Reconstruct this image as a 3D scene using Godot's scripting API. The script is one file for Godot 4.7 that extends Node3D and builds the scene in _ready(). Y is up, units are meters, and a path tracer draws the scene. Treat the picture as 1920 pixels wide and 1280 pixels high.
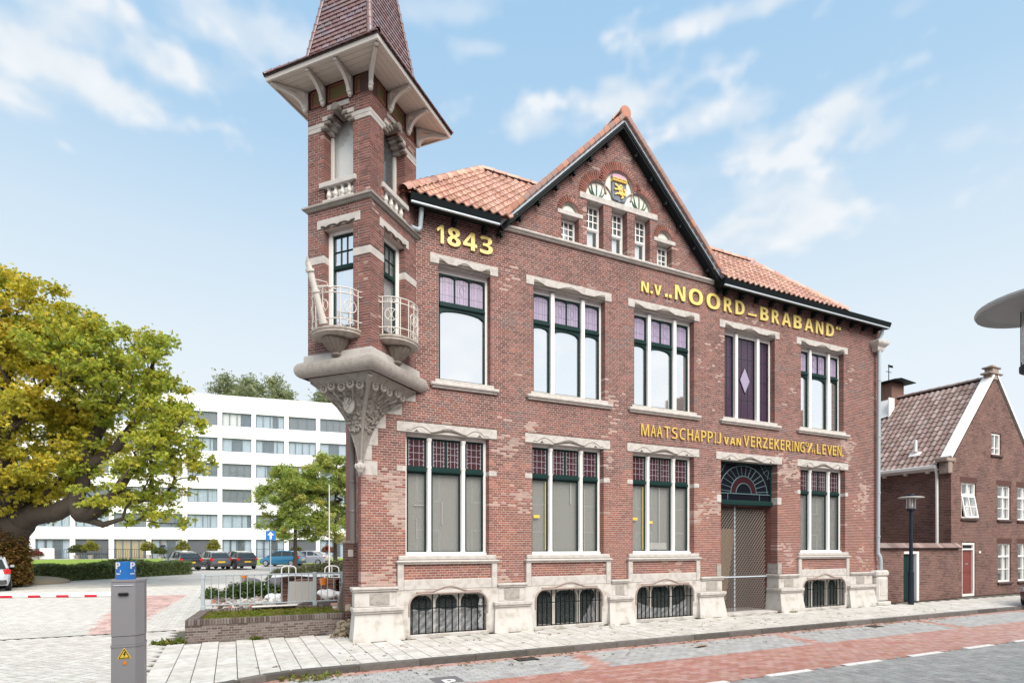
extends Node3D
# A brick insurance office with a corner turret, its street and the car park beside it.

const CAM := Vector3(-2.181, 1.9, 11.682)
const YAW := 25.87            # degrees the view is turned to the right of the facade's normal
var rng := RandomNumberGenerator.new()
var taken := {}
var M := {}
var PAL := {}
var fwd := Vector3(0.43633, 0, -0.89979)
var rgt := Vector3(0.89979, 0, 0.43633)

# ------------------------------------------------------------------ geometry
class Geo:
	var st := SurfaceTool.new()
	var n := 0
	func _init():
		st.begin(Mesh.PRIMITIVE_TRIANGLES)
	func v(p: Vector3, nn: Vector3):
		st.set_normal(nn)
		st.add_vertex(p)
		n += 1
	func tri(a: Vector3, b: Vector3, c: Vector3, hint: Vector3):
		var g := (b - a).cross(c - a)
		if g.length_squared() < 1e-14:
			return
		g = g.normalized()
		if g.dot(hint) < 0:
			g = -g
			v(a, g); v(b, g); v(c, g)
		else:
			v(a, g); v(c, g); v(b, g)
	func quad(a, b, c, d, hint):
		tri(a, b, c, hint)
		tri(a, c, d, hint)
	func stri(a, b, c, na: Vector3, nb: Vector3, nc: Vector3):   # smooth
		var g: Vector3 = (b - a).cross(c - a)
		if g.length_squared() < 1e-14:
			return
		if g.dot(na + nb + nc) < 0:
			v(a, na); v(b, nb); v(c, nc)
		else:
			v(a, na); v(c, nc); v(b, nb)
	func box(a: Vector3, b: Vector3):
		obox(Transform3D(Basis.from_scale((b - a).abs()), (a + b) / 2))
	func obox(t: Transform3D):     # unit cube under t
		for ax in 3:
			for s in [-1.0, 1.0]:
				var nn := Vector3.ZERO
				nn[ax] = s
				var u := Vector3.ZERO
				u[(ax + 1) % 3] = 0.5
				var w := Vector3.ZERO
				w[(ax + 2) % 3] = 0.5
				var c: Vector3 = nn * 0.5
				quad(t * (c - u - w), t * (c + u - w), t * (c + u + w), t * (c - u + w), t.basis * nn)
	func bbox(a: Vector3, b: Vector3, ch := 0.01):   # chamfered box
		cbox(Transform3D(Basis(), (a + b) / 2), (b - a).abs() / 2, ch)
	func cbox(t: Transform3D, h: Vector3, ch: float):
		ch = minf(ch, minf(h.x, minf(h.y, h.z)) * 0.7)
		var i := h - Vector3.ONE * ch
		for ax in 3:
			var p := (ax + 1) % 3
			var q := (ax + 2) % 3
			for s in [-1.0, 1.0]:
				var nn := Vector3.ZERO
				nn[ax] = s
				var f := []
				for k in [[-1, -1], [1, -1], [1, 1], [-1, 1]]:
					var w := Vector3.ZERO
					w[ax] = h[ax] * s; w[p] = i[p] * k[0]; w[q] = i[q] * k[1]
					f.append(t * w)
				quad(f[0], f[1], f[2], f[3], t.basis * nn)
				for s2 in [-1.0, 1.0]:     # edge along q between faces ax and p
					var e := []
					for k in [-1.0, 1.0]:
						var w1 := Vector3.ZERO
						w1[ax] = h[ax] * s; w1[p] = i[p] * s2; w1[q] = i[q] * k
						var w2 := Vector3.ZERO
						w2[ax] = i[ax] * s; w2[p] = h[p] * s2; w2[q] = i[q] * k
						e.append(t * w1)
						e.append(t * w2)
					var en := Vector3.ZERO
					en[ax] = s; en[p] = s2
					quad(e[0], e[1], e[3], e[2], t.basis * en)
		for sx in [-1.0, 1.0]:
			for sy in [-1.0, 1.0]:
				for sz in [-1.0, 1.0]:
					tri(t * Vector3(h.x * sx, i.y * sy, i.z * sz), t * Vector3(i.x * sx, h.y * sy, i.z * sz), t * Vector3(i.x * sx, i.y * sy, h.z * sz), t.basis * Vector3(sx, sy, sz))
	func prism(poly: PackedVector2Array, t: Transform3D, d0: float, d1: float):   # poly in t's xy plane, from z=d0 to z=d1
		var idx := Geometry2D.triangulate_polygon(poly)
		for k in range(0, idx.size(), 3):
			var a := poly[idx[k]]
			var b := poly[idx[k + 1]]
			var c := poly[idx[k + 2]]
			tri(t * Vector3(a.x, a.y, d1), t * Vector3(b.x, b.y, d1), t * Vector3(c.x, c.y, d1), t.basis.z * signf(d1 - d0))
			tri(t * Vector3(a.x, a.y, d0), t * Vector3(b.x, b.y, d0), t * Vector3(c.x, c.y, d0), -t.basis.z * signf(d1 - d0))
		var cw := 1.0 if Geometry2D.is_polygon_clockwise(poly) else -1.0
		for k in poly.size():
			var a := poly[k]
			var b := poly[(k + 1) % poly.size()]
			var o := Vector2(-(b - a).y, (b - a).x) * cw
			quad(t * Vector3(a.x, a.y, d0), t * Vector3(b.x, b.y, d0), t * Vector3(b.x, b.y, d1), t * Vector3(a.x, a.y, d1), t.basis * Vector3(o.x, o.y, 0))
	func tube(pts: Array, radii, sides := 8, caps := true):
		var rings := []
		var up := Vector3.UP
		for k in pts.size():
			var d: Vector3 = (pts[mini(k + 1, pts.size() - 1)] - pts[maxi(k - 1, 0)]).normalized()
			if absf(d.dot(up)) > 0.95:
				up = Vector3.RIGHT if absf(d.x) < 0.9 else Vector3.BACK
			var x := d.cross(up).normalized()
			var y := x.cross(d).normalized()
			up = y
			var r: float = radii if radii is float else radii[k]
			var ring := []
			for s in sides:
				var a := TAU * s / sides
				var nn := x * cos(a) + y * sin(a)
				ring.append([pts[k] + nn * r, nn])
			rings.append(ring)
		for k in pts.size() - 1:
			for s in sides:
				var a = rings[k][s]
				var b = rings[k][(s + 1) % sides]
				var c = rings[k + 1][(s + 1) % sides]
				var d = rings[k + 1][s]
				stri(a[0], b[0], c[0], a[1], b[1], c[1])
				stri(a[0], c[0], d[0], a[1], c[1], d[1])
		if caps:
			for e in [0, pts.size() - 1]:
				var hint: Vector3 = (pts[0] - pts[1]) if e == 0 else (pts[e] - pts[e - 1])
				for s in sides - 2:
					tri(rings[e][0][0], rings[e][s + 1][0], rings[e][s + 2][0], hint)
	func lathe(prof: Array, t: Transform3D, segs := 16, a0 := 0.0, a1 := TAU, sx := 1.0, sz := 1.0):   # prof: Vector2(radius, y)
		for k in prof.size() - 1:
			var p: Vector2 = prof[k]
			var q: Vector2 = prof[k + 1]
			var sl := Vector2(q.y - p.y, -(q.x - p.x)).normalized()
			for s in segs:
				var aa := a0 + (a1 - a0) * s / segs
				var bb := a0 + (a1 - a0) * (s + 1) / segs
				var ca := Vector3(cos(aa) * sx, 0, sin(aa) * sz)
				var cb := Vector3(cos(bb) * sx, 0, sin(bb) * sz)
				var na := (t.basis * Vector3(cos(aa) / sx * sl.x, sl.y, sin(aa) / sz * sl.x)).normalized()
				var nb := (t.basis * Vector3(cos(bb) / sx * sl.x, sl.y, sin(bb) / sz * sl.x)).normalized()
				var A: Vector3 = t * (ca * p.x + Vector3(0, p.y, 0))
				var B: Vector3 = t * (cb * p.x + Vector3(0, p.y, 0))
				var C: Vector3 = t * (cb * q.x + Vector3(0, q.y, 0))
				var D: Vector3 = t * (ca * q.x + Vector3(0, q.y, 0))
				stri(A, B, C, na, nb, nb)
				stri(A, C, D, na, nb, na)
	func torus(t: Transform3D, R: float, r: float, segs := 14, sides := 6):   # ring in t's xy plane
		var pts := []
		for k in segs + 1:
			var a := TAU * k / segs
			pts.append(t * Vector3(cos(a) * R, sin(a) * R, 0))
		tube(pts, r, sides, false)
	func ball(c: Vector3, r: Vector3, b := Basis(), seg := 10, rings := 6):
		for k in rings:
			for s in seg:
				var q := []
				for e in [[k, s], [k, s + 1], [k + 1, s + 1], [k + 1, s]]:
					var th: float = PI * e[0] / rings
					var ph: float = TAU * e[1] / seg
					var u := Vector3(sin(th) * cos(ph), cos(th), sin(th) * sin(ph))
					q.append([c + b * (u * r), (b * (u / r)).normalized()])
				stri(q[0][0], q[1][0], q[2][0], q[0][1], q[1][1], q[2][1])
				stri(q[0][0], q[2][0], q[3][0], q[0][1], q[2][1], q[3][1])
	func mesh() -> ArrayMesh:
		return st.commit()

# ------------------------------------------------------------------ nodes
func numbered(s: String) -> String:
	if not taken.has(s):
		taken[s] = 0
		return s
	taken[s] += 1
	return "%s_%03d" % [s, taken[s]]

func thing(called: String, label: String, category: String, group := "", at := Vector3.ZERO, turn := 0.0) -> Node3D:
	var o := Node3D.new()
	o.name = numbered(called)
	add_child(o, true)
	o.position = at
	o.rotation.y = turn
	tag(o, label, category, group)
	return o

func tag(o: Node, label: String, category: String, group := ""):
	o.set_meta("label", label)
	o.set_meta("category", category)
	if group:
		o.set_meta("group", group)

func part(parent: Node, called: String, g, m: Material) -> MeshInstance3D:
	var o := MeshInstance3D.new()
	o.name = called
	o.mesh = g.mesh() if g is Geo else g
	o.material_override = m
	parent.add_child(o, true)
	return o

func struct(called: String, g, m: Material) -> MeshInstance3D:
	var o := part(self, called, g, m)
	o.set_meta("kind", "structure")
	return o

func seen_px(p: Vector3) -> float:     # how large a metre shows, 0 when out of view
	var d := p - CAM
	var z := d.dot(fwd)
	if z < 0.5:
		return 0.0
	var x := d.dot(rgt) / z * 1086.0
	var y := 383.0 - d.y / z * 1086.0
	if absf(x) > 965 or y < -645 or y > 645:
		return 0.0
	return 1086.0 / z

# alike pieces: the largest in view each a node, the rest one object of copies
func pieces(parent: Node3D, called: String, me: Mesh, xf: Array, tone: PackedInt32Array, pal: String, limit := 300):
	var order := []
	var g := parent.global_transform
	for i in xf.size():
		order.append([seen_px(g * (xf[i] as Transform3D).origin), i])
	order.sort_custom(func(a, b): return a[0] > b[0] or (a[0] == b[0] and a[1] < b[1]))
	var mats: Array = PAL[pal].mats
	var cols: Array = PAL[pal].cols
	var k := 0
	while k < mini(limit, order.size()) and order[k][0] > 0:
		var i: int = order[k][1]
		var o := MeshInstance3D.new()
		o.name = called
		o.mesh = me
		o.material_override = mats[tone[i]]
		o.transform = xf[i]
		parent.add_child(o, true)
		k += 1
	if k < order.size():
		var mm := MultiMesh.new()
		mm.transform_format = MultiMesh.TRANSFORM_3D
		mm.use_colors = true
		mm.mesh = me
		mm.instance_count = order.size() - k
		for j in range(k, order.size()):
			var i: int = order[j][1]
			mm.set_instance_transform(j - k, xf[i])
			mm.set_instance_color(j - k, cols[tone[i]])
		var mi := MultiMeshInstance3D.new()
		mi.name = called + "_field"
		mi.multimesh = mm
		mi.material_override = PAL[pal].many
		mi.set_meta("kind", "stuff")
		parent.add_child(mi, true)

func scatter(parent: Node3D, called: String, me: Mesh, xf: Array, cols: Array, m: Material, top := false) -> MultiMeshInstance3D:
	var mm := MultiMesh.new()
	mm.transform_format = MultiMesh.TRANSFORM_3D
	mm.use_colors = true
	mm.mesh = me
	mm.instance_count = xf.size()
	for j in xf.size():
		mm.set_instance_transform(j, xf[j])
		mm.set_instance_color(j, cols[j])
	var mi := MultiMeshInstance3D.new()
	mi.name = called
	mi.multimesh = mm
	mi.material_override = m
	mi.set_meta("kind", "stuff")
	parent.add_child(mi, true)
	return mi

# ------------------------------------------------------------------ materials
var grain: NoiseTexture2D
var blotch: NoiseTexture2D

func noise_tex(freq: float, octaves: int, stops: Array, sd: int, size := 512, kind := FastNoiseLite.TYPE_SIMPLEX_SMOOTH) -> NoiseTexture2D:
	var f := FastNoiseLite.new()
	f.seed = sd
	f.noise_type = kind
	f.frequency = freq
	f.fractal_octaves = octaves
	var t := NoiseTexture2D.new()
	t.width = size
	t.height = size
	t.seamless = true
	t.noise = f
	if stops:
		var gr := Gradient.new()
		gr.offsets = PackedFloat32Array(stops.map(func(s): return s[0]))
		gr.colors = PackedColorArray(stops.map(func(s): return s[1].linear_to_srgb()))
		t.color_ramp = gr
	return t

func mat(r: float, g: float, b: float, rough := 0.85, o := {}) -> StandardMaterial3D:
	var m := StandardMaterial3D.new()
	m.albedo_color = Color(r, g, b).linear_to_srgb()
	m.roughness = rough
	m.metallic = o.get("metal", 0.0)
	m.metallic_specular = o.get("spec", 0.5)
	if o.has("tex"):
		m.albedo_texture = o.tex
	if o.has("bump"):
		m.heightmap_enabled = true
		m.heightmap_texture = o.get("bumptex", grain)
		m.heightmap_scale = o.bump
	if o.has("tex") or o.has("bump"):
		m.uv1_triplanar = true
		m.uv1_world_triplanar = true
		m.uv1_scale = Vector3.ONE * o.get("scale", 1.0)
	if o.has("back"):
		m.backlight_enabled = true
		m.backlight = Color(o.back[0], o.back[1], o.back[2]).linear_to_srgb()
	if o.has("coat"):
		m.clearcoat_enabled = true
		m.clearcoat = o.coat
		m.clearcoat_roughness = 0.05
	if o.get("tint", false):
		m.vertex_color_use_as_albedo = true
	m.cull_mode = BaseMaterial3D.CULL_DISABLED
	return m

func glass(r: float, g: float, b: float, a: float) -> StandardMaterial3D:
	var m := StandardMaterial3D.new()
	var c := Color(r, g, b).linear_to_srgb()
	c.a = a
	m.albedo_color = c
	m.transparency = BaseMaterial3D.TRANSPARENCY_ALPHA
	m.roughness = 0.02
	m.metallic_specular = 0.5
	m.cull_mode = BaseMaterial3D.CULL_DISABLED
	return m

func palette(called: String, cols: Array, rough: float, o := {}):
	var mats := []
	for c in cols:
		mats.append(mat(c.r, c.g, c.b, rough, o))
	var many_o: Dictionary = o.duplicate()
	many_o.tint = true
	PAL[called] = {"cols": cols, "mats": mats, "many": mat(1, 1, 1, rough, many_o)}

func spread(base: Array, n: int, dv: float, dh := 0.04) -> Array:   # n tones round each base colour
	var out := []
	for b in base:
		for k in n:
			var s := 1.0 + rng.randf_range(-dv, dv)
			out.append(Color(b[0] * s * (1 + rng.randf_range(-dh, dh)), b[1] * s * (1 + rng.randf_range(-dh, dh)), b[2] * s * (1 + rng.randf_range(-dh, dh))))
	return out

func make_materials():
	var W := Color(1, 1, 1)
	grain = noise_tex(0.06, 5, [[0.0, Color(0.66, 0.66, 0.66)], [0.5, Color(0.86, 0.86, 0.86)], [1.0, W]], 3)
	blotch = noise_tex(0.012, 6, [[0.0, Color(0.74, 0.72, 0.70)], [0.42, Color(0.90, 0.89, 0.88)], [0.6, Color(0.97, 0.97, 0.96)], [1.0, W]], 5)
	var stain := noise_tex(0.01, 6, [[0.0, Color(0.62, 0.58, 0.52)], [0.30, Color(0.82, 0.80, 0.76)], [0.48, Color(0.95, 0.945, 0.94)], [1.0, W]], 9)
	M.stain = stain
	var bg := {"tex": grain, "scale": 3.0, "bump": 0.25}
	# brick tones: 0-4 dark, 5-9 mid, 10-14 red, 15-19 orange, 20-24 pale bloom, 25-29 violet grey
	palette("brick", spread([[0.165, 0.072, 0.06], [0.245, 0.102, 0.082], [0.30, 0.118, 0.088], [0.36, 0.145, 0.098], [0.43, 0.30, 0.255], [0.205, 0.115, 0.105]], 5, 0.18), 0.9, bg)
	palette("dark_brick", spread([[0.15, 0.075, 0.063], [0.205, 0.105, 0.087], [0.25, 0.13, 0.105]], 5, 0.2), 0.9, bg)
	palette("grey_brick", spread([[0.12, 0.092, 0.082], [0.17, 0.135, 0.12], [0.22, 0.19, 0.175]], 4, 0.18), 0.92, bg)
	palette("pantile", spread([[0.62, 0.36, 0.28], [0.68, 0.43, 0.345], [0.56, 0.31, 0.235]], 4, 0.10), 0.7, {"tex": grain, "scale": 2.0})
	palette("brown_tile", spread([[0.24, 0.16, 0.14], [0.29, 0.20, 0.175], [0.33, 0.25, 0.225]], 4, 0.15), 0.65, {"tex": grain, "scale": 2.0})
	palette("turret_tile", spread([[0.23, 0.13, 0.125], [0.27, 0.175, 0.17], [0.28, 0.215, 0.235]], 4, 0.15), 0.33, {"tex": grain, "scale": 3.0})
	palette("verge_tile", spread([[0.46, 0.21, 0.14], [0.52, 0.26, 0.18], [0.36, 0.22, 0.19]], 4, 0.14), 0.7, {"tex": grain, "scale": 2.0})
	palette("slab", spread([[0.62, 0.60, 0.565], [0.66, 0.64, 0.605], [0.58, 0.56, 0.525]], 4, 0.045, 0.015), 0.9, {"tex": blotch, "scale": 0.7, "bump": 0.1, "bumptex": grain})
	palette("paver", spread([[0.58, 0.56, 0.53], [0.62, 0.60, 0.57], [0.55, 0.53, 0.50]], 4, 0.04, 0.012), 0.9, {"tex": blotch, "scale": 0.5})
	palette("pink_paver", spread([[0.52, 0.34, 0.31], [0.58, 0.40, 0.36]], 4, 0.1, 0.03), 0.9, {"tex": blotch, "scale": 0.5})
	palette("red_clinker", spread([[0.44, 0.215, 0.175], [0.48, 0.28, 0.24], [0.52, 0.345, 0.305]], 5, 0.06), 0.85, {"tex": blotch, "scale": 0.5, "bump": 0.15, "bumptex": grain})
	palette("grey_clinker", spread([[0.40, 0.40, 0.40], [0.44, 0.44, 0.435], [0.475, 0.47, 0.46]], 5, 0.06, 0.02), 0.85, {"tex": blotch, "scale": 0.5, "bump": 0.15, "bumptex": grain})
	palette("road_clinker", spread([[0.30, 0.305, 0.305], [0.335, 0.34, 0.34], [0.37, 0.375, 0.37]], 5, 0.07, 0.02), 0.8, {"tex": blotch, "scale": 0.5, "bump": 0.15, "bumptex": grain})
	palette("kerb", spread([[0.11, 0.105, 0.095], [0.16, 0.15, 0.14]], 4, 0.12, 0.02), 0.9, {"tex": blotch, "scale": 1.0})
	M.mortar = mat(0.62, 0.53, 0.49, 0.95, {"tex": grain, "scale": 2.0})
	M.dark_mortar = mat(0.36, 0.31, 0.285, 0.95, {"tex": grain, "scale": 2.0})
	M.joint = mat(0.12, 0.115, 0.09, 0.95, {"tex": grain, "scale": 1.5})
	M.side_brick = mat(0.24, 0.10, 0.085, 0.9, {"tex": blotch, "scale": 1.2})
	M.stone = mat(0.53, 0.505, 0.48, 0.85, {"tex": blotch, "scale": 0.9, "bump": 0.2, "bumptex": grain})
	M.base_stone = mat(0.575, 0.555, 0.53, 0.88, {"tex": stain, "scale": 0.55, "bump": 0.3, "bumptex": grain})
	M.rough_stone = mat(0.38, 0.36, 0.335, 0.92, {"tex": stain, "scale": 1.6, "bump": 2.0, "bumptex": grain})
	M.carving = mat(0.12, 0.10, 0.085, 0.9, {"tex": blotch, "scale": 2.0})
	M.corbel = mat(0.36, 0.335, 0.31, 0.9, {"tex": stain, "scale": 1.7, "bump": 1.0, "bumptex": grain})
	M.brown_stone = mat(0.36, 0.29, 0.26, 0.85, {"tex": blotch, "scale": 2.0})
	M.white = mat(0.82, 0.81, 0.79, 0.45)
	M.cream = mat(0.74, 0.70, 0.65, 0.55, {"tex": grain, "scale": 2.0})
	M.green = mat(0.010, 0.032, 0.030, 0.45, {"spec": 0.25})
	M.dark = mat(0.012, 0.017, 0.019, 0.55)
	M.dark.metallic_specular = 0.25
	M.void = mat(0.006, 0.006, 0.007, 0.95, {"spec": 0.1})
	M.cellar_glass = glass(0.5, 0.6, 0.6, 0.05)
	M.cellar_glass.metallic_specular = 0.2
	M.zinc = mat(0.40, 0.46, 0.50, 0.5, {"metal": 0.15})
	M.pale_metal = mat(0.52, 0.58, 0.64, 0.45, {"metal": 0.1})
	M.gold = mat(0.80, 0.64, 0.19, 0.35, {"metal": 0.1})
	M.gold_dark = mat(0.70, 0.50, 0.12, 0.4, {"metal": 0.1})
	M.lead = mat(0.36, 0.32, 0.37, 0.5)
	M.dark_lead = mat(0.03, 0.035, 0.04, 0.5)
	M.teal_lead = mat(0.075, 0.14, 0.15, 0.5)
	M.mirror = mat(0.93, 0.94, 0.95, 0.03, {"metal": 0.9})
	M.glass = glass(0.7, 0.8, 0.8, 0.06)
	M.blind = mat(0.60, 0.635, 0.665, 0.6, {"tex": noise_tex(0.004, 3, [[0.0, Color(0.9, 0.92, 0.95)], [1.0, W]], 21), "scale": 0.3})
	M.grey_blind = mat(0.24, 0.235, 0.215, 0.75, {"tex": noise_tex(0.2, 3, [[0.0, Color(0.7, 0.7, 0.7)], [1.0, W]], 22), "scale": 1.2})
	M.shade_blind = mat(0.17, 0.165, 0.155, 0.75, {"tex": blotch, "scale": 0.8})
	M.lilac = mat(0.40, 0.35, 0.47, 0.2, {"tex": noise_tex(0.02, 3, [[0.0, Color(0.75, 0.7, 0.8)], [1.0, W]], 23), "scale": 2.0})
	M.plum = mat(0.062, 0.028, 0.034, 0.2, {"tex": blotch, "scale": 3.0})
	M.violet = mat(0.060, 0.036, 0.066, 0.15, {"tex": blotch, "scale": 2.0})
	M.navy = mat(0.008, 0.009, 0.014, 0.2, {"spec": 0.25})
	M.iron = mat(0.006, 0.010, 0.011, 0.6, {"spec": 0.2})
	M.sheet = mat(0.52, 0.54, 0.57, 0.3)
	M.sheet.transparency = BaseMaterial3D.TRANSPARENCY_ALPHA
	M.sheet.albedo_color.a = 0.40
	M.tile_art = mat(0.70, 0.72, 0.62, 0.3)
	M.leaf_art = mat(0.05, 0.12, 0.08, 0.4)
	M.blue_slate = mat(0.13, 0.15, 0.20, 0.45)
	M.pink = mat(0.50, 0.28, 0.40, 0.5)
	M.mosaic = mat(0.22, 0.19, 0.12, 0.4, {"tex": noise_tex(0.09, 2, [[0.0, Color(0.25, 0.25, 0.2)], [0.5, Color(0.9, 0.8, 0.5)], [1.0, Color(0.3, 0.35, 0.3)]], 24), "scale": 5.0})
	M.plaster = mat(0.86, 0.86, 0.86, 0.7)
	M.wood_cream = mat(0.70, 0.63, 0.56, 0.6, {"tex": grain, "scale": 1.5})
	M.bark = mat(0.065, 0.052, 0.041, 0.95, {"tex": stain, "scale": 1.5, "bump": 3.0, "bumptex": grain})
	M.leaf = mat(1, 1, 1, 0.55, {"tint": true, "back": [0.9, 0.9, 0.45]})
	M.grass = mat(0.23, 0.36, 0.035, 0.95, {"tex": noise_tex(0.05, 5, [[0.0, Color(0.6, 0.6, 0.5)], [1.0, W]], 31), "scale": 0.25, "bump": 3.0, "bumptex": grain})
	M.soil = mat(0.30, 0.25, 0.18, 0.95, {"tex": grain, "scale": 1.2, "bump": 3.0})
	M.far_paving = mat(0.47, 0.455, 0.43, 0.9, {"tex": blotch, "scale": 0.12})
	M.rubber = mat(0.015, 0.015, 0.016, 0.8)
	M.chrome = mat(0.55, 0.56, 0.58, 0.3, {"metal": 0.8})
	M.car_glass = mat(0.03, 0.04, 0.045, 0.06)
	M.red_lamp = mat(0.55, 0.02, 0.02, 0.2)
	M.plate = mat(0.75, 0.48, 0.02, 0.5)
	M.silver_cabinet = mat(0.29, 0.29, 0.305, 0.45, {"tex": noise_tex(0.3, 2, [[0.0, Color(0.85, 0.85, 0.85)], [1.0, W]], 33), "scale": 3.0})
	M.blue_sign = mat(0.02, 0.16, 0.50, 0.4)
	M.black = mat(0.01, 0.01, 0.011, 0.5)
	M.red = mat(0.55, 0.015, 0.04, 0.4)
	M.yellow = mat(0.80, 0.55, 0.06, 0.45)
	M.orange = mat(0.75, 0.22, 0.02, 0.5)
	M.plywood = mat(0.42, 0.30, 0.18, 0.8, {"tex": grain, "scale": 1.0})
	M.red_door = mat(0.20, 0.04, 0.03, 0.4)
	M.curtain = mat(0.74, 0.74, 0.72, 0.8)
	M.window_frame_grey = mat(0.10, 0.15, 0.18, 0.5)
	M.road_white = mat(0.80, 0.79, 0.77, 0.8, {"tex": blotch, "scale": 1.5})

# ------------------------------------------------------------------ brickwork
var unit_brick: ArrayMesh
var unit_slab: ArrayMesh
var tone_noise := FastNoiseLite.new()
var bloom_noise := FastNoiseLite.new()

func cut(iv: Array, a: float, b: float) -> Array:   # takes [a, b] out of a list of intervals
	var out := []
	for i in iv:
		if b <= i[0] or a >= i[1]:
			out.append(i)
			continue
		if a > i[0] + 0.005:
			out.append([i[0], a])
		if b < i[1] - 0.005:
			out.append([b, i[1]])
	return out

func facade_tone(u: float, y: float) -> int:
	var n := tone_noise.get_noise_2d(u * 1.3, y * 1.3) + rng.randf_range(-0.4, 0.4)
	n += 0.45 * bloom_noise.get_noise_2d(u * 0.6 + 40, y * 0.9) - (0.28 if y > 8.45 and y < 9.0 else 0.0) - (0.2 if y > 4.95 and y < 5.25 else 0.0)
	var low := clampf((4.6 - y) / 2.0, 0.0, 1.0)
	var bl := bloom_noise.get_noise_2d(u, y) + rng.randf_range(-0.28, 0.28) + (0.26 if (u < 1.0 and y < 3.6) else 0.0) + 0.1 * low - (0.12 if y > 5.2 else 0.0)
	var g := 0
	if bl > 0.49:
		g = 4
	elif n < -0.30:
		g = 0 if low < 0.5 else 1
	elif n < 0.12:
		g = 1 if low < 0.6 else 2
	elif n < 0.40:
		g = (1 if rng.randf() < 0.55 else 2) if low < 0.5 else 2
	else:
		g = 5 if low < 0.4 else 3
	return g * 5 + rng.randi_range(0, 4)

# holes: Callable(y0, y1) -> list of [a, b] to leave out of that course; tone: Callable(u, y) -> index
func brickwork(parent: Node3D, T: Transform3D, u0: float, u1: float, y0: float, y1: float, holes: Callable, tone: Callable, pal := "brick", course := 0.05, deep := 0.24, mortar: Material = null, limit := 300, sx := 0.205, joint := 0.0125):
	var xf := []
	var tones := PackedInt32Array()
	var back := Geo.new()
	var n := int(round((y1 - y0) / course))
	for i in n:
		var ya := y0 + i * course
		var yb := ya + course
		var iv := [[u0, u1]]
		for h in holes.call(ya, yb):
			iv = cut(iv, h[0], h[1])
		var header := i % 2 == 1
		var step := sx * 0.5 if header else sx
		var off := 0.0
		if header:
			off = sx * 0.25
		elif i % 4 == 2:
			off = sx * 0.5
		for k in iv:
			var a: float = k[0]
			var b: float = k[1]
			if b - a < 0.02:
				continue
			back.obox(T * Transform3D(Basis.from_scale(Vector3(b - a - 0.012, course, deep - 0.005)), Vector3((a + b) / 2, (ya + yb) / 2, -(deep + 0.005) / 2)))
			var j := int(floor((a - off) / step))
			var cells := []
			while j * step + off < b:
				cells.append([maxf(a, j * step + off), minf(b, (j + 1) * step + off)])
				j += 1
			if cells.size() > 1 and cells[0][1] - cells[0][0] < 0.04:
				cells[1][0] = cells[0][0]
				cells.remove_at(0)
			if cells.size() > 1 and cells[-1][1] - cells[-1][0] < 0.04:
				cells[-2][1] = cells[-1][1]
				cells.pop_back()
			for c in cells.size():
				var p: float = cells[c][0] + (0.0 if c == 0 else joint * 0.42)
				var q: float = cells[c][1] - (0.0 if c == cells.size() - 1 else joint * 0.42)
				var th := deep + 0.004 if (c == 0 or c == cells.size() - 1) else 0.05
				var z := rng.randf_range(-0.0015, 0.0015)
				xf.append(T * Transform3D(Basis.from_scale(Vector3(q - p, course - joint, th)), Vector3((p + q) / 2, (ya + yb) / 2 + rng.randf_range(-0.0008, 0.0008), z - th / 2)))
				tones.append(tone.call((p + q) / 2, (ya + yb) / 2))
	part(parent, "mortar_bed", back, mortar if mortar else M.mortar)
	pieces(parent, "brick", unit_brick, xf, tones, pal, limit)

func rect_holes(list: Array) -> Callable:    # list of [u0, u1, y0, y1]
	return func(a: float, b: float):
		var out := []
		var m := (a + b) / 2
		for r in list:
			if m > r[2] and m < r[3]:
				out.append([r[0], r[1]])
		return out

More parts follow.
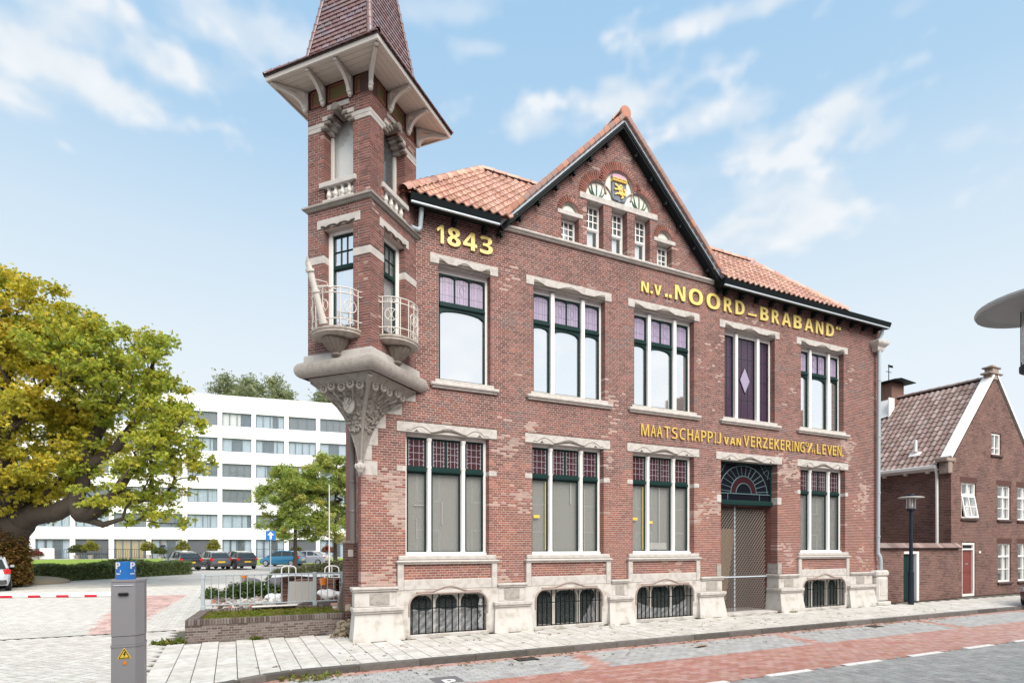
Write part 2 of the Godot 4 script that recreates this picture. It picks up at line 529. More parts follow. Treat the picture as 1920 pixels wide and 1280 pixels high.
# ------------------------------------------------------------------ sky
func make_sky() -> ImageTexture:
	var w := 1536
	var h := 768
	var im := Image.create(w, h, false, Image.FORMAT_RGBF)
	var fn := FastNoiseLite.new()
	fn.seed = 11
	fn.frequency = 4.6
	fn.fractal_octaves = 5
	fn.fractal_gain = 0.55
	var big := FastNoiseLite.new()
	big.seed = 4
	big.frequency = 1.3
	big.fractal_octaves = 4
	# clouds: azimuth, elevation, half width, half height (degrees), thickness
	var clouds := [[-11.9, 35.0, 8.4, 2.6, 0.8], [-11.2, 32.7, 5.0, 1.8, 0.75], [-14.1, 30.5, 2.9, 0.9, 0.5], [-0.1, 38.8, 7.2, 1.7, 0.6], [-4.2, 35.7, 5.0, 1.2, 0.3], [17.5, 42.6, 5.7, 0.7, 0.4], [37.3, 37.3, 5.0, 1.6, 0.95], [28.5, 35.8, 4.7, 1.0, 0.65], [45.6, 35.0, 5.0, 1.1, 0.65], [49.3, 32.6, 3.4, 1.3, 0.75], [56.0, 32.8, 3.1, 2.0, 0.95], [57.9, 31.1, 2.2, 0.9, 0.6], [51.5, 27.9, 5.7, 2.7, 0.65], [47.9, 40.6, 8.1, 0.7, 0.8], [59.8, 37.5, 2.1, 0.5, 0.35], [64.2, 29.2, 1.9, 0.8, 0.35], [23.0, 40.6, 2.4, 0.4, 0.45], [47.9, 26.5, 8.5, 1.4, 0.5], [40.8, 31.7, 5.7, 1.1, 0.2]]
	var stops := [[0.0, Color(0.84, 0.88, 0.93)], [0.17, Color(0.79, 0.85, 0.92)], [0.28, Color(0.74, 0.83, 0.90)], [0.42, Color(0.61, 0.745, 0.87)], [0.56, Color(0.42, 0.62, 0.825)], [0.70, Color(0.35, 0.565, 0.80)], [1.0, Color(0.32, 0.53, 0.78)]]
	for j in h:
		var th := PI * (j + 0.5) / h
		var y := cos(th)
		var el := 90.0 - rad_to_deg(th)
		var base := Color(0.50, 0.50, 0.48)
		if y > 0:
			for k in stops.size() - 1:
				if y >= stops[k][0]:
					base = stops[k][1].lerp(stops[k + 1][1], clampf((y - stops[k][0]) / (stops[k + 1][0] - stops[k][0]), 0, 1))
		for i in w:
			var c := base
			if y > 0:
				var ph := TAU * (i + 0.5) / w
				var d := Vector3(sin(ph) * sin(th), y, -cos(ph) * sin(th))
				var az := rad_to_deg(ph)
				if az > 180:
					az -= 360
				var f := fn.get_noise_3d(d.x * 2.2, d.y * 4.2, d.z * 2.2)
				var dens := 0.0
				var inside := az > -26 and az < 80 and el < 44
				if inside and el > 22:
					for q in clouds:
						var dx: float = (az - q[0]) / q[2]
						var dy: float = (el - q[1]) / q[3]
						var r := dx * dx + dy * dy
						if r < 6:
							dens += q[4] * clampf(1.5 * exp(-r * 0.8) + f * 1.35 - 0.34, 0, 1)
				var o := clampf(maxf(maxf(-24 - az, az - 78) / 14.0, (el - 43) / 9.0), 0, 1)
				if az < -102 or az > 156:
					o = maxf(o, 1)
				dens += o * clampf((big.get_noise_3d(d.x * 1.6, d.y * 2.4, d.z * 1.6) + 0.5 * f + 0.12) * 1.9, 0, 0.9)
				dens = clampf(dens * 0.88, 0, 0.86)
				var white := Color(0.80, 0.84, 0.88).lerp(Color(0.88, 0.90, 0.92), clampf(f * 2.0, 0, 1))
				c = base.lerp(white, dens)
			im.set_pixel(i, j, c)
	return ImageTexture.create_from_image(im)

# ------------------------------------------------------------------ the building
const LOW := [[1.985, 1.125, 0.935, 0.385], [4.98, 1.17, 0.98, 0.42], [7.84, 1.18, 1.0, 0.42], [13.99, 1.16, 1.02, 0.42]]   # centre, lintel half, opening half, mullion offset
const HIGH := [[2.355, 0.785, 0.60, 0.0], [5.015, 1.175, 0.985, 0.42], [7.86, 1.17, 0.98, 0.42], [10.915, 1.165, 0.975, 0.42], [13.965, 1.165, 0.975, 0.42]]
const DOOR := [10.9, 1.28, 1.10]
const GC := 6.40            # middle of the gable
const WALL_END := 16.75

var house: Node3D
var T0 := Transform3D()

func sbox(parent: Node, called: String, a: Vector3, b: Vector3, m: Material, ch := 0.012) -> MeshInstance3D:
	var g := Geo.new()
	g.bbox(a, b, ch)
	return part(parent, called, g, m)

func wave_lintel(c: float, h: float, y0: float, y1: float, upper: bool):
	var g := Geo.new()
	g.bbox(Vector3(c - h, y0, -0.24), Vector3(c + h, y1, 0.012), 0.008)
	var li := part(house, "lintel", g, M.stone)
	var r := Geo.new()
	var w := h * 2
	if upper:   # three carved waves along the lower edge
		g = Geo.new()
		var q := PackedVector2Array([Vector2(-h + 0.2, 0.0)])
		for k in 49:
			var x := -h + 0.2 + (w - 0.4) * k / 48.0
			q.append(Vector2(x, 0.035 + 0.035 * maxf(0, cos(x / (w - 0.4) * TAU * 2.0 + (0.0 if h > 1 else 0.0)))))
		q.append(Vector2(h - 0.2, 0.0))
		g.prism(q, Transform3D(Basis(), Vector3(c, y0 - 0.002, 0)), 0.0, 0.03)
		part(li, "carved_wave", g, M.carving)
		for lane in 3:
			var pts := []
			for k in 49:
				var x := -h + 0.2 + (w - 0.4) * k / 48.0
				var s := cos(x / (w - 0.4) * TAU * 2.0)
				pts.append(Vector3(c + x, y0 + 0.012 + (0.05 + 0.028 * lane) * (0.5 + 0.5 * s) ** 1.3 + 0.003 * lane, 0.032 if lane == 0 else 0.014))
			r.tube(pts, 0.006, 5, false)
	else:
		var pts := []
		for k in 61:
			var x := -h + 0.2 + (w - 0.4) * k / 60.0
			var t := absf(x) / (h - 0.2)
			var y := 0.0
			if t < 0.45:
				y = 0.045 + 0.05 * cos(t / 0.45 * PI)
			elif t < 0.9:
				y = 0.0 + 0.10 * sin((t - 0.45) / 0.45 * PI)
			else:
				y = 0.02 * sin((t - 0.9) * 10 * PI)
			pts.append(Vector3(c + x, y0 + 0.03 + y, 0.013))
		r.tube(pts, 0.006, 5, false)
		for lane in 3:
			pts = []
			for k in 21:
				var x := -0.42 + 0.84 * k / 20.0
				pts.append(Vector3(c + x * h / 1.17, y0 + 0.012 + (0.045 + 0.022 * lane) * (0.5 + 0.5 * cos(x / 0.42 * PI)), 0.015))
			r.tube(pts, 0.007, 5, false)
		for s in [-1, 1]:
			var q := PackedVector2Array([Vector2(-0.05, 0.0), Vector2(-0.02, 0.02), Vector2(0.0, 0.05), Vector2(0.02, 0.02), Vector2(0.05, 0.0)])
			r.prism(q, Transform3D(Basis(), Vector3(c + s * 0.63 * h, y0 + 0.02, 0.0)), 0.0, 0.02)
	part(li, "carved_lines", r, M.carving)

func frame_rect(g: Geo, u0: float, u1: float, y0: float, y1: float, w: float, z0: float, z1: float, ch := 0.008):
	g.bbox(Vector3(u0, y0, z0), Vector3(u0 + w, y1, z1), ch)
	g.bbox(Vector3(u1 - w, y0, z0), Vector3(u1, y1, z1), ch)
	g.bbox(Vector3(u0 + w, y1 - w, z0), Vector3(u1 - w, y1, z1 - 0.002), ch)
	g.bbox(Vector3(u0 + w, y0, z0), Vector3(u1 - w, y0 + w, z1 - 0.002), ch)

func bars(g: Geo, u0: float, u1: float, y0: float, y1: float, nu: int, ny: int, w: float, z: float):   # a lattice of thin bars
	for k in range(1, nu):
		var x := lerpf(u0, u1, float(k) / nu)
		g.box(Vector3(x - w, y0, z - 0.004), Vector3(x + w, y1, z + 0.004))
	for k in range(1, ny):
		var y := lerpf(y0, y1, float(k) / ny)
		g.box(Vector3(u0, y - w, z - 0.003), Vector3(u1, y + w, z + 0.003))

func pane(parent: Node, called: String, u0: float, u1: float, y0: float, y1: float, z: float, m: Material, th := 0.006):
	var g := Geo.new()
	g.box(Vector3(u0, y0, z - th), Vector3(u1, y1, z))
	part(parent, called, g, m)

func leaded(parent: Node, u0: float, u1: float, y0: float, y1: float, z: float, kind: String):
	pane(parent, "stained_glass", u0, u1, y0, y1, z, M.plum if kind == "plum" else M.lilac)
	var g := Geo.new()
	var w := u1 - u0
	if kind == "plum":
		bars(g, u0, u1, y0, y1, 3, 4, 0.0045, z + 0.003)
		for e in [u0 + 0.02, u1 - 0.02]:
			g.box(Vector3(e - 0.005, y0, z), Vector3(e + 0.005, y1, z + 0.006))
		for k in 7:
			for e in [[u0, u0 + 0.05], [u1 - 0.05, u1]]:
				var y := lerpf(y0, y1, (k + 0.5) / 7.0)
				g.box(Vector3(e[0], y - 0.006, z), Vector3(e[1], y + 0.006, z + 0.0055))
		part(parent, "lead_came", g, M.lead)
	else:
		for k in [0.2, 0.36, 0.64, 0.8]:
			g.box(Vector3(u0 + w * k - 0.004, y0, z), Vector3(u0 + w * k + 0.004, y1, z + 0.004))
		for k in [0.3, 0.78]:
			g.box(Vector3(u0, lerpf(y0, y1, k) - 0.004, z), Vector3(u1, lerpf(y0, y1, k) + 0.004, z + 0.0035))
		if kind == "diamond":
			var c := Vector3((u0 + u1) / 2, lerpf(y0, y1, 0.55), z + 0.004)
			var p := [c + Vector3(0, 0.13, 0), c + Vector3(0.055, 0, 0), c - Vector3(0, 0.13, 0), c - Vector3(0.055, 0, 0)]
			p.append(p[0])
			g.tube(p, 0.004, 4, false)
		part(parent, "lead_came", g, M.dark_came)

func arched_sash(parent: Node, u0: float, u1: float, y0: float, y1: float, z: float, w: float, rise: float, lower: Material, heads := 1):   # green sash whose head is a flat arch
	var g := Geo.new()
	g.bbox(Vector3(u0, y0, z - 0.03), Vector3(u0 + w, y1, z + 0.02), 0.006)
	g.bbox(Vector3(u1 - w, y0, z - 0.03), Vector3(u1, y1, z + 0.02), 0.006)
	g.bbox(Vector3(u0 + w, y0, z - 0.03), Vector3(u1 - w, y0 + w * 1.2, z + 0.018), 0.006)
	var per := (u1 - u0 - 2 * w) / heads
	for hd in heads:
		var a := u0 + w + per * hd
		var q := PackedVector2Array([Vector2(a, y1), Vector2(a + per, y1)])
		for k in 13:
			var t := 1.0 - k / 12.0
			q.append(Vector2(a + per * t, y1 - w - rise * (1.0 - sqrt(maxf(0, 1.0 - pow(2 * t - 1, 2))))))
		g.prism(q, Transform3D(), z - 0.028, z + 0.017)
		if hd > 0:
			g.bbox(Vector3(a - w * 0.4, y0 + w, z - 0.028), Vector3(a + w * 0.4, y1 - w - rise, z + 0.016), 0.005)
	part(parent, "sash", g, M.green)

func low_window(i: int):
	var d: Array = LOW[i]
	var c: float = d[0]
	var u0: float = c - d[2]
	var u1: float = c + d[2]
	var y0 := 1.70
	var y1 := 4.25
	var z := -0.16
	var g := Geo.new()
	frame_rect(g, u0, u1, y0, y1, 0.065, z - 0.08, z)
	g.bbox(Vector3(u0 - 0.0, y0 - 0.03, z - 0.02), Vector3(u1, y0 + 0.05, z + 0.05), 0.01)
	var win := part(house, "window", g, M.white)
	var xs := [u0 + 0.065, c - d[3] - 0.052, c - d[3] + 0.052, c + d[3] - 0.052, c + d[3] + 0.052, u1 - 0.065]
	for s in [-1, 1]:
		g = Geo.new()
		var mx: float = c + s * d[3]
		g.bbox(Vector3(mx - 0.05, y0, z - 0.08), Vector3(mx + 0.05, y1 - 0.06, z + 0.005), 0.01)
		g.lathe([Vector2(0.035, y0 + 0.04), Vector2(0.05, y0 + 0.07), Vector2(0.045, y0 + 0.1), Vector2(0.045, y1 - 0.72), Vector2(0.055, y1 - 0.7), Vector2(0.045, y1 - 0.66), Vector2(0.045, y1 - 0.16), Vector2(0.06, y1 - 0.12), Vector2(0.06, y1 - 0.07)], Transform3D(Basis(), Vector3(mx, 0, z + 0.01)), 12)
		part(win, "mullion", g, M.white)
	for k in 3:
		var a: float = xs[k * 2]
		var b: float = xs[k * 2 + 1]
		g = Geo.new()
		frame_rect(g, a, b, 1.745, 3.46, 0.035, z - 0.07, z - 0.02)
		part(win, "sash", g, M.green)
		pane(win, "pane", a + 0.03, b - 0.03, 1.775, 3.43, z - 0.045, M.glass)
		g = Geo.new()
		g.bbox(Vector3(a, 3.45, z - 0.07), Vector3(b, 3.545, z + 0.03), 0.02)
		part(win, "transom", g, M.green)
		g = Geo.new()
		frame_rect(g, a, b, 3.54, 4.185, 0.04, z - 0.07, z - 0.015)
		if k == 1:
			g.bbox(Vector3(c - 0.025, 3.58, z - 0.07), Vector3(c + 0.025, 4.145, z - 0.012), 0.006)
		part(win, "top_light_frame", g, M.green)
		if k == 1:
			leaded(win, a + 0.035, c - 0.022, 3.575, 4.15, z - 0.04, "plum")
			leaded(win, c + 0.022, b - 0.035, 3.575, 4.15, z - 0.04, "plum")
		else:
			leaded(win, a + 0.035, b - 0.035, 3.575, 4.15, z - 0.04, "plum")
	# what closes the room behind the glass
	pane(win, "blind", u0 + 0.02, u1 - 0.02, y0 + 0.02, 3.5, z - 0.12, M.grey_blind if i < 3 else M.shade_blind, 0.02)
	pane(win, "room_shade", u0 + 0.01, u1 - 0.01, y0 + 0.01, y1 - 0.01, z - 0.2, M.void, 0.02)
	if i < 3:     # what stands in the empty rooms
		var r := Geo.new()
		for e in [[[0.30, 2.05, 0.015, 0.42], [0.86, 2.35, 0.02, 0.5], [1.38, 2.0, 0.03, 1.3]], [[0.62, 1.78, 0.02, 1.6], [1.16, 2.9, 0.03, 0.5], [1.55, 1.78, 0.02, 1.5]], [[0.52, 1.78, 0.035, 1.64], [1.02, 1.78, 0.03, 1.64], [1.58, 1.9, 0.02, 1.3]]][i]:
			r.box(Vector3(u0 + e[0], e[1], z - 0.098), Vector3(u0 + e[0] + e[2], e[1] + e[3], z - 0.085))
		if i == 2:
			r.box(Vector3(u0 + 0.72, 1.8, z - 0.098), Vector3(u0 + 1.28, 1.98, z - 0.087))
		if i == 0:
			r.box(Vector3(u0 + 0.24, 2.75, z - 0.098), Vector3(u0 + 0.5, 2.772, z - 0.087))
		part(win, "room_fittings", r, M.fittings)
	if i == 1 or i == 2:
		var t := Geo.new()
		t.box(Vector3(xs[1] - 0.055, 1.8, z - 0.075), Vector3(xs[1] - 0.037, 3.42, z - 0.05))
		t.box(Vector3(xs[0] + 0.08, 2.55, z - 0.075), Vector3(xs[0] + 0.24, 2.62, z - 0.05))
		if i == 2:
			t.box(Vector3(xs[2] + 0.035, 2.47, z - 0.075), Vector3(xs[2] + 0.16, 2.54, z - 0.05))
		part(win, "yellow_tape", t, M.yellow)

func low_surround(i: int):
	var d: Array = LOW[i]
	var c: float = d[0]
	var h: float = d[1] - 0.01
	var o: float = d[2]
	wave_lintel(c, d[1], 4.25, 4.46, false)
	for s in [-1.0, 1.0]:
		sbox(house, "side_stone", Vector3(minf(c + s * o, c + s * d[1]), 3.43, -0.2), Vector3(maxf(c + s * o, c + s * d[1]), 3.55, 0.01), M.stone)
		var g := Geo.new()
		g.bbox(Vector3(minf(c + s * (h - 0.13), c + s * h), 0.98, -0.15), Vector3(maxf(c + s * (h - 0.13), c + s * h), 1.515, 0.06), 0.012)
		part(house, "apron_stone", g, M.stone)
	var sill := sbox(house, "sill", Vector3(c - h + 0.02, 1.60, -0.2), Vector3(c + h - 0.02, 1.702, 0.055), M.stone, 0.02)
	var m := Geo.new()
	m.bbox(Vector3(c - h - 0.01, 1.515, -0.15), Vector3(c + h + 0.01, 1.60, 0.075), 0.012)
	m.bbox(Vector3(c - h - 0.03, 1.555, -0.15), Vector3(c + h + 0.03, 1.59, 0.11), 0.015)
	part(sill, "moulding", m, M.stone)
	sbox(house, "apron_band", Vector3(c - h + 0.132, 0.985, -0.15), Vector3(c + h - 0.132, 1.2, 0.05), M.stone)
	var wall := Node3D.new()
	wall.name = "apron_wall"
	house.add_child(wall, true)
	brickwork(wall, Transform3D(Basis(), Vector3(0, 0, 0.01)), c - h + 0.13, c + h - 0.13, 1.2, 1.515, func(_a, _b): return [], facade_tone, "brick", 0.0525, 0.15, null, 40)

func basket(c: float, hw: float, y0: float, y1: float, r: float) -> PackedVector2Array:    # outline of an opening, from bottom left over the top to bottom right
	var p := PackedVector2Array([Vector2(c - hw, y0)])
	for k in 9:
		var a := PI - PI / 2 * k / 8.0
		p.append(Vector2(c - hw + r + r * cos(a), y1 - r + r * sin(a)))
	for k in 9:
		var a := PI / 2 - PI / 2 * k / 8.0
		p.append(Vector2(c + hw - r + r * cos(a), y1 - r + r * sin(a)))
	p.append(Vector2(c + hw, y0))
	return p

func basement(i: int):
	var d: Array = LOW[i]
	var c: float = d[0]
	var hw: float = d[2] - 0.08
	var H: float = d[1] + 0.02
	# arch stone: block with the opening cut out of it
	var hole := basket(c, hw, 0.0, 0.885, 0.24)
	var q := PackedVector2Array([Vector2(c - H, 0.0)])
	q.append_array(hole)
	q.append_array(PackedVector2Array([Vector2(c + H, 0.0), Vector2(c + H, 0.985), Vector2(c - H, 0.985)]))
	var g := Geo.new()
	g.prism(q, T0, -0.28, 0.045)
	var arch := part(house, "basement_arch", g, M.base_stone)
	g = Geo.new()
	var rim := []
	for p in basket(c, hw + 0.02, 0.45, 0.905, 0.25):
		rim.append(Vector3(p.x, p.y, 0.05))
	g.tube(rim, 0.022, 6)
	var hood := []
	for k in 25:
		var x := -0.72 + 1.44 * k / 24.0
		var t := absf(x) / 0.72
		hood.append(Vector3(c + x * hw / 0.85, 0.935 + (0.11 * pow(0.5 + 0.5 * cos(minf(t / 0.62, 1) * PI), 0.8)), 0.05))
	g.tube(hood, 0.02, 6)
	part(arch, "hood_mould", g, M.brown_stone)
	# frame of three arched lights
	var z := -0.16
	var f := Geo.new()
	var edges := [c - hw, c - hw + 2 * hw * 0.31, c + hw - 2 * hw * 0.31, c + hw]
	if i == 0:
		edges = [c - hw, c - hw / 3, c + hw / 3, c + hw]
	var outline := basket(c, hw, 0.05, 0.885, 0.24)
	var win := part(house, "basement_window", sill_geo(c, hw), M.base_stone)
	for k in 3:
		var a: float = edges[k] + (0.045 if k == 0 else 0.035)
		var b: float = edges[k + 1] - (0.045 if k == 2 else 0.035)
		var op := basket((a + b) / 2, (b - a) / 2, 0.07, 0.85, minf(0.17, (b - a) * 0.48))
		var rev := PackedVector2Array([Vector2(edges[k], 0.05)])
		rev.append_array(op)
		rev.append_array(PackedVector2Array([Vector2(edges[k + 1], 0.05), Vector2(edges[k + 1], 0.90), Vector2(edges[k], 0.90)]))
		f.prism(rev, T0, z - 0.05, z + 0.02 + 0.002 * k)
		pane(win, "pane", a, b, 0.08, 0.85, z - 0.03, M.cellar_glass)
	part(win, "frame", f, M.cream)
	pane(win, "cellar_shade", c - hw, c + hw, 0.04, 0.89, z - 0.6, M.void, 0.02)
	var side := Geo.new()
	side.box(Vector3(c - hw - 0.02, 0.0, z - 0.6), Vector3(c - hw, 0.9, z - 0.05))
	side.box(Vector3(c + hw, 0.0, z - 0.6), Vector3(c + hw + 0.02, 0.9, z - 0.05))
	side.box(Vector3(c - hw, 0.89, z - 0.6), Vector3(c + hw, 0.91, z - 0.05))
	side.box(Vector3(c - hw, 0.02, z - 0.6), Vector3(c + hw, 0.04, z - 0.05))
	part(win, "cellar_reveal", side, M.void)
	# iron grille
	var gr := Node3D.new()
	gr.name = "grille"
	house.add_child(gr, true)
	g = Geo.new()
	g.box(Vector3(c - hw - 0.05, 0.585, 0.0), Vector3(c + hw + 0.06, 0.605, 0.03))
	g.box(Vector3(c - hw, 0.07, 0.0), Vector3(c + hw, 0.085, 0.03))
	part(gr, "rail", g, M.iron)
	var nb := 12 if i == 0 else (15 if i < 3 else 13)
	for k in nb:
		var x := lerpf(c - hw + 0.05, c + hw - 0.05, float(k) / (nb - 1))
		g = Geo.new()
		g.tube([Vector3(x, 0.06, 0.015), Vector3(x, 0.80, 0.015)], 0.0135, 6)
		var tip := 0.80 + (0.03 if k % 4 in [0, 3] else 0.0)
		g.lathe([Vector2(0.011, tip - 0.03), Vector2(0.024, tip - 0.02), Vector2(0.01, tip), Vector2(0.022, tip + 0.02), Vector2(0.0, tip + 0.07)], Transform3D(Basis(), Vector3(x, 0, 0.015)), 6)
		part(gr, "bar", g, M.iron)
	if i < 3:   # plastic sheeting hung behind the bars
		var sh := Geo.new()
		var fn := FastNoiseLite.new()
		fn.seed = 40 + i
		fn.frequency = 3.0
		var spans := [[c - hw + 0.06, c + hw - 0.05]] if i != 1 else [[c + hw * 0.45, c + hw - 0.1]]
		for sp in spans:
			var nx := 26
			var ny := 10
			for a in nx:
				for b in ny:
					var corner := []
					for e in [[a, b], [a + 1, b], [a + 1, b + 1], [a, b + 1]]:
						var tx: float = float(e[0]) / nx
						var ty: float = float(e[1]) / ny
						var x: float = lerpf(sp[0], sp[1], tx)
						var top := 0.60 - 0.07 * absf(sin(tx * 9.0)) if i == 0 else (0.30 + 0.22 * pow(absf(2 * tx - 1), 2.0) if i == 2 else 0.1 + 0.6 * tx)
						var yy := lerpf(0.085, top, ty)
						corner.append(Vector3(x, yy, z + 0.06 + 0.05 * fn.get_noise_2d(x * 2 + yy, yy * 0.6) + 0.015 * sin(x * 70 + yy * 30)))
					sh.quad(corner[0], corner[1], corner[2], corner[3], Vector3(0, 0, 1))
		part(house, "plastic_sheet", sh, M.sheet)
		if i == 0:
			sh = Geo.new()
			for b in 14:
				var y := 0.12 + 0.045 * b
				var w2 := 0.05 + 0.035 * sin(b * 0.9)
				sh.ball(Vector3(c + hw - 0.09 - 0.03 * sin(b * 0.7), y, -0.04), Vector3(w2 + 0.02, 0.05, 0.04), Basis(Vector3(0, 0, 1), 0.5 * sin(b * 2.1)), 7, 5)
			part(house, "crumpled_plastic", sh, M.sheet)

func sill_geo(c: float, hw: float) -> Geo:
	var g := Geo.new()
	g.bbox(Vector3(c - hw - 0.06, -0.05, -0.25), Vector3(c + hw + 0.06, 0.06, 0.06), 0.01)
	return g

func plinth():
	# the free lengths of plinth between the basement arches and the door
	var spans := [[0.0, LOW[0][0] - LOW[0][1] - 0.02]]
	for i in 3:
		var a: float = LOW[i][0] + LOW[i][1] + 0.02
		var b: float = (LOW[i + 1][0] - LOW[i + 1][1] - 0.02) if i < 2 else DOOR[0] - DOOR[2]
		spans.append([a, b])
	spans.append([DOOR[0] + DOOR[2], LOW[3][0] - LOW[3][1] - 0.02])
	spans.append([LOW[3][0] + LOW[3][1] + 0.02, 16.3])
	for k in spans.size():
		var a: float = spans[k][0]
		var b: float = spans[k][1]
		var corner := k == 0
		var door_l := k == 3
		var door_r := k == 4
		var l := 0.0 if corner or door_r else -0.10
		var r := 0.0 if door_l else -0.10
		# battered foot, wider below, running on beside the opening as a buttress
		var g := Geo.new()
		var A := a + l
		var B := b - r
		var prof := [[0.0, 0.19, 0.05], [0.50, 0.10, 0.0], [0.55, 0.10, 0.0]]
		for s in 2:
			var p: Array = prof[s]
			var q: Array = prof[s + 1]
			var pa := Vector3(A - p[2], p[0], p[1])
			var pb := Vector3(B + p[2], p[0], p[1])
			var qa := Vector3(A - q[2], q[0], q[1])
			var qb := Vector3(B + q[2], q[0], q[1])
			var bk := -0.25 if not (door_l or door_r) else -0.40
			g.quad(pa, pb, qb, qa, Vector3(0, 0, 1))
			g.quad(Vector3(pa.x, pa.y, bk), pa, qa, Vector3(qa.x, qa.y, bk), Vector3(-1, 0, 0))
			g.quad(Vector3(pb.x, pb.y, bk), pb, qb, Vector3(qb.x, qb.y, bk), Vector3(1, 0, 0))
			if s == 1:
				g.quad(qa, qb, Vector3(qb.x, qb.y, bk), Vector3(qa.x, qa.y, bk), Vector3(0, 1, 0))
		var pl := part(house, "plinth", g, M.base_stone)
		var bk2 := -0.2 if not (door_l or door_r) else -0.38
		for m in [[0.55, 0.675, 0.17], [0.98, 1.075, 0.12]]:
			g = Geo.new()
			var y0: float = m[0]
			var y1: float = m[1]
			var z1: float = m[2]
			var e := 0.04
			var ma := A - (e if corner or door_r or l < 0 and y0 < 0.7 else 0.0)
			var mb := B + (e if door_l or y0 < 0.7 else 0.0)
			if y0 > 0.7:
				ma = a - (0.05 if corner or door_r else 0.035)
				mb = b + (0.05 if door_l else 0.035)
			g.bbox(Vector3(ma, y0 + 0.04, bk2), Vector3(mb, y1, z1), 0.014)
			g.bbox(Vector3(ma + 0.02, y0, bk2), Vector3(mb - 0.02, y0 + 0.045, z1 - 0.03), 0.01)
			part(pl, "string_moulding", g, M.stone)
		# band between the mouldings with a rough panel
		var ba := a - (0.0 if corner or door_r else 0.0)
		sbox(pl, "band", Vector3(ba, 0.675, bk2), Vector3(b, 0.98, 0.05), M.base_stone)
		var w := b - a
		var pc := (a + b) / 2 + (0.08 if corner else 0.0)
		if k == 5:
			pc = a + 0.5
		g = Geo.new()
		var pw := minf(0.42, w * 0.6) / 2
		g.bbox(Vector3(pc - pw, 0.70, 0.0), Vector3(pc + pw, 0.95, 0.062), 0.02)
		part(pl, "rough_panel", g, M.rough_stone)
	# jamb stones of the doorway
	for s in [-1.0, 1.0]:
		var a2: float = DOOR[0] + s * DOOR[2]
		var b2: float = DOOR[0] + s * (DOOR[1] - 0.02)
		sbox(house, "jamb_stone", Vector3(minf(a2, b2), 1.08, -0.36), Vector3(maxf(a2, b2), 1.40, 0.02), M.rough_stone)
		sbox(house, "jamb_stone", Vector3(minf(a2 - s * 0.01, b2), 3.08, -0.22), Vector3(maxf(a2 - s * 0.01, b2), 3.29, 0.012), M.stone)
	# stout pier at the right-hand end
	var p2 := Geo.new()
	p2.bbox(Vector3(16.28, 0.0, -0.3), Vector3(16.92, 0.12, 0.26), 0.02)
	p2.bbox(Vector3(16.32, 0.12, -0.3), Vector3(16.88, 0.92, 0.20), 0.05)
	p2.bbox(Vector3(16.28, 0.92, -0.3), Vector3(16.90, 1.12, 0.22), 0.05)
	p2.bbox(Vector3(16.44, 0.3, 0.1), Vector3(16.76, 0.86, 0.215), 0.02)
	part(house, "end_pier", p2, M.base_stone)

